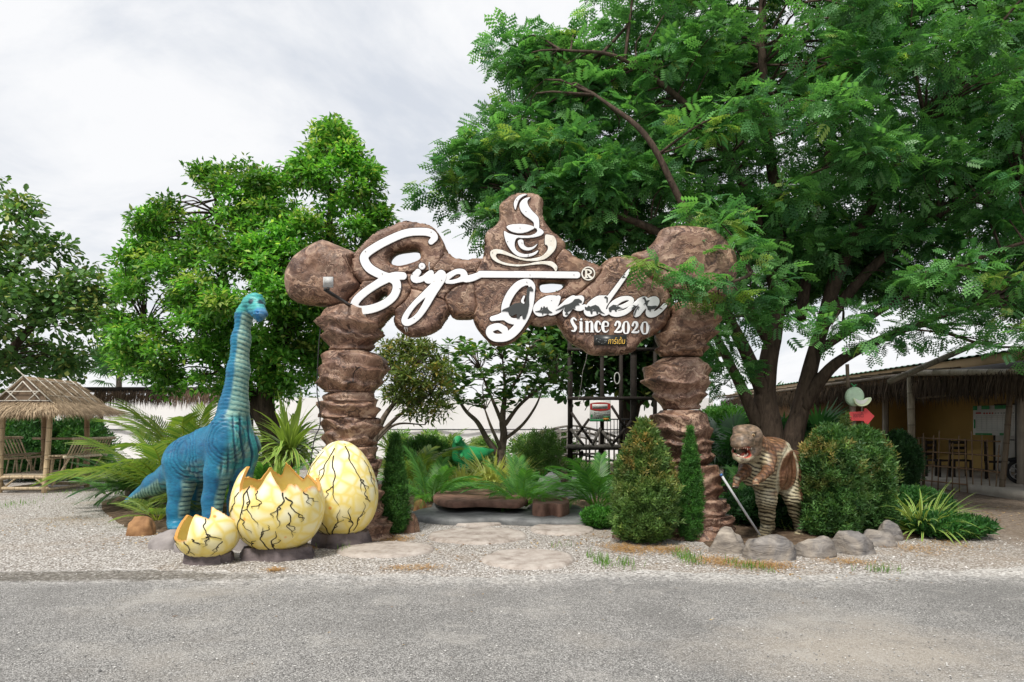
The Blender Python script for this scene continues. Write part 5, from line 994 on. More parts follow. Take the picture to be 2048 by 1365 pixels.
def _pinna():
    V, Fq = [], []
    for i in range(5):
        t = 0.25 + 0.75 * i / 4; ax = np.array([0, t * 0.9, -0.16 * t * t])
        for sd in (-1, 1):
            d = np.array([sd * 0.86, 0.52, -0.2]); d /= np.linalg.norm(d); e = np.cross(d, (0, 0, 1)) * 0.085; b = len(V); V.extend([ax, ax + d * 0.25 + e, ax + d * 0.46, ax + d * 0.25 - e]); Fq.append((b, b + 1, b + 2, b + 3))
    return np.array(V), [np.array(Fq)]
RT_FAR = _pinna()
def rdir(n): v = rng.normal(size=(n, 3)); return v / np.linalg.norm(v, axis=1)[:, None]
def palette(n, dark, mid, light, pl=0.08):
    t = rng.random(n)[:, None]; c = np.asarray(dark) * (1 - t) + np.asarray(mid) * t; k = rng.random(n) < pl; c[k] = np.asarray(light) * rng.uniform(0.75, 1.1, (k.sum(), 1)); return c
def limb_mesh(pts, n=9, sub=6, wob=0.04):
    P = np.array([np.append(p, r) for p, r in pts]); Cc = curve(P, sub); Cc[1:, :3] += wob * np.minimum(Cc[1:, 3:4] * 4, 1) * np.stack([fbm(Cc[1:, :3] * 1.7 + 31 * k, 2) for k in range(3)], 1)
    mb = MB(); mb.tube(Cc[:, :3], Cc[:, 3], n); return mb, Cc
def crown_sample(poly, Yc, n, tmax, k=0.9, t0=0.5, front=0.6, rmin=0):
    poly = np.array(poly, float); lo, hi = poly.min(0), poly.max(0); out = []
    while len(out) < n:
        p = lo + (hi - lo) * rng.random((n * 2, 2)); d = -sd_poly(p, poly) / F * Yc; p, d = p[d > rmin], d[d > rmin]
        t = np.minimum(tmax, t0 + k * d); u = rng.random(len(p)) ** 0.6 * np.where(rng.random(len(p)) < front, -1, 1)
        for a, b, c in zip(p, t, u): out.append(W(a[0], a[1], Yc + b * c))
    return np.array(out[:n])
def tree(name, label, base, limbs, clumps, leaf_fn, bark='bark', twig_r=0.025, leafmat_='leaf', trunk_n=14, cat='tree', group=None):
    rt = thing(name, label, cat, base, group); S = []
    for i, l in enumerate(limbs):
        mb, Cc = limb_mesh(l, trunk_n if i == 0 else 9); mb.build('trunk' if i == 0 else 'limb', M[bark], rt, True); S.append(Cc)
    S = np.concatenate(S); tw = MB()
    for c in clumps:
        d = np.linalg.norm(S[:, :3] - c, axis=1) + np.where(S[:, 2] > c[2] + 0.3, 2.5, 0) + (S[:, 3] > 0.25) * 1.0; s = S[d.argmin()]; a = s[:3]; L = np.linalg.norm(c - a)
        if L < 0.1: continue
        mid = (a + c) / 2 + (0, 0, 0.12 * L) + 0.08 * L * rng.normal(size=3); r0 = min(twig_r * (0.7 + 0.35 * L), s[3] * 0.8 + 0.006); tw.tube(curve([a, mid, c], 3), np.linspace(r0, 0.006, 7), 4, False)
    o = tw.build('twigs', M[bark], rt, True); o['kind'] = 'stuff'
    V, Fs, Cs, base_i = [], {}, [], 0
    for v, fs, cs in leaf_fn(clumps):
        for f in fs: Fs.setdefault(f.shape[1], []).append(f + base_i)
        V.append(v); Cs.append(cs); base_i += len(v)
    o = part('crown', np.concatenate(V), [np.concatenate(x) for x in Fs.values()], M[leafmat_], rt, False, np.concatenate(Cs)); o['kind'] = 'stuff'
    return rt
def sprays(clumps, rad, nper, template, size, pal, flat=0.65, droop=0.35, up=0.25, jit=0.25, shell=0.55, young=0.07, clump_var=0.35, shade=None):
    n = len(clumps); R = rad if np.ndim(rad) else np.full(n, rad); m = n * nper; idx = np.repeat(np.arange(n), nper)
    d = rdir(m); d[:, 2] = np.where(rng.random(m) < 0.62, np.abs(d[:, 2]), d[:, 2]); r = R[idx] * (shell + (1 - shell) * rng.random(m)) ** 0.9 * rng.uniform(0.75, 1.1, m)
    P = clumps[idx] + d * r[:, None] * (1, 1, flat); ax = d * (1, 1, 0.5) + (0, 0, up - droop) + jit * rng.normal(size=(m, 3))
    nrm = np.tile((0, 0, 1.0), (m, 1)) + 0.45 * rng.normal(size=(m, 3)) + 0.35 * d
    c = palette(m, *pal, young * (0.15 if len(template[0]) > 12 else 0.9)); f = 1 + clump_var * (rng.random(n) * 2 - 1); c = c * f[idx][:, None]
    yc = rng.random(n) < young; sel = yc[idx] & (d[:, 2] > 0.1) & (rng.random(m) < 0.7); c[sel] = np.asarray(pal[2]) * rng.uniform(0.7, 1.05, (sel.sum(), 1))
    return inst(*template, P, frames(ax, nrm), size * rng.uniform(0.7, 1.2, m), np.clip(c, 0.005, 0.8), shade)

# ------------------------------------------------------------------ the large rain tree on the right
RTP = [(1225, -60), (1168, 10), (1172, 85), (1090, 75), (1003, 82), (1015, 135), (1085, 175), (1060, 215), (985, 235), (915, 280), (925, 335), (884, 392), (905, 440), (950, 470), (905, 505), (930, 560), (1010, 545), (1100, 530), (1280, 540), (1400, 560), (1470, 600), (1490, 660), (1550, 600), (1640, 600), (1760, 620), (1880, 610), (1970, 650), (2100, 700), (2350, 660), (2480, 400), (2400, 0), (2200, -300), (1700, -420), (1350, -260)]
TY = 14.5
rcl = crown_sample(RTP, TY, 430, 3.2, 0.7, 0.6, 0.6)
rcl = np.concatenate([rcl, crown_sample([(1300, 60), (1500, -100), (2250, -100), (2300, 600), (2080, 660), (1900, 600), (1700, 590), (1480, 560), (1300, 420)], 15.6, 190, 1.3, 0.6, 0.3)])
rcl = np.concatenate([rcl, crown_sample([(1400, 440), (1720, 430), (1800, 560), (1640, 640), (1500, 620)], 16.5, 34, 0.8, 0.5, 0.4)])
rcl = rcl[~((np.abs((rcl[:, 0] / rcl[:, 1] * F + CX) - 1100) < 260) & ((HZ - (rcl[:, 2] - CH) / rcl[:, 1] * F) > 400) & (rcl[:, 1] < 11.2))]
rcl = np.concatenate([rcl, crown_sample([(1003, 85), (1165, 90), (1290, 200), (1290, 480), (1000, 470), (950, 460), (888, 395), (925, 335), (918, 285), (990, 238), (1060, 215), (1085, 180), (1015, 130)], 13.8, 80, 1.6, 0.8, 0.4, 0.6)])
low = np.array([W(*p) for p in [(1440, 690, 13), (1475, 740, 13.2), (1450, 770, 13.2), (1415, 610, 12.2), (1480, 640, 12.5), (1500, 600, 12), (1560, 640, 12.2), (1530, 560, 11.6), (1660, 660, 12.5), (1700, 640, 13), (1760, 690, 13), (1840, 660, 13), (1900, 640, 12.5), (1960, 620, 12.5), (2010, 690, 12), (2060, 660, 12), (1850, 560, 12), (1940, 540, 11.6), (2030, 560, 11.4), (1420, 430, 10.6), (1450, 470, 10.4), (1470, 520, 10.2)]])
sprig = np.array([W(*p) for p in [(1290, 523, 9.25), (1318, 534, 9.3), (1350, 543, 9.3), (1385, 552, 9.35), (1420, 566, 9.4), (1378, 582, 9.3), (1405, 594, 9.35), (1452, 552, 9.5), (1478, 586, 9.6), (1440, 606, 9.6)]])
limbs = [[(W(1555, 1008, TY), 0.52), (W(1548, 930, TY), 0.36), (W(1538, 860, TY), 0.27), (W(1530, 790, TY), 0.22), (W(1542, 700, TY), 0.18), (W(1560, 560, TY), 0.15), (W(1555, 420, TY), 0.12), (W(1530, 230, 14), 0.10), (W(1525, 20, 13.5), 0.07), (W(1540, -250, 13.5), 0.03)],
         [(W(1572, 930, TY), 0.28), (W(1592, 850, TY), 0.20), (W(1612, 770, TY), 0.17), (W(1640, 670, TY), 0.14), (W(1680, 540, 14.2), 0.14), (W(1760, 380, 14), 0.10), (W(1850, 240, 13.5), 0.06)],
         [(W(1600, 820, TY), 0.17), (W(1660, 740, 14.2), 0.12), (W(1740, 690, 14), 0.09), (W(1860, 640, 13.5), 0.06), (W(1960, 610, 13), 0.03)],
         [(W(1534, 800, TY), 0.17), (W(1490, 700, 14.2), 0.13), (W(1450, 620, 13.4), 0.10), (W(1420, 520, 12.2), 0.08), (W(1360, 400, 12), 0.06), (W(1290, 270, 12), 0.05), (W(1190, 190, 12.4), 0.025)],
         [(W(1545, 690, TY), 0.14), (W(1460, 560, 13.8), 0.10), (W(1350, 480, 13.2), 0.08), (W(1200, 420, 13), 0.055), (W(1080, 400, 13), 0.03)],
         [(W(1555, 600, TY), 0.12), (W(1500, 400, 14), 0.09), (W(1400, 240, 13.5), 0.07), (W(1250, 120, 13), 0.04), (W(1120, 100, 13), 0.02)],
         [(W(1640, 660, TY), 0.13), (W(1740, 540, 14), 0.10), (W(1880, 430, 13.5), 0.07), (W(2040, 370, 13), 0.04)],
         [(W(1600, 640, TY), 0.12), (W(1640, 400, 15), 0.09), (W(1680, 200, 15), 0.06), (W(1750, -50, 15), 0.03)],
         [(W(1520, 860, TY), 0.14), (W(1480, 770, 14.3), 0.11), (W(1440, 690, 13.9), 0.08), (W(1400, 600, 13.2), 0.05)],
         [(W(1640, 700, 14.3), 0.10), (W(1780, 610, 13.6), 0.07), (W(1950, 520, 12.6), 0.045), (W(2100, 470, 12), 0.02)],
         [(W(1460, 590, 13.4), 0.05), (W(1500, 545, 11.2), 0.035), (W(1490, 555, 9.9), 0.022), (W(1430, 570, 9.5), 0.016), (W(1350, 546, 9.3), 0.011), (W(1285, 522, 9.25), 0.006)]]
RPAL = ((0.052, 0.160, 0.064), (0.145, 0.335, 0.100), (0.34, 0.47, 0.13))
def rt_leaves(cl):
    cl = np.asarray(cl); Yv = cl[:, 1]; nearf = Yv < 13.6
    isp = np.zeros(len(cl), bool); isp[-len(sprig):] = True
    yield sprays(cl[nearf & ~isp], 0.60, 26, RT_FINE, 0.235, RPAL, 0.55, 0.30, 0.1, 0.3, 0.25, 0.08)
    yield sprays(cl[~nearf], 0.70, 24, RT_MID, 0.29, RPAL, 0.55, 0.30, 0.1, 0.3, 0.25, 0.07)
    yield sprays(cl[~isp], 0.66, 18, RT_FAR, 0.26, RPAL, 0.6, 0.25, 0.1, 0.3, 0.1, 0.03)
    yield sprays(cl[isp], 0.12, 8, RT_FINE, 0.21, ((0.05, 0.16, 0.05), (0.10, 0.27, 0.07), (0.22, 0.36, 0.07)), 0.5, 0.35, 0.0, 0.3, 0.2, 0.15)
tree('rain_tree', 'huge spreading tree with feathery leaves over the right half of the gate', (*W(1555, 1008, TY)[:2], 0), limbs, np.concatenate([rcl, low, sprig]), rt_leaves, 'bark', 0.022)

# ------------------------------------------------------------------ bushy tree behind the blue dinosaur
LTP = [(640, 245), (672, 240), (705, 285), (735, 330), (770, 395), (776, 440), (765, 520), (770, 600), (700, 690), (650, 770), (600, 800), (480, 805), (400, 812), (330, 800), (260, 765), (212, 700), (205, 655), (240, 610), (235, 560), (222, 512), (268, 492), (262, 440), (290, 415), (340, 405), (390, 430), (430, 410), (395, 372), (388, 346), (440, 330), (500, 318), (555, 330), (585, 300), (620, 265)]
LY = 15.5
lcl = crown_sample(LTP, LY, 330, 2.2, 0.8, 0.4, 0.65, 0.10)
lcl = np.concatenate([lcl, np.array([W(x, y, LY + 0.5 * (rng.random() - 0.6)) for x, y in [(655, 268), (672, 262), (640, 300), (690, 305), (715, 340), (625, 330), (745, 385), (755, 430), (750, 480), (285, 452), (310, 435), (345, 440), (250, 525), (410, 355), (445, 350), (490, 345), (235, 660), (255, 700), (600, 345), (560, 365)]])])
LPAL = ((0.060, 0.190, 0.032), (0.155, 0.360, 0.052), (0.38, 0.50, 0.12))
def lt_leaves(cl): yield sprays(np.asarray(cl), 0.40, 190, LANCE_W, 0.14, LPAL, 0.8, 0.35, 0.25, 0.6, 0.25, 0.10, 0.5)
limbs = [[(W(560, 994, LY), 0.30), (W(545, 880, LY), 0.22), (W(530, 780, LY), 0.19), (W(560, 690, LY), 0.16), (W(610, 620, LY), 0.13), (W(650, 540, LY), 0.10), (W(660, 430, LY), 0.06), (W(655, 300, LY), 0.02)],
         [(W(545, 880, LY), 0.17), (W(500, 790, LY), 0.13), (W(480, 700, LY), 0.10), (W(450, 560, LY), 0.07), (W(430, 400, LY), 0.02)],
         [(W(500, 800, LY), 0.10), (W(430, 730, LY), 0.07), (W(360, 690, LY), 0.05), (W(290, 650, LY), 0.02)],
         [(W(550, 720, LY), 0.10), (W(555, 600, LY), 0.08), (W(550, 450, LY), 0.05), (W(540, 340, LY), 0.02)],
         [(W(600, 640, LY), 0.08), (W(680, 560, LY), 0.05), (W(740, 450, LY), 0.02)]]
tree('bushy_green_tree', 'bright green bushy tree with small glossy leaves behind the blue dinosaur', (*W(560, 994, LY)[:2], 0), limbs, lcl, lt_leaves, 'bark', 0.02)

# ------------------------------------------------------------------ big-leaved tree at the left edge
ETP = [(-20, 335), (25, 372), (75, 410), (80, 445), (150, 485), (192, 520), (225, 590), (212, 640), (195, 690), (180, 740), (150, 775), (60, 790), (-100, 800), (-330, 780), (-380, 420), (-150, 300)]
EY = 22.0
ecl = crown_sample(ETP, EY, 190, 3.0, 0.8, 0.5, 0.65, 0.25)
EPAL = ((0.065, 0.16, 0.05), (0.15, 0.28, 0.08), (0.33, 0.38, 0.11))
def et_leaves(cl): yield sprays(np.asarray(cl), 0.62, 100, OBOV, 0.25, EPAL, 0.85, 0.5, 0.2, 0.5, 0.3, 0.10)
limbs = [[(W(-60, 952, EY), 0.4), (W(-50, 800, EY), 0.3), (W(-40, 650, EY), 0.2), (W(-30, 450, EY), 0.08)], [(W(-50, 780, EY), 0.2), (W(40, 680, EY), 0.12), (W(130, 580, EY), 0.05)], [(W(-50, 760, EY), 0.2), (W(-160, 600, EY), 0.1), (W(-250, 500, EY), 0.04)], [(W(-40, 650, EY), 0.14), (W(30, 540, EY), 0.08), (W(60, 450, EY), 0.03)]]
tree('broad_leaved_tree', 'broad leaved tree rising behind the bamboo hut at the left edge', (*W(-60, 952, EY)[:2], 0), limbs, ecl, et_leaves, 'bark', 0.02, 'leaf_soft')

# ------------------------------------------------------------------ trees seen through the gate
def rosettes(cl, n, size, pal, up=0.35, young=0.05):
    cl = np.asarray(cl); m = len(cl) * n; idx = np.repeat(np.arange(len(cl)), n); a = rng.random(m) * 6.283; e = rng.uniform(-0.5, 0.9, m)
    ax = np.stack([np.cos(a) * np.cos(e), np.sin(a) * np.cos(e), np.sin(e) * 0.8 + up * 0.2], 1); c = palette(m, *pal, young) * (1 + 0.3 * (rng.random(len(cl)) * 2 - 1))[idx][:, None]
    return inst(*OBOV, cl[idx] + ax * 0.02, frames(ax, np.tile((0, 0, 1.0), (m, 1)) + 0.3 * rng.normal(size=(m, 3))), size * rng.uniform(0.65, 1.15, m), np.clip(c, 0.004, 0.7))
PY = 18.0
pcl = crown_sample([(875, 705), (905, 680), (960, 690), (1000, 675), (1060, 670), (1110, 690), (1138, 740), (1120, 770), (1095, 800), (1040, 800), (1010, 830), (960, 815), (920, 825), (885, 790), (870, 750)], PY, 165, 1.5, 0.9, 0.5, 0.6)
PPAL = ((0.06, 0.15, 0.045), (0.15, 0.29, 0.08), (0.40, 0.40, 0.10))
T0 = W(1005, 900, PY)
limbs = [[((T0[0], PY, -0.02), 0.13), (W(1003, 910, PY), 0.11), (W(1008, 870, PY), 0.10), (W(1005, 840, PY), 0.085), (W(1010, 780, PY), 0.05), (W(1005, 720, PY), 0.02)],
         [(W(998, 912, PY), 0.09), (W(975, 880, PY), 0.075), (W(955, 845, PY), 0.06), (W(930, 820, PY), 0.045), (W(900, 770, PY), 0.02)],
         [(W(1006, 850, PY), 0.06), (W(985, 800, PY), 0.04), (W(960, 740, PY), 0.02)], [(W(1010, 850, PY), 0.06), (W(1040, 810, PY), 0.045), (W(1075, 780, PY), 0.035), (W(1115, 745, PY), 0.015)],
         [(W(1008, 880, PY), 0.05), (W(1045, 850, PY), 0.04), (W(1070, 815, PY), 0.03), (W(1085, 780, PY), 0.015)], [(W(1005, 905, PY), 0.06), (W(985, 860, PY - 0.3), 0.04), (W(970, 820, PY - 0.4), 0.02)], [(W(1008, 800, PY), 0.05), (W(1045, 740, PY), 0.03), (W(1060, 690, PY), 0.015)]]
tree('frangipani_tree', 'spreading frangipani tree with bare forked branches in the middle of the gate opening', (T0[0], PY, 0), limbs, pcl, lambda cl: [rosettes(cl, 11, 0.23, PPAL)], 'bark_grey', 0.018, 'leaf_soft', 10)
P2 = 14.5
pc2 = crown_sample([(770, 690), (800, 675), (850, 685), (885, 725), (905, 760), (900, 800), (880, 850), (850, 870), (810, 830), (775, 800), (760, 740)], P2, 120, 1.3, 0.9, 0.5, 0.6)
limbs = [[((W(742, 900, P2)[0], P2, -0.02), 0.10), (W(745, 900, P2), 0.08), (W(765, 840, P2), 0.06), (W(800, 790, P2), 0.04), (W(830, 730, P2), 0.015)], [(W(748, 880, P2), 0.05), (W(800, 830, P2), 0.035), (W(860, 790, P2), 0.012)], [(W(745, 890, P2), 0.04), (W(790, 850, P2), 0.025), (W(850, 850, P2), 0.01)]]
tree('yellowing_shrub_tree', 'small tree with yellowing leaves just right of the left pillar', (W(742, 900, P2)[0], P2, 0), limbs, pc2, lambda cl: [sprays(np.asarray(cl), 0.22, 46, LANCE, 0.15, ((0.07, 0.12, 0.03), (0.16, 0.22, 0.05), (0.36, 0.30, 0.07)), 0.9, 0.3, 0.3, 0.5, 0.2, 0.14)], 'bark_grey', 0.014, 'leaf_soft', 9)
P3 = 23.5
pc3 = crown_sample([(1040, 600), (1100, 620), (1200, 600), (1320, 560), (1440, 640), (1400, 740), (1330, 760), (1290, 800), (1220, 780), (1170, 800), (1110, 770), (1060, 720), (1030, 650)], P3, 120, 2.2, 0.9, 0.5, 0.6)
B3 = W(1262, 850, P3)
limbs = [[((B3[0], P3, -0.02), 0.38), (W(1258, 850, P3), 0.30), (W(1250, 770, P3), 0.24), (W(1245, 690, P3), 0.16), (W(1240, 600, P3), 0.06)], [(W(1255, 840, P3), 0.16), (W(1225, 740, P3), 0.10), (W(1150, 660, P3), 0.04)], [(W(1262, 860, P3), 0.18), (W(1290, 740, P3), 0.12), (W(1340, 650, P3), 0.05)], [(W(1262, 820, P3), 0.12), (W(1310, 780, P3), 0.08), (W(1390, 720, P3), 0.03)]]
tree('almond_tree', 'dark trunked large leaved tree behind the timber tower', (B3[0], P3, 0), limbs, pc3, lambda cl: [sprays(np.asarray(cl), 0.55, 60, OBOV, 0.34, ((0.028, 0.085, 0.025), (0.06, 0.155, 0.035), (0.20, 0.24, 0.06)), 0.85, 0.5, 0.2, 0.5, 0.3, 0.05)], 'bark', 0.02, 'leaf_soft')
# far greenery over the white fence
fc = np.array([[x, 46 + 5 * rng.random(), 1.0 + 2.4 * rng.random() * (0.6 + 0.5 * np.sin(x * 0.35 + 1))] for x in rng.uniform(-48, 38, 420)])
v, f, c = sprays(fc, 1.1, 36, LANCE, 0.55, ((0.05, 0.12, 0.04), (0.11, 0.22, 0.07), (0.2, 0.28, 0.08)), 0.9, 0.4, 0.2, 0.5, 0.3, 0.05); tag(part('distant_trees', v, f, M['leaf_soft'], None, False, c), 'hazy green belt of far trees showing over the white fence', kind='stuff')

# ------------------------------------------------------------------ palms, cycads, strap leaves: every frond its own part
def strip(path, widths, up, col, V, Fq, Cc, fold=0.0):
    b = len(V); n = len(path); T = np.gradient(path, axis=0); T /= np.linalg.norm(T, axis=1)[:, None] + 1e-9
    s = np.cross(T, up); s /= np.linalg.norm(s, axis=1)[:, None] + 1e-9
    for i in range(n): V.append(path[i] - s[i] * widths[i]); V.append(path[i] + s[i] * widths[i]); Cc.append(col[i] if np.ndim(col[0]) else col); Cc.append(col[i] if np.ndim(col[0]) else col)
    for i in range(n - 1): Fq.append((b + 2 * i, b + 2 * i + 1, b + 2 * i + 3, b + 2 * i + 2))
def frond_mesh(name, npair, L, ll, arch, droop, c0, c1, mat='leaf', seed=0, start=0.18, stiff=0.0, wid=0.0085):
    rs = np.random.default_rng(seed); t = np.linspace(0, 1, 14); y = L * np.sin(t * arch) / max(arch, 0.3); z = L * (1 - np.cos(t * arch)) / max(arch, 0.3) * -1.0
    path = np.stack([0 * t, y, z], 1); V, Fq, Cc = [], [], []; strip(path, 0.012 * L * (1.1 - t), np.array([0, 0, 1.0]), np.array(c1) * (0.9, 0.8, 0.6), V, Fq, Cc); strip(path, 0.012 * L * (1.1 - t), np.array([1.0, 0, 0]), np.array(c1) * (0.9, 0.8, 0.6), V, Fq, Cc)
    for i in range(npair):
        u = start + (1 - start) * (i + 0.5) / npair; p = np.array([0, np.interp(u, t, y), np.interp(u, t, z)]); tg = np.array([0, math.cos(u * arch), -math.sin(u * arch)])
        l = ll * L * (0.45 + 0.75 * math.sin(math.pi * (0.15 + 0.75 * u))) * rs.uniform(0.9, 1.1)
        for sd in (-1, 1):
            d = np.array([sd * (0.85 - 0.35 * u), 0, 0.28]) + tg * (0.45 + 0.55 * u); d /= np.linalg.norm(d); dr = droop * rs.uniform(0.7, 1.3)
            q = np.array([p, p + d * l * 0.5 + (0, 0, -0.10 * dr * l), p + d * l * (0.95 - 0.12 * dr) + (0, 0, -0.55 * dr * l)]); k = rs.random(); cc = np.array(c0) * (1 - k) + np.array(c1) * k
            strip(q, np.array([0.6, 1.0, 0.12]) * wid * L, np.array([0, 0, 1.0]) - 0.5 * d, cc, V, Fq, Cc)
    return make_mesh(name, np.array(V), [np.array(Fq)], M[mat], False, np.array(Cc))
G1, G2 = (0.05, 0.17, 0.04), (0.13, 0.32, 0.065); Y1, Y2 = (0.085, 0.185, 0.040), (0.27, 0.345, 0.075)
FR = {'areca': [frond_mesh('areca_frond', 24, 1.0, 0.27, a, d, G1, G2, seed=i) for i, (a, d) in enumerate([(0.9, 0.7), (1.25, 1.0), (0.65, 0.55), (1.05, 1.2)])],
      'areca_y': [frond_mesh('areca_frond_yellow', 24, 1.0, 0.27, a, d, Y1, Y2, seed=i) for i, (a, d) in enumerate([(0.9, 0.7), (1.25, 1.0), (0.65, 0.55), (1.05, 1.2)])],
      'cycad': [frond_mesh('cycad_frond', 40, 1.0, 0.20, a, 0.15, (0.025, 0.085, 0.028), (0.06, 0.155, 0.045), seed=i, start=0.08, wid=0.0075) for i, a in enumerate([0.5, 0.85])]}
def fan_mesh(name, n, c0, c1, seed):
    rs = np.random.default_rng(seed); V, Fq, Cc = [], [], []; strip(np.array([(0, 0, 0), (0, 0.3, 0.06), (0, 0.55, 0.05)]), np.array([0.012, 0.01, 0.01]), np.array([0, 0, 1.0]), c1, V, Fq, Cc)
    for i in range(n):
        a = math.radians(-135 + 270 * i / (n - 1)); d = np.array([math.sin(a), math.cos(a), 0]); o = np.array([0, 0.55, 0.05]); l = 0.45 * rs.uniform(0.85, 1.1); k = rs.random(); z = -0.25 if i % 2 else -0.15
        strip(np.array([o, o + d * l * 0.55 + (0, 0, 0.02), o + d * l + (0, 0, z * 0.5)]), np.array([0.004, 0.024, 0.002]), np.array([0, 0, 1.0]), np.array(c0) * (1 - k) + np.array(c1) * k, V, Fq, Cc)
    return make_mesh(name, np.array(V), [np.array(Fq)], M['leaf_gloss'], False, np.array(Cc))
FR['fan'] = [fan_mesh('fan_leaf', 26, (0.025, 0.095, 0.03), (0.06, 0.19, 0.05), i) for i in range(2)]
def strap_mesh(name, c0, c1, arch, wid=0.03, edge=None, mat='leaf_gloss', seed=0):
    t = np.linspace(0, 1, 7); y = np.sin(t * arch) / max(arch, 0.2); z = -(1 - np.cos(t * arch)) / max(arch, 0.2); path = np.stack([0 * t, y, z], 1); V, Fq, Cc = [], [], []
    cols = np.array([np.array(c0) * (1 - u) + np.array(c1) * u for u in t]); wd = wid * np.array([0.55, 0.85, 1, 0.95, 0.75, 0.45, 0.03])
    if edge is not None:
        strip(path + (0, 0, 0.003), wd * 0.45, np.array([0, 0, 1.0]), cols, V, Fq, Cc); strip(path, wd, np.array([0, 0, 1.0]), np.tile(edge, (7, 1)), V, Fq, Cc)
    else: strip(path, wd, np.array([0, 0, 1.0]), cols, V, Fq, Cc)
    return make_mesh(name, np.array(V), [np.array(Fq)], M[mat], False, np.array(Cc))
FR['dracaena'] = [strap_mesh('sword_leaf', (0.14, 0.30, 0.05), (0.22, 0.40, 0.07), a, 0.034, (0.42, 0.52, 0.14)) for a in (0.3, 0.9, 1.7)]
FR['agave'] = [strap_mesh('stiff_leaf', (0.02, 0.075, 0.03), (0.04, 0.13, 0.045), a, 0.035) for a in (0.15, 0.4)]
FR['lily'] = [strap_mesh('variegated_leaf', (0.26, 0.40, 0.08), (0.30, 0.44, 0.09), a, 0.032, (0.70, 0.68, 0.28)) for a in (0.6, 1.0, 1.4)]
FR['liriope'] = [strap_mesh('striped_leaf', (0.06, 0.20, 0.03), (0.10, 0.26, 0.04), a, 0.020, (0.46, 0.54, 0.16)) for a in (0.7, 1.1, 1.5)]
FR['spider'] = [strap_mesh('green_blade', (0.05, 0.19, 0.03), (0.09, 0.27, 0.045), a, 0.030) for a in (0.5, 1.0)]
def fronds(rt, kind, n, L, h, tilt=(10, 75), pname='frond', az=(0, 360), lv=(0.75, 1.1), spread=0.04):
    for k in range(n):
        a = math.radians(az[0] + (az[1] - az[0]) * (k + rng.random() * 0.9) / n); ti = math.radians(tilt[0] + (tilt[1] - tilt[0]) * rng.random() ** 0.8)
        o = bpy.data.objects.new(pname, FR[kind][rng.integers(len(FR[kind]))]); link(o); o.parent = rt; o.location = (spread * math.cos(a), spread * math.sin(a), h * rng.uniform(0.85, 1.05))
        s = L * rng.uniform(*lv); o.scale = (s, s, s); o.rotation_euler = (math.pi / 2 - ti, rng.uniform(-0.25, 0.25), a - math.pi / 2)
def plant(name, label, px, py, kind, n, L, h=0.05, tilt=(10, 75), cat='plant', group=None, pname='frond', stem=None, Y=None, az=(0, 360), lv=(0.75, 1.1), spread=0.04):
    base = G(px, py) if Y is None else np.array([(px - CX) / F * Y, Y, 0.0]); base[2] = 0; rt = thing(name, label, cat, base, group); fronds(rt, kind, n, L, h, tilt, pname, az, lv, spread)
    if stem:
        mb = MB(); mb.tube([base + (0, 0, -0.03), base + (0.02, 0, h * 0.5), base + (0, 0, h)], [stem * 1.2, stem, stem * 0.8], 9); mb.build('stem', M['bark_grey'], rt, True)
    return rt
gpalm = 'feathery palms in the garden beds'
plant('areca_palm', 'tall yellow green feathery palm clump left of the blue dinosaur', 335, 1020, 'areca_y', 22, 1.75, 0.25, (4, 50), 'palm', gpalm, spread=0.18)
plant('areca_palm', 'feathery yellow green palm behind the blue dinosaur tail', 300, 1006, 'areca_y', 14, 1.3, 0.2, (11, 54), 'palm', gpalm, spread=0.12)
plant('areca_palm', 'low yellow fronds at the rear foot of the blue dinosaur', 315, 1050, 'areca_y', 11, 0.75, 0.08, (26, 61), 'palm', gpalm)
plant('areca_palm', 'feathery palm between the blue dinosaur and its legs behind', 415, 1030, 'areca_y', 14, 1.0, 0.1, (11, 57), 'palm', gpalm)
plant('areca_palm', 'green palm behind the broken egg', 520, 1032, 'areca', 14, 1.1, 0.12, (6, 57), 'palm', gpalm)
plant('areca_palm', 'bushy green palm right of the narrow cypress', 862, 1015, 'areca', 20, 1.05, 0.12, (4, 56), 'palm', gpalm, spread=0.12)
plant('areca_palm', 'yellow tinted palm behind the cypress beside the left pillar', 815, 995, 'areca_y', 18, 1.35, 0.2, (3, 46), 'palm', gpalm, spread=0.15)
plant('areca_palm', 'dark green palm drooping over the pond ledge', 1042, 1024, 'areca', 26, 1.0, 0.12, (4, 61), 'palm', gpalm, spread=0.1)
plant('areca_palm', 'dark palm left of the orange tipped bush', 1195, 1024, 'areca', 24, 1.15, 0.15, (4, 57), 'palm', gpalm, spread=0.12)
plant('areca_palm', 'leafy palm far behind the left pond bank', 880, 960, 'areca_y', 16, 1.5, 0.3, (4, 50), 'palm', gpalm)
plant('cycad', 'dark cycad with stiff arching fronds left of the blue dinosaur tail', 262, 1015, 'cycad', 40, 1.0, 0.40, (25, 92), 'cycad', None, stem=0.13)
plant('cycad', 'young cycad with thin fronds beside the right pillar foot', 1205, 1055, 'spider', 26, 0.45, 0.02, (20, 80), 'plant', None, 'leaf')
gfan = 'fan palms behind the striped dinosaur'
plant('fan_palm', 'dark fan palm directly behind the striped dinosaur head', 1490, 985, 'fan', 16, 1.35, 0.6, (10, 85), 'palm', gfan, 'fan_leaf', 0.05)
plant('fan_palm', 'fan palm between the striped dinosaur and the tree trunk', 1575, 980, 'fan', 18, 1.5, 0.7, (10, 85), 'palm', gfan, 'fan_leaf', 0.05)
plant('fan_palm', 'fan palm left of the melon sign post', 1640, 985, 'fan', 16, 1.45, 0.75, (5, 80), 'palm', gfan, 'fan_leaf', 0.05)
plant('fan_palm', 'fan palm beside the right pillar behind the dinosaur', 1450, 975, 'fan', 14, 1.4, 0.7, (10, 85), 'palm', gfan, 'fan_leaf', 0.05)
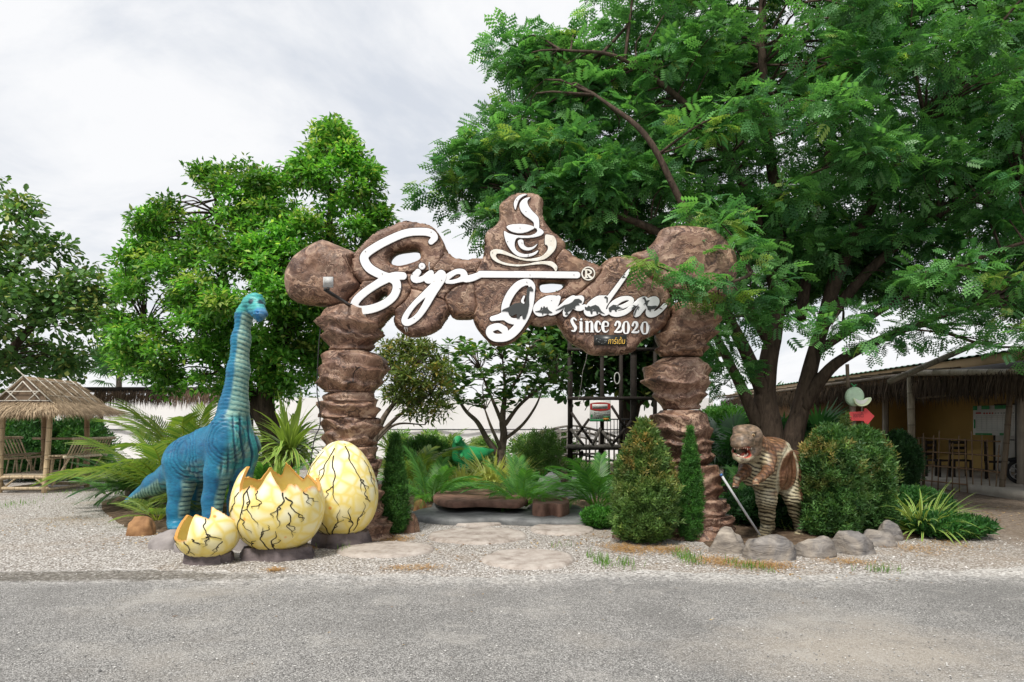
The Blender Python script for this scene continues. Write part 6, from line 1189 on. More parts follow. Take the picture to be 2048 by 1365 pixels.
plant('areca_palm', 'feathery palm low behind the striped dinosaur legs', 1500, 1030, 'areca', 20, 0.95, 0.1, (6, 61), 'palm', gpalm)
plant('areca_palm', 'feathery palm behind the striped dinosaur tail', 1600, 1020, 'areca', 18, 1.3, 0.2, (4, 54), 'palm', gpalm)
plant('areca_palm', 'tall palm behind the right pillar', 1440, 960, 'areca', 18, 1.8, 0.5, (3, 43), 'palm', gpalm)
plant('dracaena', 'spiky green dracaena rosette behind the tall egg', 580, 1005, 'dracaena', 170, 1.12, 1.10, (-30, 92), 'plant', None, 'leaf', 0.05, lv=(0.7, 1.15))
plant('dark_spiky_plant', 'dark stiff spiky rosette beside the left pillar', 806, 975, 'agave', 60, 0.75, 0.55, (5, 85), 'plant', None, 'leaf', 0.05)
gl_ = 'yellow variegated grass clumps behind the pond'
plant('variegated_grass', 'largest yellow striped grass clump below the green dinosaur', 985, 990, 'lily', 230, 1.10, 0.08, (3, 66), 'plant', gl_, 'leaf', spread=0.14)
plant('variegated_grass', 'yellow striped grass clump left of the wooden slab', 925, 998, 'lily', 190, 0.92, 0.08, (3, 66), 'plant', gl_, 'leaf', spread=0.12)
plant('variegated_grass', 'yellow striped grass clump right of the frangipani trunk', 1035, 972, 'lily', 150, 1.0, 0.08, (3, 62), 'plant', gl_, 'leaf', spread=0.12)
plant('green_lily_clump', 'dark green strap leaved clump left of the fountain rocks', 1080, 985, 'spider', 60, 0.85, 0.08, (5, 70), 'plant', None, 'leaf')
plant('grassy_rosette', 'bright green spiky tuft right of the frangipani trunk', 1037, 940, 'spider', 46, 0.65, 0.75, (0, 90), 'plant', None, 'leaf', 0.03)
plant('striped_liriope', 'yellow edged grassy clump at the right end of the boulders', 1845, 1070, 'liriope', 110, 0.85, 0.05, (5, 68), 'plant', 'striped grasses right of the bed', 'leaf', spread=0.15)
plant('striped_liriope', 'smaller yellow edged grass tuft behind the right boulders', 1805, 1050, 'liriope', 60, 0.72, 0.05, (5, 62), 'plant', 'striped grasses right of the bed', 'leaf', spread=0.1)
plant('striped_liriope', 'yellow edged tuft between the striped dinosaur legs', 1565, 1062, 'liriope', 30, 0.40, 0.05, (10, 75), 'plant', 'striped grasses right of the bed', 'leaf')
plant('agave', 'dark agave with upright pointed leaves beside the right pillar', 1448, 1000, 'agave', 26, 0.75, 0.35, (5, 60), 'plant', None, 'leaf')
plant('far_palm', 'distant fan palm standing above the white fence', 238, 0, 'fan', 26, 2.9, 5.0, (-50, 88), 'palm', None, 'fan_leaf', 0.22, Y=48)

plant('variegated_grass', 'yellow striped grass clump beside the left pond palm', 885, 975, 'lily', 90, 0.95, 0.08, (3, 62), 'plant', gl_, 'leaf', spread=0.12)
plant('areca_palm', 'bright yellow green palm behind the left pillar foot', 830, 965, 'areca_y', 18, 1.5, 0.25, (3, 50), 'palm', gpalm, spread=0.15)
plant('areca_palm', 'airy palm below the frangipani branches', 905, 945, 'areca_y', 14, 1.2, 0.3, (3, 50), 'palm', gpalm, spread=0.15)
plant('areca_palm', 'yellow green palm rising above the blue dinosaur tail', 380, 995, 'areca_y', 20, 1.9, 0.5, (3, 39), 'palm', gpalm, spread=0.2)
plant('areca_palm', 'green palm left of the blue dinosaur beside the hut', 225, 1000, 'areca', 12, 0.8, 0.12, (6, 54), 'palm', gpalm, spread=0.15)
plant('areca_palm', 'palm clump between the blue dinosaur and the dracaena', 500, 1000, 'areca_y', 18, 1.3, 0.25, (3, 50), 'palm', gpalm, spread=0.15)
plant('dracaena', 'smaller dracaena with drooping striped leaves behind the broken egg', 555, 1020, 'dracaena', 70, 0.62, 0.55, (-20, 88), 'plant', None, 'leaf', 0.045, lv=(0.7, 1.15))
# ------------------------------------------------------------------ clipped shrubs and cypresses
SPRIG = []
_v, _f = [], []
for i in range(7):
    a = i * 2.4; e = 0.4 + 0.1 * i; d = np.array([math.cos(a) * math.cos(e), math.sin(e), math.sin(a) * math.cos(e)]); p = np.array([0, 0.10 * i, 0]); s = np.cross(d, (0.3, 0.2, 1)); s /= np.linalg.norm(s); b0 = len(_v)
    _v.extend([p + d * 0.12 - s * 0.10, p + d * 0.10 + s * 0.10, p + d * 0.54]); _f.append((b0, b0 + 1, b0 + 2))
SPRIG = (np.array(_v), [np.array(_f)])
def shrub(name, label, px, pybase, pytop, wpx, prof_, n, size, pal, tip=None, cat='bush', seed=0, lump=0.36, trunk=True, group=None, Yd=None, upl=0.7):
    Y = gy(pybase) if Yd is None else Yd; base = np.array([(px - CX) / F * Y, Y, 0.0]); H = CH - (pytop - HZ) / F * Y; R = wpx / 2 / F * Y; rt = thing(name, label, cat, base, group)
    h = rng.random(n * 2); r = np.interp(h, [q[0] for q in prof_], [q[1] for q in prof_]); k = rng.random(n * 2) < (r + 0.06); h, r = h[k][:n], r[k][:n]; n = len(h)
    a = rng.random(n) * 6.283; lum = 1 + lump * fbm(np.stack([np.cos(a) * 1.8, np.sin(a) * 1.8, h * H / R * 1.7 + seed], 1), 3) + 0.10 * fbm(np.stack([np.cos(a) * 6, np.sin(a) * 6, h * H / R * 6 + seed], 1), 2)
    u = rng.random(n) ** 0.35 * (1 + 0.10 * np.abs(rng.normal(size=n)) * (rng.random(n) < 0.25)); q = R * r * lum * u; P = base + np.stack([q * np.cos(a), q * np.sin(a), h * H], 1) * (1, 1, 1)
    ax = np.stack([np.cos(a) * (1 - upl), np.sin(a) * (1 - upl), np.full(n, upl)], 1) + 0.3 * rng.normal(size=(n, 3)); c = palette(n, *pal, 0.05)
    lumc = sstep(-0.25, 0.35, fbm(np.stack([np.cos(a) * 3, np.sin(a) * 3, h * H / R * 3 + seed], 1), 2)); c *= (0.75 + 0.5 * lumc)[:, None]
    if tip is not None:
        k = sstep(0.75, 0.95, u) * sstep(0.25, 0.9, h) * sstep(-0.1, 0.45, fbm(P * 5 + seed, 3)) * rng.random(n) ** 0.5; c = mix3(c, tip, np.clip(k * 1.1, 0, 0.9))
    v, f, cc = inst(*SPRIG, P, frames(ax, None, rng.random(n) * 6.28), size * rng.uniform(0.7, 1.25, n), c); o = part('foliage', v, f, M['leaf_soft'], rt, False, cc); o['kind'] = 'stuff'
    if trunk:
        mb = MB()
        for j in range(5):
            aa = rng.random() * 6.28; e = base + (R * 0.35 * math.cos(aa), R * 0.35 * math.sin(aa), H * 0.5); mb.tube(curve([base + (0.04 * math.cos(aa), 0.04 * math.sin(aa), -0.03), (base + e) / 2 + 0.03 * rng.normal(size=3), e], 4), np.linspace(0.022, 0.006, 9), 6)
        mb.build('stems', M['bark_grey'], rt, True)
    return rt
CONE = [(0, 0.35), (0.06, 0.85), (0.2, 1.0), (0.45, 0.92), (0.7, 0.66), (0.88, 0.36), (1, 0.05)]; SLIM = [(0, 0.6), (0.08, 0.95), (0.25, 1.0), (0.5, 0.8), (0.75, 0.5), (1, 0.06)]; OVAL = [(0, 0.55), (0.08, 0.85), (0.3, 1.0), (0.6, 0.98), (0.8, 0.8), (0.93, 0.5), (1, 0.15)]; BALL = [(0, 0.3), (0.15, 0.8), (0.5, 1), (0.8, 0.8), (0.95, 0.4), (1, 0.1)]
SP = ((0.055, 0.12, 0.03), (0.13, 0.23, 0.055), (0.22, 0.30, 0.08))
shrub('orange_tipped_bush', 'cone shaped bush with orange tipped leaves left of the right pillar', 1288, 1084, 848, 130, CONE, 5200, 0.12, SP, (0.50, 0.31, 0.09), seed=1)
shrub('leafy_bush', 'large dense bush with rusty tips right of the striped dinosaur', 1660, 1074, 858, 122, OVAL, 5200, 0.13, ((0.035, 0.10, 0.028), (0.085, 0.19, 0.045), (0.15, 0.25, 0.06)), (0.40, 0.27, 0.08), seed=2, group='dense bushes beside the striped dinosaur', lump=0.3)
shrub('leafy_bush', 'dense bush with rusty tips behind the grey boulders at right', 1722, 1066, 862, 120, OVAL, 5200, 0.13, ((0.035, 0.10, 0.028), (0.085, 0.19, 0.045), (0.15, 0.25, 0.06)), (0.44, 0.27, 0.08), seed=3, group='dense bushes beside the striped dinosaur', lump=0.3)
shrub('round_dark_bush', 'round dark green bush beside the bamboo corner post', 1798, 1000, 866, 80, BALL, 3600, 0.12, ((0.014, 0.055, 0.018), (0.035, 0.10, 0.028), (0.06, 0.14, 0.04)), None, seed=4)
shrub('thin_rusty_shrub', 'thin twiggy rusty shrub beside the melon sign post', 1690, 1030, 830, 56, SLIM, 1100, 0.11, ((0.06, 0.11, 0.03), (0.13, 0.19, 0.05), (0.3, 0.2, 0.06)), (0.36, 0.20, 0.06), seed=5)
shrub('narrow_cypress', 'narrow dark green cypress right of the tall egg', 790, 1066, 872, 58, [(0, 0.55), (0.06, 0.9), (0.2, 1.0), (0.5, 0.74), (0.8, 0.46), (1, 0.18)], 3800, 0.075, ((0.03, 0.10, 0.02), (0.075, 0.20, 0.035), (0.12, 0.25, 0.05)), None, 'cypress', 6, 0.14, group='narrow cypresses by the pillars', upl=0.85)
shrub('narrow_cypress', 'slender green cypress standing against the right pillar', 1380, 1082, 856, 50, [(0, 0.5), (0.06, 0.85), (0.3, 1.0), (0.55, 0.9), (0.75, 0.55), (1, 0.1)], 2800, 0.07, ((0.03, 0.11, 0.02), (0.075, 0.22, 0.035), (0.12, 0.26, 0.05)), None, 'cypress', 7, 0.16, group='narrow cypresses by the pillars', upl=0.85)
shrub('low_fern', 'low bright green ferny plant right of the stepping stones', 1200, 1056, 1020, 70, BALL, 900, 0.10, ((0.04, 0.16, 0.02), (0.08, 0.26, 0.03), (0.12, 0.3, 0.04)), None, 'fern', 8, 0.2, False)
shrub('shaded_groundcover_bush', 'dark leafy groundcover behind the striped dinosaur legs', 1540, 1052, 990, 190, BALL, 3200, 0.16, ((0.015, 0.06, 0.018), (0.035, 0.12, 0.03), (0.08, 0.17, 0.04)), None, 'bush', 9, 0.3, False)
shrub('trailing_groundcover', 'low trailing green leaves spilling right of the grassy clump', 1890, 1072, 1040, 150, BALL, 2400, 0.14, ((0.02, 0.09, 0.02), (0.05, 0.17, 0.03), (0.10, 0.22, 0.05)), None, 'groundcover', 10, 0.35, False)
shrub('green_hedge_mass', 'leafy shrub behind the striped grass at the right bed end', 1830, 1040, 985, 120, BALL, 2600, 0.14, ((0.02, 0.085, 0.02), (0.05, 0.16, 0.03), (0.10, 0.2, 0.04)), None, 'bush', 11, 0.3, False)
shrub('hut_shrub', 'dark green shrub behind the bamboo hut bench', 60, 965, 835, 150, BALL, 2600, 0.26, ((0.02, 0.075, 0.02), (0.05, 0.15, 0.03), (0.1, 0.22, 0.04)), None, 'bush', 12, 0.3, False, Yd=20)
shrub('hut_shrub', 'leafy shrub between the bamboo hut and the cycad', 160, 975, 838, 110, BALL, 2400, 0.24, ((0.03, 0.10, 0.025), (0.07, 0.19, 0.04), (0.12, 0.25, 0.05)), None, 'bush', 13, 0.3, False, Yd=20.5)
shrub('white_flowering_shrub', 'airy small leaved shrub left of the timber tower', 1085, 975, 865, 90, BALL, 700, 0.20, ((0.09, 0.19, 0.05), (0.18, 0.32, 0.09), (0.5, 0.5, 0.35)), None, 'bush', 14, 0.6, True, Yd=19)
shrub('back_shrub', 'green shrub filling behind the left pond palms', 850, 968, 885, 120, BALL, 2200, 0.22, ((0.04, 0.12, 0.03), (0.09, 0.21, 0.04), (0.16, 0.28, 0.06)), None, 'bush', 15, 0.3, False, Yd=18)
shrub('back_shrub', 'dark shrub under the big tree trunk', 1540, 985, 850, 150, BALL, 3000, 0.24, ((0.015, 0.06, 0.02), (0.035, 0.115, 0.03), (0.07, 0.16, 0.04)), None, 'bush', 16, 0.3, False, Yd=16)
shrub('back_shrub', 'dark shrub between the right pillar and the timber tower', 1345, 970, 845, 130, BALL, 2600, 0.26, ((0.02, 0.07, 0.02), (0.045, 0.135, 0.035), (0.09, 0.2, 0.05)), None, 'bush', 17, 0.3, False, Yd=18)
shrub('back_shrub', 'bright shrub far behind the right pillar', 1450, 920, 820, 140, BALL, 2200, 0.34, ((0.04, 0.14, 0.03), (0.09, 0.24, 0.04), (0.16, 0.3, 0.06)), None, 'bush', 18, 0.3, False, Yd=27)

ga = 'airy light green shrubs in front of the white fence'
LG = ((0.10, 0.22, 0.05), (0.22, 0.38, 0.09), (0.42, 0.46, 0.14))
for px_, top_, wd_, yd_, lb_ in ((862, 872, 70, 23, 'airy light green shrub behind the left pond palms'), (905, 884, 60, 21, 'airy light shrub just left of the green dinosaur'), (968, 880, 66, 24, 'airy light shrub right of the green dinosaur'), (1060, 876, 70, 22, 'airy light shrub right of the frangipani trunk'), (1120, 872, 60, 25, 'airy light shrub beside the garden bridge'), (800, 868, 60, 24, 'airy light shrub behind the narrow cypress'), (440, 860, 90, 26, 'airy light shrub behind the blue dinosaur neck'), (560, 862, 100, 25, 'airy light shrub behind the dracaena')):
    shrub('airy_shrub', lb_, px_, 960, top_, wd_, BALL, 520, 0.26, LG, None, 'bush', px_ % 37, 0.7, True, ga, Yd=yd_)
# ------------------------------------------------------------------ bamboo and thatch helpers
BAM = (0.50, 0.40, 0.27); BAMG = (0.30, 0.26, 0.20); BAMD = (0.16, 0.125, 0.09)
def bamboo(parent, name, a, b, r, col=BAM, step=0.32, n=9):
    a, b = np.array(a, float), np.array(b, float); L = np.linalg.norm(b - a); k = max(1, int(L / step)); P, R, Cc = [], [], []
    ts = [0]; 
    for i in range(1, k + 1):
        t = i / (k + 0.35); ts += [t - 0.02 / L, t, t + 0.02 / L]
    ts.append(1); ts = np.clip(np.array(ts), 0, 1); ts = np.maximum.accumulate(ts + np.arange(len(ts)) * 1e-5)
    rad = np.array([r * (1.10 if (i % 3 == 2 and 0 < i < len(ts) - 1) else 1.0) for i in range(len(ts))]); bend = 0.012 * L * np.sin(np.pi * ts)[:, None] * rng.normal(size=3) * 0.4
    mb = MB(); mb.tube(a + (b - a) * ts[:, None] + bend, rad, n)
    ring = np.array([0.45 if (i % 3 == 2 and 0 < i < len(ts) - 1) else 1.0 for i in range(len(ts))]); c = np.repeat(np.array(col)[None] * ring[:, None] * rng.uniform(0.8, 1.15), n, 0); mb.c = [c]
    return mb.build(name, M['bamboo'], parent, True, usecol=True)
def straw(parent, name, corners, n, L, w, cols, fringe=0.3, lift=0.05, down=None, hang=0.0):
    """thatch: strips laid down the slope of a quad (corners: top-left, top-right, bottom-right, bottom-left)"""
    A, B, C_, D_ = [np.array(x, float) for x in corners]; u = rng.random(n); v = rng.random(n) ** 0.8; P = (A * (1 - u)[:, None] + B * u[:, None]) * (1 - v)[:, None] + (D_ * (1 - u)[:, None] + C_ * u[:, None]) * v[:, None]
    d = (D_ * (1 - u)[:, None] + C_ * u[:, None]) - (A * (1 - u)[:, None] + B * u[:, None]); d /= np.linalg.norm(d, axis=1)[:, None]; nr = np.cross(B - A, D_ - A); nr /= np.linalg.norm(nr)
    if nr[2] < 0: nr = -nr
    d = d + 0.12 * rng.normal(size=(n, 3)) + (0, 0, -1) * (hang * rng.random(n))[:, None]; d /= np.linalg.norm(d, axis=1)[:, None]; l = L * rng.uniform(0.5, 1.2, n); s = np.cross(d, nr); s /= np.linalg.norm(s, axis=1)[:, None]; ww = w * rng.uniform(0.5, 1.4, n)
    p0 = P + nr * (lift * rng.random(n))[:, None]; p1 = p0 + d * l[:, None] * 0.55 + nr * 0.01; p2 = p0 + d * l[:, None] + (0, 0, -1) * (0.18 * l * rng.random(n))[:, None]
    V = np.stack([p0 - s * ww[:, None], p0 + s * ww[:, None], p1 - s * ww[:, None], p1 + s * ww[:, None], p2], 1); b0 = 5 * np.arange(n)[:, None]
    t = rng.random(n)[:, None]; c = np.asarray(cols[0]) * (1 - t) + np.asarray(cols[1]) * t
    o = part(name, V.reshape(-1, 3), [b0 + np.array([0, 1, 3, 2]), b0 + np.array([2, 3, 4])], M['thatch'], parent, False, np.repeat(c, 5, 0)); o['kind'] = 'stuff'; return o
def panel(parent, name, corners, t, mat, cols=None):
    A = np.array(corners, float); n = np.cross(A[1] - A[0], A[3] - A[0]); n /= np.linalg.norm(n); V = np.concatenate([A + n * t / 2, A - n * t / 2])
    return part(name, V, [[(0, 1, 2, 3), (7, 6, 5, 4), (0, 4, 5, 1), (1, 5, 6, 2), (2, 6, 7, 3), (3, 7, 4, 0)]], M[mat], parent, False, None if cols is None else np.tile(cols, (8, 1)))

# ------------------------------------------------------------------ bamboo hut at the left
hx0, hx1, hy0, hy1 = -12.02, -10.93, 16.5, 18.0
hut = thing('bamboo_hut', 'small bamboo resting hut with thatched gable roof and slatted side benches', 'hut', ((hx0 + hx1) / 2, (hy0 + hy1) / 2, 0))
for (x, y, lx) in ((hx0, hy0, 0.06), (hx1, hy0, 0.10), (hx1, hy1, 0.0), (hx0, hy1, 0.0)): bamboo(hut, 'post', (x - lx, y, -0.05), (x + lx * 0.5, y, 1.95), 0.062, (0.52, 0.40, 0.25) if y == hy0 else (0.40, 0.27, 0.16))
for y in (hy0, hy1):
    bamboo(hut, 'floor_rail', (hx0, y, 0.10), (hx1, y, 0.10), 0.04); bamboo(hut, 'deck_beam', (hx0 - 0.1, y, 0.36), (hx1 + 0.1, y, 0.36), 0.04)
for x in (hx0, hx1):
    bamboo(hut, 'deck_beam', (x, hy0 - 0.1, 0.33), (x, hy1 + 0.1, 0.33), 0.04); bamboo(hut, 'floor_rail', (x, hy0, 0.08), (x, hy1, 0.08), 0.035)
for k in range(16): bamboo(hut, 'deck_slat', (hx0 - 0.08, hy0 + 0.03 + k * 0.097, 0.41), (hx1 + 0.08, hy0 + 0.03 + k * 0.097, 0.41), 0.026, (0.40, 0.34, 0.26), 0.5, 6)
bamboo(hut, 'brace', (hx0 + 0.02, hy0, 0.10), (hx0 + 0.35, hy0, 0.36), 0.022); bamboo(hut, 'brace', (hx1 - 0.02, hy0, 0.12), (hx1 - 0.33, hy0, 0.36), 0.022)
for sx, x in ((1, hx1), (-1, hx0)):
    bamboo(hut, 'bench_rail', (x + sx * 0.02, hy0 - 0.1, 0.80), (x + sx * 0.02, hy1 + 0.1, 0.80), 0.03); bamboo(hut, 'bench_rail', (x + sx * 0.45, hy0 - 0.12, 0.84), (x + sx * 0.45, hy1 + 0.12, 0.84), 0.035, (0.55, 0.48, 0.36))
    for k in range(5): bamboo(hut, 'seat_slat', (x + sx * (0.08 + 0.085 * k), hy0 - 0.1, 0.865), (x + sx * (0.08 + 0.085 * k), hy1 + 0.1, 0.865), 0.022, BAM, 0.4, 6)
    bamboo(hut, 'top_rail', (x + sx * 0.66, hy0 - 0.12, 1.27), (x + sx * 0.66, hy1 + 0.12, 1.27), 0.035)
    for k in range(14): bamboo(hut, 'back_slat', (x + sx * 0.47, hy0 - 0.05 + 0.118 * k, 0.86), (x + sx * 0.65, hy0 - 0.05 + 0.118 * k + 0.02, 1.26), 0.017, (0.48, 0.40, 0.27), 0.6, 6)
    for y in (hy0 + 0.05, hy0 + 0.55, hy1 - 0.45, hy1 - 0.05): bamboo(hut, 'bench_leg', (x + sx * 0.02, y, 0.3), (x + sx * 0.05, y, 0.8), 0.024, BAM, 0.3, 6)
    for y in (hy0 + 0.1, hy1 - 0.1): bamboo(hut, 'brace', (x + sx * 0.02, y, 0.15), (x + sx * 0.44, y, 0.82), 0.022, BAM, 0.4, 6)
    for k in range(6): bamboo(hut, 'side_lattice', (x, hy0 + 0.1 + 0.24 * k, 0.36), (x, hy0 + 0.22 + 0.24 * k, 0.80), 0.014, BAM, 0.4, 6)
bamboo(hut, 'back_rail', (hx0 - 0.3, hy1, 1.25), (hx1 + 0.3, hy1, 1.25), 0.03)
for k in range(4): bamboo(hut, 'roof_prop', ((hx1 if k % 2 else hx0), (hy0 if k < 2 else hy1), 1.72), ((hx1 + 0.35 if k % 2 else hx0 - 0.35), (hy0 if k < 2 else hy1), 1.93), 0.018, BAM, 0.5, 6)
RX = -11.46; rz, ry0, ry1 = 2.72, 16.45, 18.35; ez = 1.90; ex0, ex1, ey0, ey1 = -12.62, -10.36, 16.02, 18.72
SC_ = ((0.24, 0.175, 0.115), (0.50, 0.40, 0.28)); mz = 2.10; mxo = 0.70
for sx, ex in ((1, ex1), (-1, ex0)):
    R_ = [(RX, ry0, rz), (RX, ry1, rz), (RX + sx * mxo, ry1 + 0.1, mz), (RX + sx * mxo, ry0 - 0.05, mz)]; S_ = [(RX + sx * mxo, ry0 - 0.05, mz), (RX + sx * mxo, ry1 + 0.1, mz), (ex, ey1, ez), (ex, ey0, ez)]
    panel(hut, 'roof_panel', R_, 0.05, 'thatch', (0.22, 0.165, 0.11)); panel(hut, 'roof_panel', S_, 0.05, 'thatch', (0.22, 0.165, 0.11))
    straw(hut, 'roof_straw', R_, 1800, 0.32, 0.006, SC_, lift=0.06); straw(hut, 'roof_straw', S_, 2200, 0.34, 0.006, SC_, lift=0.07, hang=0.5)
S_ = [(RX - mxo, ry0 - 0.05, mz), (RX + mxo, ry0 - 0.05, mz), (ex1, ey0, ez), (ex0, ey0, ez)]; panel(hut, 'roof_panel', S_, 0.05, 'thatch', (0.22, 0.165, 0.11)); straw(hut, 'roof_straw', S_, 2000, 0.28, 0.006, SC_, lift=0.05, hang=0.6)
S_ = [(RX - mxo, ry1 + 0.1, mz), (RX + mxo, ry1 + 0.1, mz), (ex1, ey1, ez), (ex0, ey1, ez)]; panel(hut, 'roof_panel', S_, 0.05, 'thatch', (0.22, 0.165, 0.11))
for y in (ry0, ry1): part('gable', [(RX - mxo, y, mz), (RX + mxo, y, mz), (RX, y, rz)], [[(0, 1, 2)]], M['thatch'], hut, False, np.tile((0.20, 0.15, 0.11), (3, 1)))
yg = ry0 - 0.05; bt = (0.58, 0.55, 0.50)
for a, b in (((RX - mxo - 0.05, mz - 0.03), (RX + 0.03, rz + 0.05)), ((RX + mxo + 0.05, mz - 0.03), (RX - 0.18, rz + 0.22)), ((RX - 0.62, mz + 0.06), (RX + 0.62, mz + 0.06)), ((RX - 0.40, mz + 0.28), (RX + 0.42, mz + 0.28)), ((RX, rz - 0.10), (RX - 0.42, mz + 0.06)), ((RX, rz - 0.10), (RX + 0.42, mz + 0.06)), ((RX - 0.38, mz + 0.3), (RX - 0.10, mz + 0.05)), ((RX + 0.38, mz + 0.3), (RX + 0.10, mz + 0.05))):
    bamboo(hut, 'gable_lath', (a[0], yg, a[1]), (b[0], yg, b[1]), 0.014, bt, 0.6, 6)
for k in range(5):
    y = ry0 + 0.3 + 0.34 * k; bamboo(hut, 'roof_lath', (RX + 0.05, y, rz + 0.02), (RX + mxo, y + 0.03, mz + 0.07), 0.011, bt, 0.6, 6)
for k in range(2): bamboo(hut, 'roof_lath', (RX + 0.15 + 0.4 * k, ry0, rz - 0.07 - 0.36 * k), (RX + 0.15 + 0.4 * k, ry1, rz - 0.07 - 0.36 * k), 0.011, bt, 0.6, 6)

# ------------------------------------------------------------------ flat thatched shelter behind the hut
sh = thing('thatched_shelter', 'flat thatched shelter on a dark post behind the bamboo hut', 'shelter', W(202, 0, 24) * (1, 1, 0))
px = W(202, 0, 24)[0]
mb = MB(); mb.box((px, 24, 1.38), (0.11, 0.11, 2.8)); mb.build('post', M['black_post'], sh)
mb = MB(); mb.box((px + 4.6, 25.5, 1.38), (0.11, 0.11, 2.8)); mb.build('post', M['black_post'], sh)
for s in (-1, 1):
    mb = MB(); mb.bar((px, 24, 2.25), (px + s * 0.5, 24, 2.75), 0.05, 0.05); mb.build('brace', M['black_post'], sh)
T_ = [(px - 1.0, 26.5, 2.86), (px + 5.2, 26.5, 2.86), (px + 5.2, 23.2, 2.78), (px - 1.0, 23.2, 2.78)]; panel(sh, 'roof_panel', T_, 0.14, 'dark_wood'); straw(sh, 'roof_straw', [(px + 0.3, 23.2, 2.75), (px + 5.2, 23.2, 2.75), (px + 5.2, 23.15, 2.55), (px + 0.3, 23.15, 2.55)], 1600, 0.42, 0.008, ((0.05, 0.035, 0.025), (0.20, 0.14, 0.10)), lift=0.05)
# ------------------------------------------------------------------ white sheet fence across the back
wf = thing('white_fence', 'long white sheet fence running across the back of the garden', 'fence', (-4, 33, 0))
def fence_sheet(name, x0, x1, z0, z1, y, mat):
    nx, nz = 90, 5; X, Z = np.meshgrid(np.linspace(x0, x1, nx), np.linspace(z0, z1, nz)); Y = y + 0.05 * np.sin(X * 2.1) + 0.04 * fbm(np.stack([X, Z, 0 * X], -1), 3); v = np.stack([X.ravel(), Y.ravel(), (Z + 0.03 * fbm(np.stack([X * 0.3, 0 * X, 0 * X + z1], -1), 2) * (Z > z0)).ravel()], 1)
    I = np.arange(nx * nz).reshape(nz, nx); q = np.stack([I[:-1, :-1].ravel(), I[:-1, 1:].ravel(), I[1:, 1:].ravel(), I[1:, :-1].ravel()], 1); part(name, v, [q], M[mat], wf, True)
fence_sheet('upper_sheet', -26, 9.5, 1.40, 2.86, 33.0, 'white_tarp'); fence_sheet('lower_sheet', -26, 9.5, -0.05, 1.34, 32.96, 'white_tarp')
mb = MB(); mb.bar((-26, 32.85, 1.38), (9.5, 32.85, 1.38), 0.06, 0.05); mb.build('rail', M['tarp_seam'], wf)
for k in range(13):
    mb = MB(); mb.box((-25 + 2.85 * k, 33.2, 1.4), (0.08, 0.08, 2.9)); mb.build('fence_post', M['grey_metal'], wf)

# ------------------------------------------------------------------ timber tower with stair and board
TYw = 20.0; tw_ = thing('timber_tower', 'dark timber lookout frame with cross braces behind the right pillar', 'tower', (W(1200, 0, TYw)[0], TYw, 0))
tx = lambda p: W(p, 0, TYw)[0]; tz = lambda p: W(0, p, TYw)[2]
def tbar(nm, x0, y0, x1, y1, w_, mat='dark_wood', dY=0.0):
    mb = MB(); mb.bar((tx(x0), TYw + dY, tz(y0)), (tx(x1), TYw + dY, tz(y1)), w_, w_, up=(0, 1, 0)); mb.build(nm, M[mat], tw_)
for p in (1139, 1204, 1267, 1330): tbar('post', p, 962, p, 560, 0.10 if p != 1267 else 0.16)
for p in (1150, 1260, 1335):
    mb = MB(); mb.box((tx(p) + 0.05, TYw + 2.0, 2.8), (0.11, 0.11, 5.7)); mb.build('post', M['dark_wood'], tw_)
for (y, w_, mat, d) in ((797.5, 0.10, 'dark_wood', -0.11), (893, 0.11, 'grey_wood', -0.11), (700, 0.09, 'dark_wood', -0.10), (566, 0.10, 'dark_wood', -0.11)): tbar('beam', 1134, y, 1335, y, w_, mat, d)
for (a, b, c, d, mt) in ((1142, 825, 1186, 890, 'dark_wood'), (1178, 838, 1152, 874, 'dark_wood'), (1140, 858, 1166, 890, 'grey_wood'), (1200, 856, 1184, 890, 'grey_wood'), (1203, 862, 1224, 892, 'grey_wood'), (1262, 842, 1222, 892, 'dark_wood'), (1222, 812, 1250, 856, 'dark_wood'), (1268, 850, 1300, 892, 'dark_wood'), (1328, 850, 1298, 892, 'dark_wood')): tbar('cross_brace', a, b, c, d, 0.07, mt, -0.06 if mt == 'dark_wood' else -0.14)
for k in range(12):
    mb = MB(); mb.box((tx(1235), TYw + 0.08 + 0.17 * k, tz(899)), (tx(1332) - tx(1137), 0.155, 0.045)); mb.build('deck_board', M['dark_wood'], tw_)
for k in range(9): tbar('baluster', 1210 + 7.5 * k, 892, 1210 + 7.5 * k, 838, 0.022, 'black_metal', 1.9)
tbar('handrail', 1206, 838, 1330, 838, 0.04, 'black_metal', 1.9)
for k, (x0, x1, y) in enumerate(((1140, 1178, 950), (1148, 1186, 936), (1158, 1196, 922), (1166, 1202, 908))):
    mb = MB(); mb.box((tx((x0 + x1) / 2), TYw - 0.5 + 0.16 * k, tz(y)), (tx(x1) - tx(x0), 0.22, 0.05)); mb.build('stair_tread', M['grey_wood'], tw_)
mb = MB(); mb.bar((tx(1140), TYw - 0.62, 0.05), (tx(1166), TYw + 0.1, tz(905)), 0.05, 0.14); mb.build('stringer', M['dark_wood'], tw_)
mb = MB(); mb.bar((tx(1180), TYw - 0.62, 0.05), (tx(1204), TYw + 0.1, tz(905)), 0.05, 0.14); mb.build('stringer', M['dark_wood'], tw_)
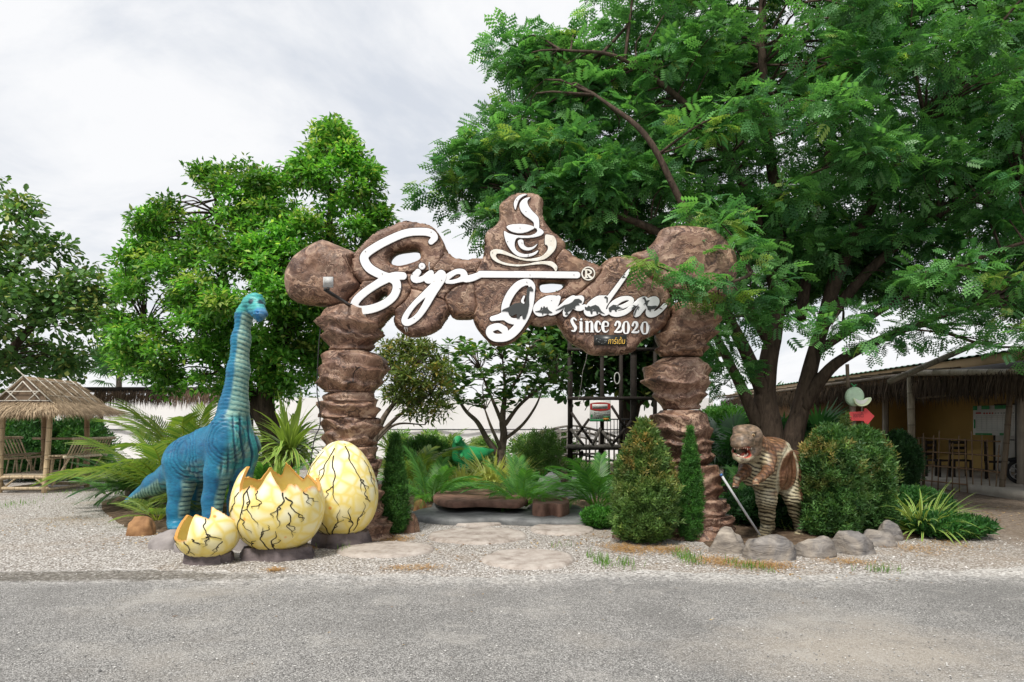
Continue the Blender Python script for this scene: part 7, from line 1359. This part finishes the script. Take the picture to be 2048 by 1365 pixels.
# the hanging board
bY = TYw - 0.22; bd_ = thing('notice_board', 'white notice board with a red banner hanging on the timber tower', 'sign', W(1200, 843, bY))
def bq(nm, x0, y0, x1, y1, mat, dy, parent=bd_):
    mb = MB(); a, b = W(x0, y1, bY), W(x1, y0, bY); mb.box(((a[0] + b[0]) / 2, bY - dy, (a[2] + b[2]) / 2), (b[0] - a[0], 0.012 if dy == 0 else 0.004, b[2] - a[2])); return mb.build(nm, M[mat], parent)
bq('board', 1179.3, 801, 1221.6, 843.5, 'print_white', 0)
rp = [(1180, 807.5), (1186, 806), (1192, 805.3), (1200, 805), (1210, 805.3), (1216, 806.2), (1221, 808), (1221, 819), (1214, 821.2), (1200, 822.7), (1188, 821.5), (1180, 819)]
plate('banner', lambda p: sd_poly(p, np.array(rp)), (1178, 803, 1223, 825), 0.8, bY, bY - 0.012, bY - 0.007, M['print_red'], bd_)
bq('banner_panel', 1184.3, 808.8, 1215, 817.8, 'print_white', 0.014); tpx('board_lettering', 'กล่องออกทาง', 1185.3, 1213.6, 811, 816.6, bY, bY - 0.0175, M['print_black'], bd_)
bq('grass_band', 1179.8, 839, 1221.2, 843.3, 'print_green', 0.010); bq('flower_bed', 1206.5, 836.4, 1217.5, 841, 'print_orange', 0.0135); bq('hedge', 1206.3, 833.4, 1219.5, 836.2, 'print_green', 0.0125)
plate('painted_tree', lambda p: np.minimum(np.linalg.norm((p - (1183.2, 832)) / (1, 1.35), axis=1) - 2.1, sd_poly(p, np.array([(1182.8, 832), (1183.6, 832), (1183.6, 839.5), (1182.8, 839.5)]))), (1180, 827, 1187, 841), 0.5, bY, bY - 0.012, bY - 0.007, M['print_green'], bd_)
for yy, x1 in ((826, 1199), (829.8, 1205)): bq('print_line', 1191.5, yy - 0.5, x1, yy + 0.5, 'print_grey', 0.010); bq('print_bullet', 1188.6, yy - 0.9, 1190.4, yy + 0.9, 'print_black', 0.010)
for x in (1208, 1213, 1218): bq('print_mark', x - 1, 827, x + 1, 829.5, 'print_grey', 0.010)
for x in (1193, 1197, 1202): bq('print_figure', x - 0.6, 835.5, x + 0.6, 838.5, 'print_black', 0.010)
# white hoop and hanging tape by the tower
hp = thing('white_hoop', 'white ring hanging beside the dark trunk in the tower', 'hoop', W(1232, 758, TYw - 0.2)); t = np.linspace(0, 2 * np.pi, 25)
mb = MB(); mb.tube(np.stack([tx(1232) + 0.075 * np.cos(t), 0 * t + TYw - 0.2, tz(758) + 0.16 * np.sin(t)], 1), 0.016, 6, False); mb.build('ring', M['lamp_white'], hp, True)
mb = MB(); mb.tube(curve([W(1174, 708, 10.0), W(1171, 725, 10.3), W(1165, 745, 10.6), W(1163, 765, 11), W(1157, 800, 11.4)], 6), 0.004, 5); tag(mb.build('hanging_string', M['lamp_white'], None, True, base=W(1174, 708, 10.0)), 'thin white string hanging below the sign', 'string')
# small arched bridge with grey rails left of the tower
br = thing('garden_bridge', 'small arched garden bridge with grey rails left of the tower', 'bridge', (W(1110, 0, 22)[0], 22, 0)); bx = lambda p: W(p, 0, 22)[0]; bz = lambda p: W(0, p, 22)[2]
for dy in (0, 1.0):
    for k, off in enumerate((0, 10, 22)):
        P_ = curve([(bx(1060), 22 + dy, bz(872 + off)), (bx(1100), 22 + dy, bz(860 + off)), (bx(1150), 22 + dy, bz(852 + off)), (bx(1200), 22 + dy, bz(862 + off)), (bx(1240), 22 + dy, bz(876 + off))], 5); mb = MB(); mb.tube(P_, 0.028, 7); mb.build('rail', M['grey_wood'], br, True)
    for k in range(10):
        p = 1062 + 19.5 * k; yy = np.interp(p, [1060, 1150, 1240], [872, 852, 876]); mb = MB(); mb.tube([(bx(p), 22 + dy, 0.0), (bx(p), 22 + dy, bz(yy))], 0.03, 7); mb.build('rail_post', M['grey_wood'], br, True)
for k in range(22):
    p = 1062 + 8.2 * k; yy = np.interp(p, [1060, 1150, 1240], [925, 908, 925]); mb = MB(); mb.box((bx(p), 22.5, bz(yy)), (0.11, 1.1, 0.04)); mb.build('deck_board', M['grey_wood'], br)

# ------------------------------------------------------------------ thatched shed on the right
SX = 10.30; shed = thing('thatched_shed', 'long open shed with yellow walls and dark thatched bamboo awning at the right', 'building', (12.5, 22, 0))
fy0, fy1 = 9.0, 36.0
panel(shed, 'floor_slab', [(10.75, fy0, 0.10), (18, fy0, 0.10), (18, fy1, 0.10), (10.75, fy1, 0.10)], 0.2, 'concrete')
panel(shed, 'back_wall', [(15.0, fy0, 0.2), (15.0, 26.0, 0.2), (15.0, 26.0, 3.32), (15.0, fy0, 3.32)], 0.12, 'yellow_wall')
panel(shed, 'cross_wall', [(13.0, 26.06, 0.2), (15.0, 26.06, 0.2), (15.0, 26.06, 3.3), (13.0, 26.06, 3.3)], 0.12, 'yellow_wall')
panel(shed, 'side_wall', [(12.94, 26.0, 0.2), (12.94, 34, 0.2), (12.94, 34, 3.2), (12.94, 26.0, 3.2)], 0.12, 'brown_wall')
wn_ = panel(shed, 'window', [(12.80, 27.2, 1.05), (12.80, 31.5, 1.05), (12.80, 31.5, 1.75), (12.80, 27.2, 1.75)], 0.06, 'black_metal')
for k in range(3): panel(wn_, 'pane', [(12.75, 27.35 + 1.38 * k, 1.12), (12.75, 28.55 + 1.38 * k, 1.12), (12.75, 28.55 + 1.38 * k, 1.68), (12.75, 27.35 + 1.38 * k, 1.68)], 0.02, 'window_glass')
for y in (30.0, 27.5, 22.5, 21.0, 16.5): 
    mb = MB(); mb.box((12.0, y, 1.75), (0.12, 0.12, 3.1)); mb.build('column', M['pale_post'], shed); mb = MB(); mb.box((12.09, y + 0.16, 1.75), (0.14, 0.14, 3.1)); mb.build('column', M['black_post'], shed)
# door and its frame on the back wall
dr = panel(shed, 'door', [(14.88, 20.6, 0.2), (14.88, 21.5, 0.2), (14.88, 21.5, 2.15), (14.88, 20.6, 2.15)], 0.06, 'door_white'); mb = MB(); mb.box((14.82, 20.75, 1.15), (0.08, 0.14, 0.03)); mb.build('door_handle', M['black_metal'], dr)
for a, b in (((20.55, 0.2), (20.55, 2.2)), ((21.55, 0.2), (21.55, 2.2)), ((20.55, 2.2), (21.55, 2.2))):
    mb = MB(); mb.bar((14.86, a[0], a[1]), (14.86, b[0], b[1]), 0.05, 0.07); mb.build('door_frame', M['dark_wood'], dr)
# metal roof: rising away, tan underside, green ribs along its edge
panel(shed, 'roof_soffit', [(11.5, fy0, 3.20), (18.5, fy0, 3.5), (18.5, fy1, 3.5), (11.5, fy1, 3.20)], 0.05, 'fascia')
panel(shed, 'fascia_board', [(11.47, fy0, 2.85), (11.47, fy1, 2.85), (11.47, fy1, 3.27), (11.47, fy0, 3.27)], 0.03, 'fascia')
nr_ = 90; ys_ = np.linspace(fy0, fy1, nr_ * 4 + 1); zz = 0.03 * (np.arange(len(ys_)) % 4 < 2); V = np.concatenate([np.stack([np.full_like(ys_, 11.38), ys_, 3.29 + zz], 1), np.stack([np.full_like(ys_, 18.6), ys_, 3.60 + zz], 1)]); k = np.arange(len(ys_) - 1); n_ = len(ys_)
part('roof_sheet', V, [np.stack([k, n_ + k, n_ + k + 1, k + 1], 1)], M['green_roof'], shed)
mb = MB(); mb.bar((11.45, fy0, 2.72), (11.45, fy1, 2.72), 0.10, 0.16); mb.build('eave_beam', M['rust_steel'], shed)
for y in np.arange(10, 36, 3.0):
    mb = MB(); mb.bar((11.5, y, 3.05), (15.0, y, 3.2), 0.08, 0.14); mb.build('rafter', M['rust_steel'], shed)
# awning: bamboo posts, beam, rafters, hanging thatch
for (x, y, r, lx, zt, col) in ((10.24, 17.9, 0.085, 0.05, 2.96, BAMG), (11.0, 15.75, 0.06, -0.22, 2.55, BAMD), (10.42, 26.0, 0.06, 0, 2.85, BAMD), (10.42, 31.0, 0.06, 0, 2.85, BAMD), (10.35, 12.0, 0.07, 0, 2.6, BAMD)): bamboo(shed, 'bamboo_post', (x, y, -0.05), (x + lx * -1, y, zt), r, col, 0.40, 11)
bamboo(shed, 'bamboo_beam', (10.14, 18.1, 2.93), (10.34, 13.6, 2.62), 0.075, BAMG, 0.6, 11); bamboo(shed, 'bamboo_beam', (10.28, 18.0, 2.90), (10.42, 34.0, 2.92), 0.05, BAMD, 0.6, 8); bamboo(shed, 'bamboo_beam', (10.34, 13.7, 2.62), (10.36, 9.5, 2.55), 0.075, BAMG, 0.6, 11)
bamboo(shed, 'loose_pole', (8.95, 16.6, 2.62), (11.3, 17.2, 3.55), 0.07, BAMG, 0.5, 10)
bamboo(shed, 'thin_rail', (10.30, 17.8, 2.28), (10.95, 15.8, 2.33), 0.025, BAM, 0.5, 7)
for k in range(22): y = 17.6 + 0.78 * k + 0.2 * rng.random(); bamboo(shed, 'rafter_pole', (9.75 - 0.25 * rng.random(), y, 2.93), (11.4, y + 0.1, 3.06), 0.022, (0.24, 0.19, 0.14), 0.7, 6)
for k in range(7): y = 12 + 0.8 * k; bamboo(shed, 'rafter_pole', (10.2, y, 2.72), (11.4, y + 0.05, 3.02), 0.022, (0.24, 0.19, 0.14), 0.7, 6)
TH = ((0.030, 0.022, 0.016), (0.13, 0.095, 0.065))
panel(shed, 'awning_mat', [(10.30, 17.9, 2.90), (10.30, 35, 2.92), (11.42, 35, 3.02), (11.42, 17.9, 3.02)], 0.05, 'dark_wood'); panel(shed, 'awning_mat', [(10.42, 9.2, 2.58), (10.30, 17.9, 2.88), (11.42, 17.9, 3.02), (11.42, 9.2, 3.0)], 0.05, 'dark_wood')
straw(shed, 'hanging_thatch', [(10.28, 17.9, 2.90), (10.36, 34.5, 2.90), (10.36, 34.5, 2.66), (10.28, 17.9, 2.66)], 3600, 0.42, 0.010, TH, lift=0.10); straw(shed, 'hanging_thatch', [(10.36, 9.3, 2.56), (10.26, 17.9, 2.88), (10.26, 17.9, 2.60), (10.36, 9.3, 2.3)], 3000, 0.42, 0.010, TH, lift=0.10)
straw(shed, 'hanging_thatch', [(10.45, 9.3, 2.62), (10.45, 34, 2.92), (10.5, 34, 2.6), (10.5, 9.3, 2.3)], 3000, 0.40, 0.012, TH, lift=0.12)
# bamboo lattice fence between the first two posts
fn = thing('bamboo_fence', 'thin bamboo lattice fence in front of the shed floor', 'fence', (10.6, 16.9, 0))
A0, A1 = np.array([10.30, 17.85, 0]), np.array([11.02, 15.8, 0])
for k, z in enumerate((0.20, 0.55, 0.92, 1.25)): bamboo(fn, 'fence_rail', A0 + (0, 0, z + 0.02 * (k % 2)), A1 + (0, 0, z - 0.03), 0.017, (0.27, 0.17, 0.10), 0.5, 7)
for k in range(12): t_ = (k + 0.5) / 12; p = A0 * (1 - t_) + A1 * t_; bamboo(fn, 'fence_stake', p + (0.02 * rng.normal(), 0.03 * rng.normal(), -0.03), p + (0.03 * rng.normal(), 0.05 * rng.normal(), 1.12 + 0.35 * rng.random()), 0.013, (0.25, 0.17, 0.11), 0.5, 6)
bamboo(fn, 'fence_post', A0 + (0.1, -0.15, -0.03), A0 + (0.1, -0.15, 1.3), 0.04, BAMD)
# poster hanging in the shed
ps = thing('poster_board', 'white chart poster with green border hanging in the shed', 'poster', (13.2, 18.3, 1.55))
def pq_(nm, u0, u1, z0, z1, mat, d): 
    a, b_ = np.array([12.75, 19.35]), np.array([13.15, 18.0]); e = b_ - a; p = a + e * u0; q_ = a + e * u1; nn = np.array([-0.96, -0.28]) * d
    return panel(ps, nm, [(p[0] + nn[0], p[1] + nn[1], z0), (q_[0] + nn[0], q_[1] + nn[1], z0), (q_[0] + nn[0], q_[1] + nn[1], z1), (p[0] + nn[0], p[1] + nn[1], z1)], 0.012 if d == 0 else 0.003, mat)
pq_('sheet', 0, 1, 1.32, 2.12, 'print_white', 0)
for (a, b_, c_, d_) in ((0.0, 0.09, 2.0, 2.12), (0.18, 0.34, 2.02, 2.12), (0.45, 0.72, 2.02, 2.12), (0.9, 1.0, 1.98, 2.12), (0.05, 0.40, 1.32, 1.37), (0.55, 0.76, 1.32, 1.38), (0.92, 1.0, 1.32, 1.37), (0.02, 0.05, 1.5, 1.75), (0.95, 0.98, 1.5, 1.7)): pq_('green_border', a, b_, c_, d_, 'print_green', 0.011)
for k in range(9): pq_('chart_line', 0.08, 0.92, 1.44 + 0.05 * k, 1.445 + 0.05 * k, 'print_grey', 0.010)
for k in range(9): pq_('chart_line', 0.08 + 0.105 * k, 0.084 + 0.105 * k, 1.44, 1.84, 'print_grey', 0.0125)
pq_('red_mark', 0.06, 0.17, 1.90, 1.94, 'print_red', 0.010)
for k in range(11): pq_('print_letter', 0.22 + 0.058 * k, 0.25 + 0.058 * k, 1.89, 1.93, 'print_red' if k < 4 else 'print_grey', 0.010)
for u in (0.12, 0.9):
    a = np.array([12.75, 19.35]) * (1 - u) + np.array([13.15, 18.0]) * u; mb = MB(); mb.tube([(a[0], a[1], 2.12), (a[0], a[1], 3.05)], 0.012, 6); mb.build('hanger', M['black_metal'], ps)
# strip lamp under the eave
mb = MB(); mb.bar((11.6, 22.0, 2.62), (11.6, 24.0, 2.62), 0.06, 0.05); tag(mb.build('strip_lamp', M['lamp_white'], None, False, base=(11.6, 23, 2.62)), 'unlit white strip lamp under the shed eave beam', 'lamp')
# wooden chairs behind the lattice
def chair(x, y, rz, label):
    rt = thing('wooden_chair', label, 'chair', (x, y, 0.2), 'dark chairs behind the bamboo lattice'); c, s = math.cos(rz), math.sin(rz); Rm = np.array([[c, -s, 0], [s, c, 0], [0, 0, 1]])
    def bx_(nm, ctr, size): mb = MB(); mb.box(Rm @ np.array(ctr) + (x, y, 0.2), size, Rm); mb.build(nm, M['dark_wood'], rt)
    bx_('seat', (0, 0, 0.44), (0.44, 0.44, 0.04))
    for i in (-1, 1):
        for j in (-1, 1): bx_('leg', (0.19 * i, 0.19 * j, 0.21), (0.05, 0.05, 0.42))
        bx_('back_post', (0.19 * i, 0.21, 0.72), (0.05, 0.04, 0.52))
    for k in range(3): bx_('back_slat', (0, 0.21, 0.62 + 0.15 * k), (0.36, 0.025, 0.08))
chair(11.5, 18.9, 0.4, 'dark wooden chair nearest the bamboo corner post'); chair(12.1, 18.9, -0.3, 'dark wooden chair in the middle behind the lattice'); chair(12.5, 18.1, 0.9, 'dark wooden chair nearest the hanging poster')
# parked motorcycle at the right edge
mc = thing('motorcycle', 'dark motorcycle parked in the shed at the right edge', 'motorcycle', (12.6, 16.4, 0.2)); ox, oy, oz = 12.05, 16.6, 0.2; dv_ = np.array([0.75, -0.66, 0]); dv_ /= np.linalg.norm(dv_); sv = np.array([-dv_[1], dv_[0], 0])
def Mp(a, b, c): return np.array([ox, oy, oz]) + dv_ * a + sv * b + np.array([0, 0, c])
for a in (0.0, 1.22):
    t = np.linspace(0, 2 * np.pi, 33); wh = MB(); wh.tube(np.array([Mp(a + 0.25 * math.cos(x), 0, 0.29 + 0.25 * math.sin(x)) for x in t]), 0.045, 8, False); wo = wh.build('wheel', M['rubber'], mc, True)
    rm_ = MB(); rm_.tube(np.array([Mp(a + 0.20 * math.cos(x), 0, 0.29 + 0.20 * math.sin(x)) for x in t]), 0.014, 6, False); rm_.build('rim', M['chrome'], wo, True)
    for q in range(5): sp = MB(); sp.bar(Mp(a, 0, 0.29), Mp(a + 0.2 * math.cos(q * 1.257), 0, 0.29 + 0.2 * math.sin(q * 1.257)), 0.02, 0.03); sp.build('spoke', M['chrome'], wo)
for s in (-0.06, 0.06): mb = MB(); mb.tube([Mp(0, s, 0.29), Mp(0.14, s, 0.62), Mp(0.22, s, 0.92)], 0.02, 7); mb.build('fork', M['chrome'], mc, True)
bb = Body(np.array([11.6, 15.0, 0.2]), np.array([13.8, 17.3, 1.45]), 0.02)
bb.chain([(Mp(0.18, 0, 0.78), 0.13), (Mp(0.35, 0, 0.55), 0.15), (Mp(0.6, 0, 0.45), 0.14), (Mp(0.9, 0, 0.62), 0.13), (Mp(1.35, 0, 0.75), 0.08)], 0.08); bb.chain([(Mp(0.10, 0, 0.95), 0.11), (Mp(0.22, 0, 0.86), 0.12)], 0.05); bb.chain([(Mp(-0.2, 0, 0.56), 0.05), (Mp(0.02, 0, 0.60), 0.06), (Mp(0.2, 0, 0.5), 0.05)], 0.05)
v, q = bb.mesh(); part('body', v, [q], M['moto_body'], mc, True)
bs = Body(np.array([11.6, 15.0, 0.4]), np.array([13.8, 17.3, 1.45]), 0.02); bs.chain([(Mp(0.62, 0, 0.74), 0.09), (Mp(0.95, 0, 0.78), 0.11), (Mp(1.35, 0, 0.84), 0.08)], 0.05); v, q = bs.mesh(); part('seat', v, [q], M['rubber'], mc, True)
mb = MB(); mb.tube(curve([Mp(0.32, -0.36, 1.0), Mp(0.25, -0.2, 1.05), Mp(0.22, 0, 1.0), Mp(0.25, 0.2, 1.05), Mp(0.32, 0.36, 1.0)], 4), 0.016, 7); mb.build('handlebar', M['black_metal'], mc, True)
ball('headlight', Mp(0.02, 0, 0.95), 0.085, M['chrome'], mc, sc=(1, 1, 0.8))
for s in (-1, 1): mb = MB(); mb.tube([Mp(0.26, 0.22 * s, 1.05), Mp(0.24, 0.30 * s, 1.22)], 0.008, 6); mb.build('mirror_stem', M['black_metal'], mc); ball('mirror', Mp(0.24, 0.31 * s, 1.24), 0.05, M['black_metal'], mc, sc=(1, 0.5, 0.8))

# ------------------------------------------------------------------ melon sign on its post
MY = 13.2; ms = thing('melon_sign', 'round pale green melon sign with a red arrow on a post', 'sign', (W(1706, 0, MY)[0], MY, 0)); mw = lambda x, y, d=0.0: W(x, y, MY) + (0, -d, 0)
mb = MB(); mb.tube([mw(1706, 850 + 1.6 / MY * F), mw(1707, 860), mw(1704, 790)], 0.055, 10); mb.build('post', M['post_wood'], ms, True)
mb = MB(); mb.tube([mw(1701, 775, -0.1), mw(1699.5, 728, -0.1)], 0.035, 8); mb.build('rear_post', M['post_wood'], ms, True)
def dome(nm, cx_, cy_, rx, rz_, mat, d, cut=None):
    sd = (lambda p: np.hypot((p[:, 0] - cx_) / rx, (p[:, 1] - cy_) / rz_) * min(rx, rz_) - min(rx, rz_)) if cut is None else cut
    plate(nm, sd, (cx_ - rx - 2, cy_ - rz_ - 2, cx_ + rx + 2, cy_ + rz_ + 2), 1.0, MY, lambda p: MY - d - 0.09 * np.sqrt(np.maximum(0, 1 - ((p[:, 0] - cx_) / rx / 1.02) ** 2 - ((p[:, 1] - cy_) / rz_ / 1.02) ** 2)), MY - d + 0.03, M[mat], ms, True)
dome('melon', 1706, 794, 18.3, 19.5, 'melon_skin', 0.06)
sl_ = np.array([(1699, 798), (1706, 801), (1716, 801), (1726, 797), (1731, 796), (1733, 800), (1729, 807), (1722, 812), (1712, 813.5), (1704, 810), (1700, 804)])
plate('melon_slice', lambda p: sd_poly(p, closed_curve(sl_, 4)), (1695, 793, 1737, 817), 0.8, MY, MY - 0.19, MY - 0.10, M['melon_flesh'], ms)
s2 = np.array([(1701, 799), (1708, 801.5), (1717, 801), (1726, 798), (1723, 804), (1717, 809), (1709, 809), (1703, 805)]); plate('slice_flesh', lambda p: sd_poly(p, closed_curve(s2, 4)), (1698, 796, 1729, 812), 0.8, MY, MY - 0.196, MY - 0.16, M['print_white'], ms)
mb = MB(); mb.tube(curve([mw(1703, 776, 0.06), mw(1702, 772, 0.08), mw(1698, 768, 0.08)], 4), 0.010, 6); mb.build('stalk', M['print_green'], ms, True); mb = MB(); mb.tube(curve([mw(1703, 775, 0.06), mw(1706, 771.5, 0.08), mw(1709, 770.5, 0.08)], 4), [0.012] * 8 + [0.004], 6); mb.build('stalk_leaf', M['print_green'], ms, True)
ar = np.array([(1693, 824.5), (1723, 823.5), (1723.5, 817), (1727.5, 817.5), (1743.5, 833), (1731, 849), (1725.5, 848.5), (1722, 842.5), (1698, 842), (1695, 838)]); ao = plate('arrow', lambda p: sd_poly(p, ar), (1690, 814, 1746, 852), 0.9, MY, MY - 0.10, MY - 0.075, M['red_sign'], ms); ao['label'] = 'red arrow pointing right with dark writing'
tpx('arrow_lettering', 'จุดขายตั๋ว', 1701, 1722, 824.5, 838.5, MY, MY - 0.1015, M['print_black'], ms)
mb = MB(); mb.tube([mw(1722, 812, 0.03), mw(1723, 856, 0.03)], 0.014, 6); mb.build('stake', M['pale_post'], ms, True)
gt = np.array([(1700, 858), (1722, 855), (1729, 851), (1735, 862), (1737, 880), (1698, 880)]); plate('green_base', lambda p: sd_poly(p, gt), (1696, 848, 1739, 882), 1.0, MY, MY - 0.06, MY + 0.08, M['print_green'], ms)
# small far roof seen between the trunk and the sign
fr_ = thing('far_cottage', 'small far cottage with a pale roof seen left of the melon sign', 'building', (W(1650, 0, 30)[0], 30, 0)); x_ = W(1652, 0, 30)[0]
panel(fr_, 'roof', [(x_ - 1.0, 29, 1.35), (x_ + 1.1, 29, 1.35), (x_ + 0.8, 31, 2.05), (x_ - 0.7, 31, 2.05)], 0.06, 'tan_roof'); panel(fr_, 'wall', [(x_ - 0.9, 30.0, 0), (x_ + 1.0, 30.0, 0), (x_ + 1.0, 30.0, 1.5), (x_ - 0.9, 30.0, 1.5)], 0.1, 'tan_roof')

# ------------------------------------------------------------------ small ground litter
def blades(name, label, spots, n, L, w_, cols, mat='leaf', kind='stuff', up=(0.4, 1.0)):
    P, A = [], []
    for (x, y, rx, ry, m_) in spots:
        g = rng.normal(size=(m_, 2)) * 0.5; c = G(x, y); sx = rx / F * c[1]; sy = (gy(y - ry) - gy(y + ry)) / 2; P.append(np.column_stack([c[0] + g[:, 0] * sx, c[1] + g[:, 1] * sy, np.full(m_, 0.005)]))
    P = np.concatenate(P); n = len(P); a = rng.random(n) * 6.28; e = rng.uniform(*up, n); d = np.stack([np.cos(a) * np.cos(e), np.sin(a) * np.cos(e), np.sin(e)], 1); t = rng.random(n)[:, None]; c = np.asarray(cols[0]) * (1 - t) + np.asarray(cols[1]) * t
    P[:, 2] += zg(P[:, 0], P[:, 1]); tv = np.array([(-0.5, 0, 0), (0.5, 0, 0), (-0.35, 0.5, 0.06), (0.35, 0.5, 0.06), (0, 1, 0)]); S = np.stack([np.full(n, w_), L * rng.uniform(0.5, 1.3, n), L * rng.uniform(0.5, 1.3, n)], 1)
    v, f, cc = inst(tv, [np.array([(0, 1, 3, 2)]), np.array([(2, 3, 4)])], P, frames(d), S, c); tag(part(name, v, f, M[mat], None, False, cc), label, kind=kind)
blades('weed_tufts', 'green grass weeds growing through the gravel', [(1205, 1128, 18, 12, 90), (1250, 1130, 22, 10, 60), (1372, 1118, 22, 14, 160), (1180, 1115, 10, 8, 30), (1508, 1140, 40, 10, 60), (1760, 1142, 40, 6, 50), (655, 1085, 12, 8, 40), (690, 1100, 14, 6, 30), (765, 1062, 10, 6, 30), (905, 1035, 30, 5, 70), (30, 1010, 60, 10, 120), (150, 985, 40, 6, 90), (1470, 1130, 30, 8, 40), (1130, 1094, 30, 3, 14)], 0, 0.10, 0.008, ((0.08, 0.20, 0.03), (0.17, 0.30, 0.06)), up=(0.7, 1.45))
blades('dry_needles', 'rusty dry needles and straw strewn on the gravel', [(790, 1078, 40, 8, 500), (760, 1092, 30, 5, 120), (1250, 1098, 45, 12, 800), (1330, 1100, 60, 10, 700), (1440, 1125, 60, 14, 700), (1530, 1132, 60, 9, 700), (830, 1138, 60, 7, 260), (550, 1142, 18, 4, 160), (1700, 1125, 60, 8, 300), (1840, 1100, 60, 12, 400), (1900, 1090, 60, 12, 300), (620, 1100, 12, 6, 120)], 0, 0.10, 0.006, ((0.30, 0.15, 0.05), (0.55, 0.36, 0.16)), 'dry', up=(-0.05, 0.25))
blades('fallen_leaves', 'scattered fallen leaves on the gravel and road', [(1900, 1020, 140, 30, 500), (300, 1080, 120, 20, 120), (1000, 1090, 300, 30, 120), (1024, 1230, 900, 90, 60), (1700, 1150, 200, 20, 80), (100, 1050, 120, 30, 120), (1180, 1080, 120, 15, 80)], 0, 0.055, 0.024, ((0.20, 0.10, 0.04), (0.48, 0.36, 0.20)), 'dry', up=(-0.05, 0.3))
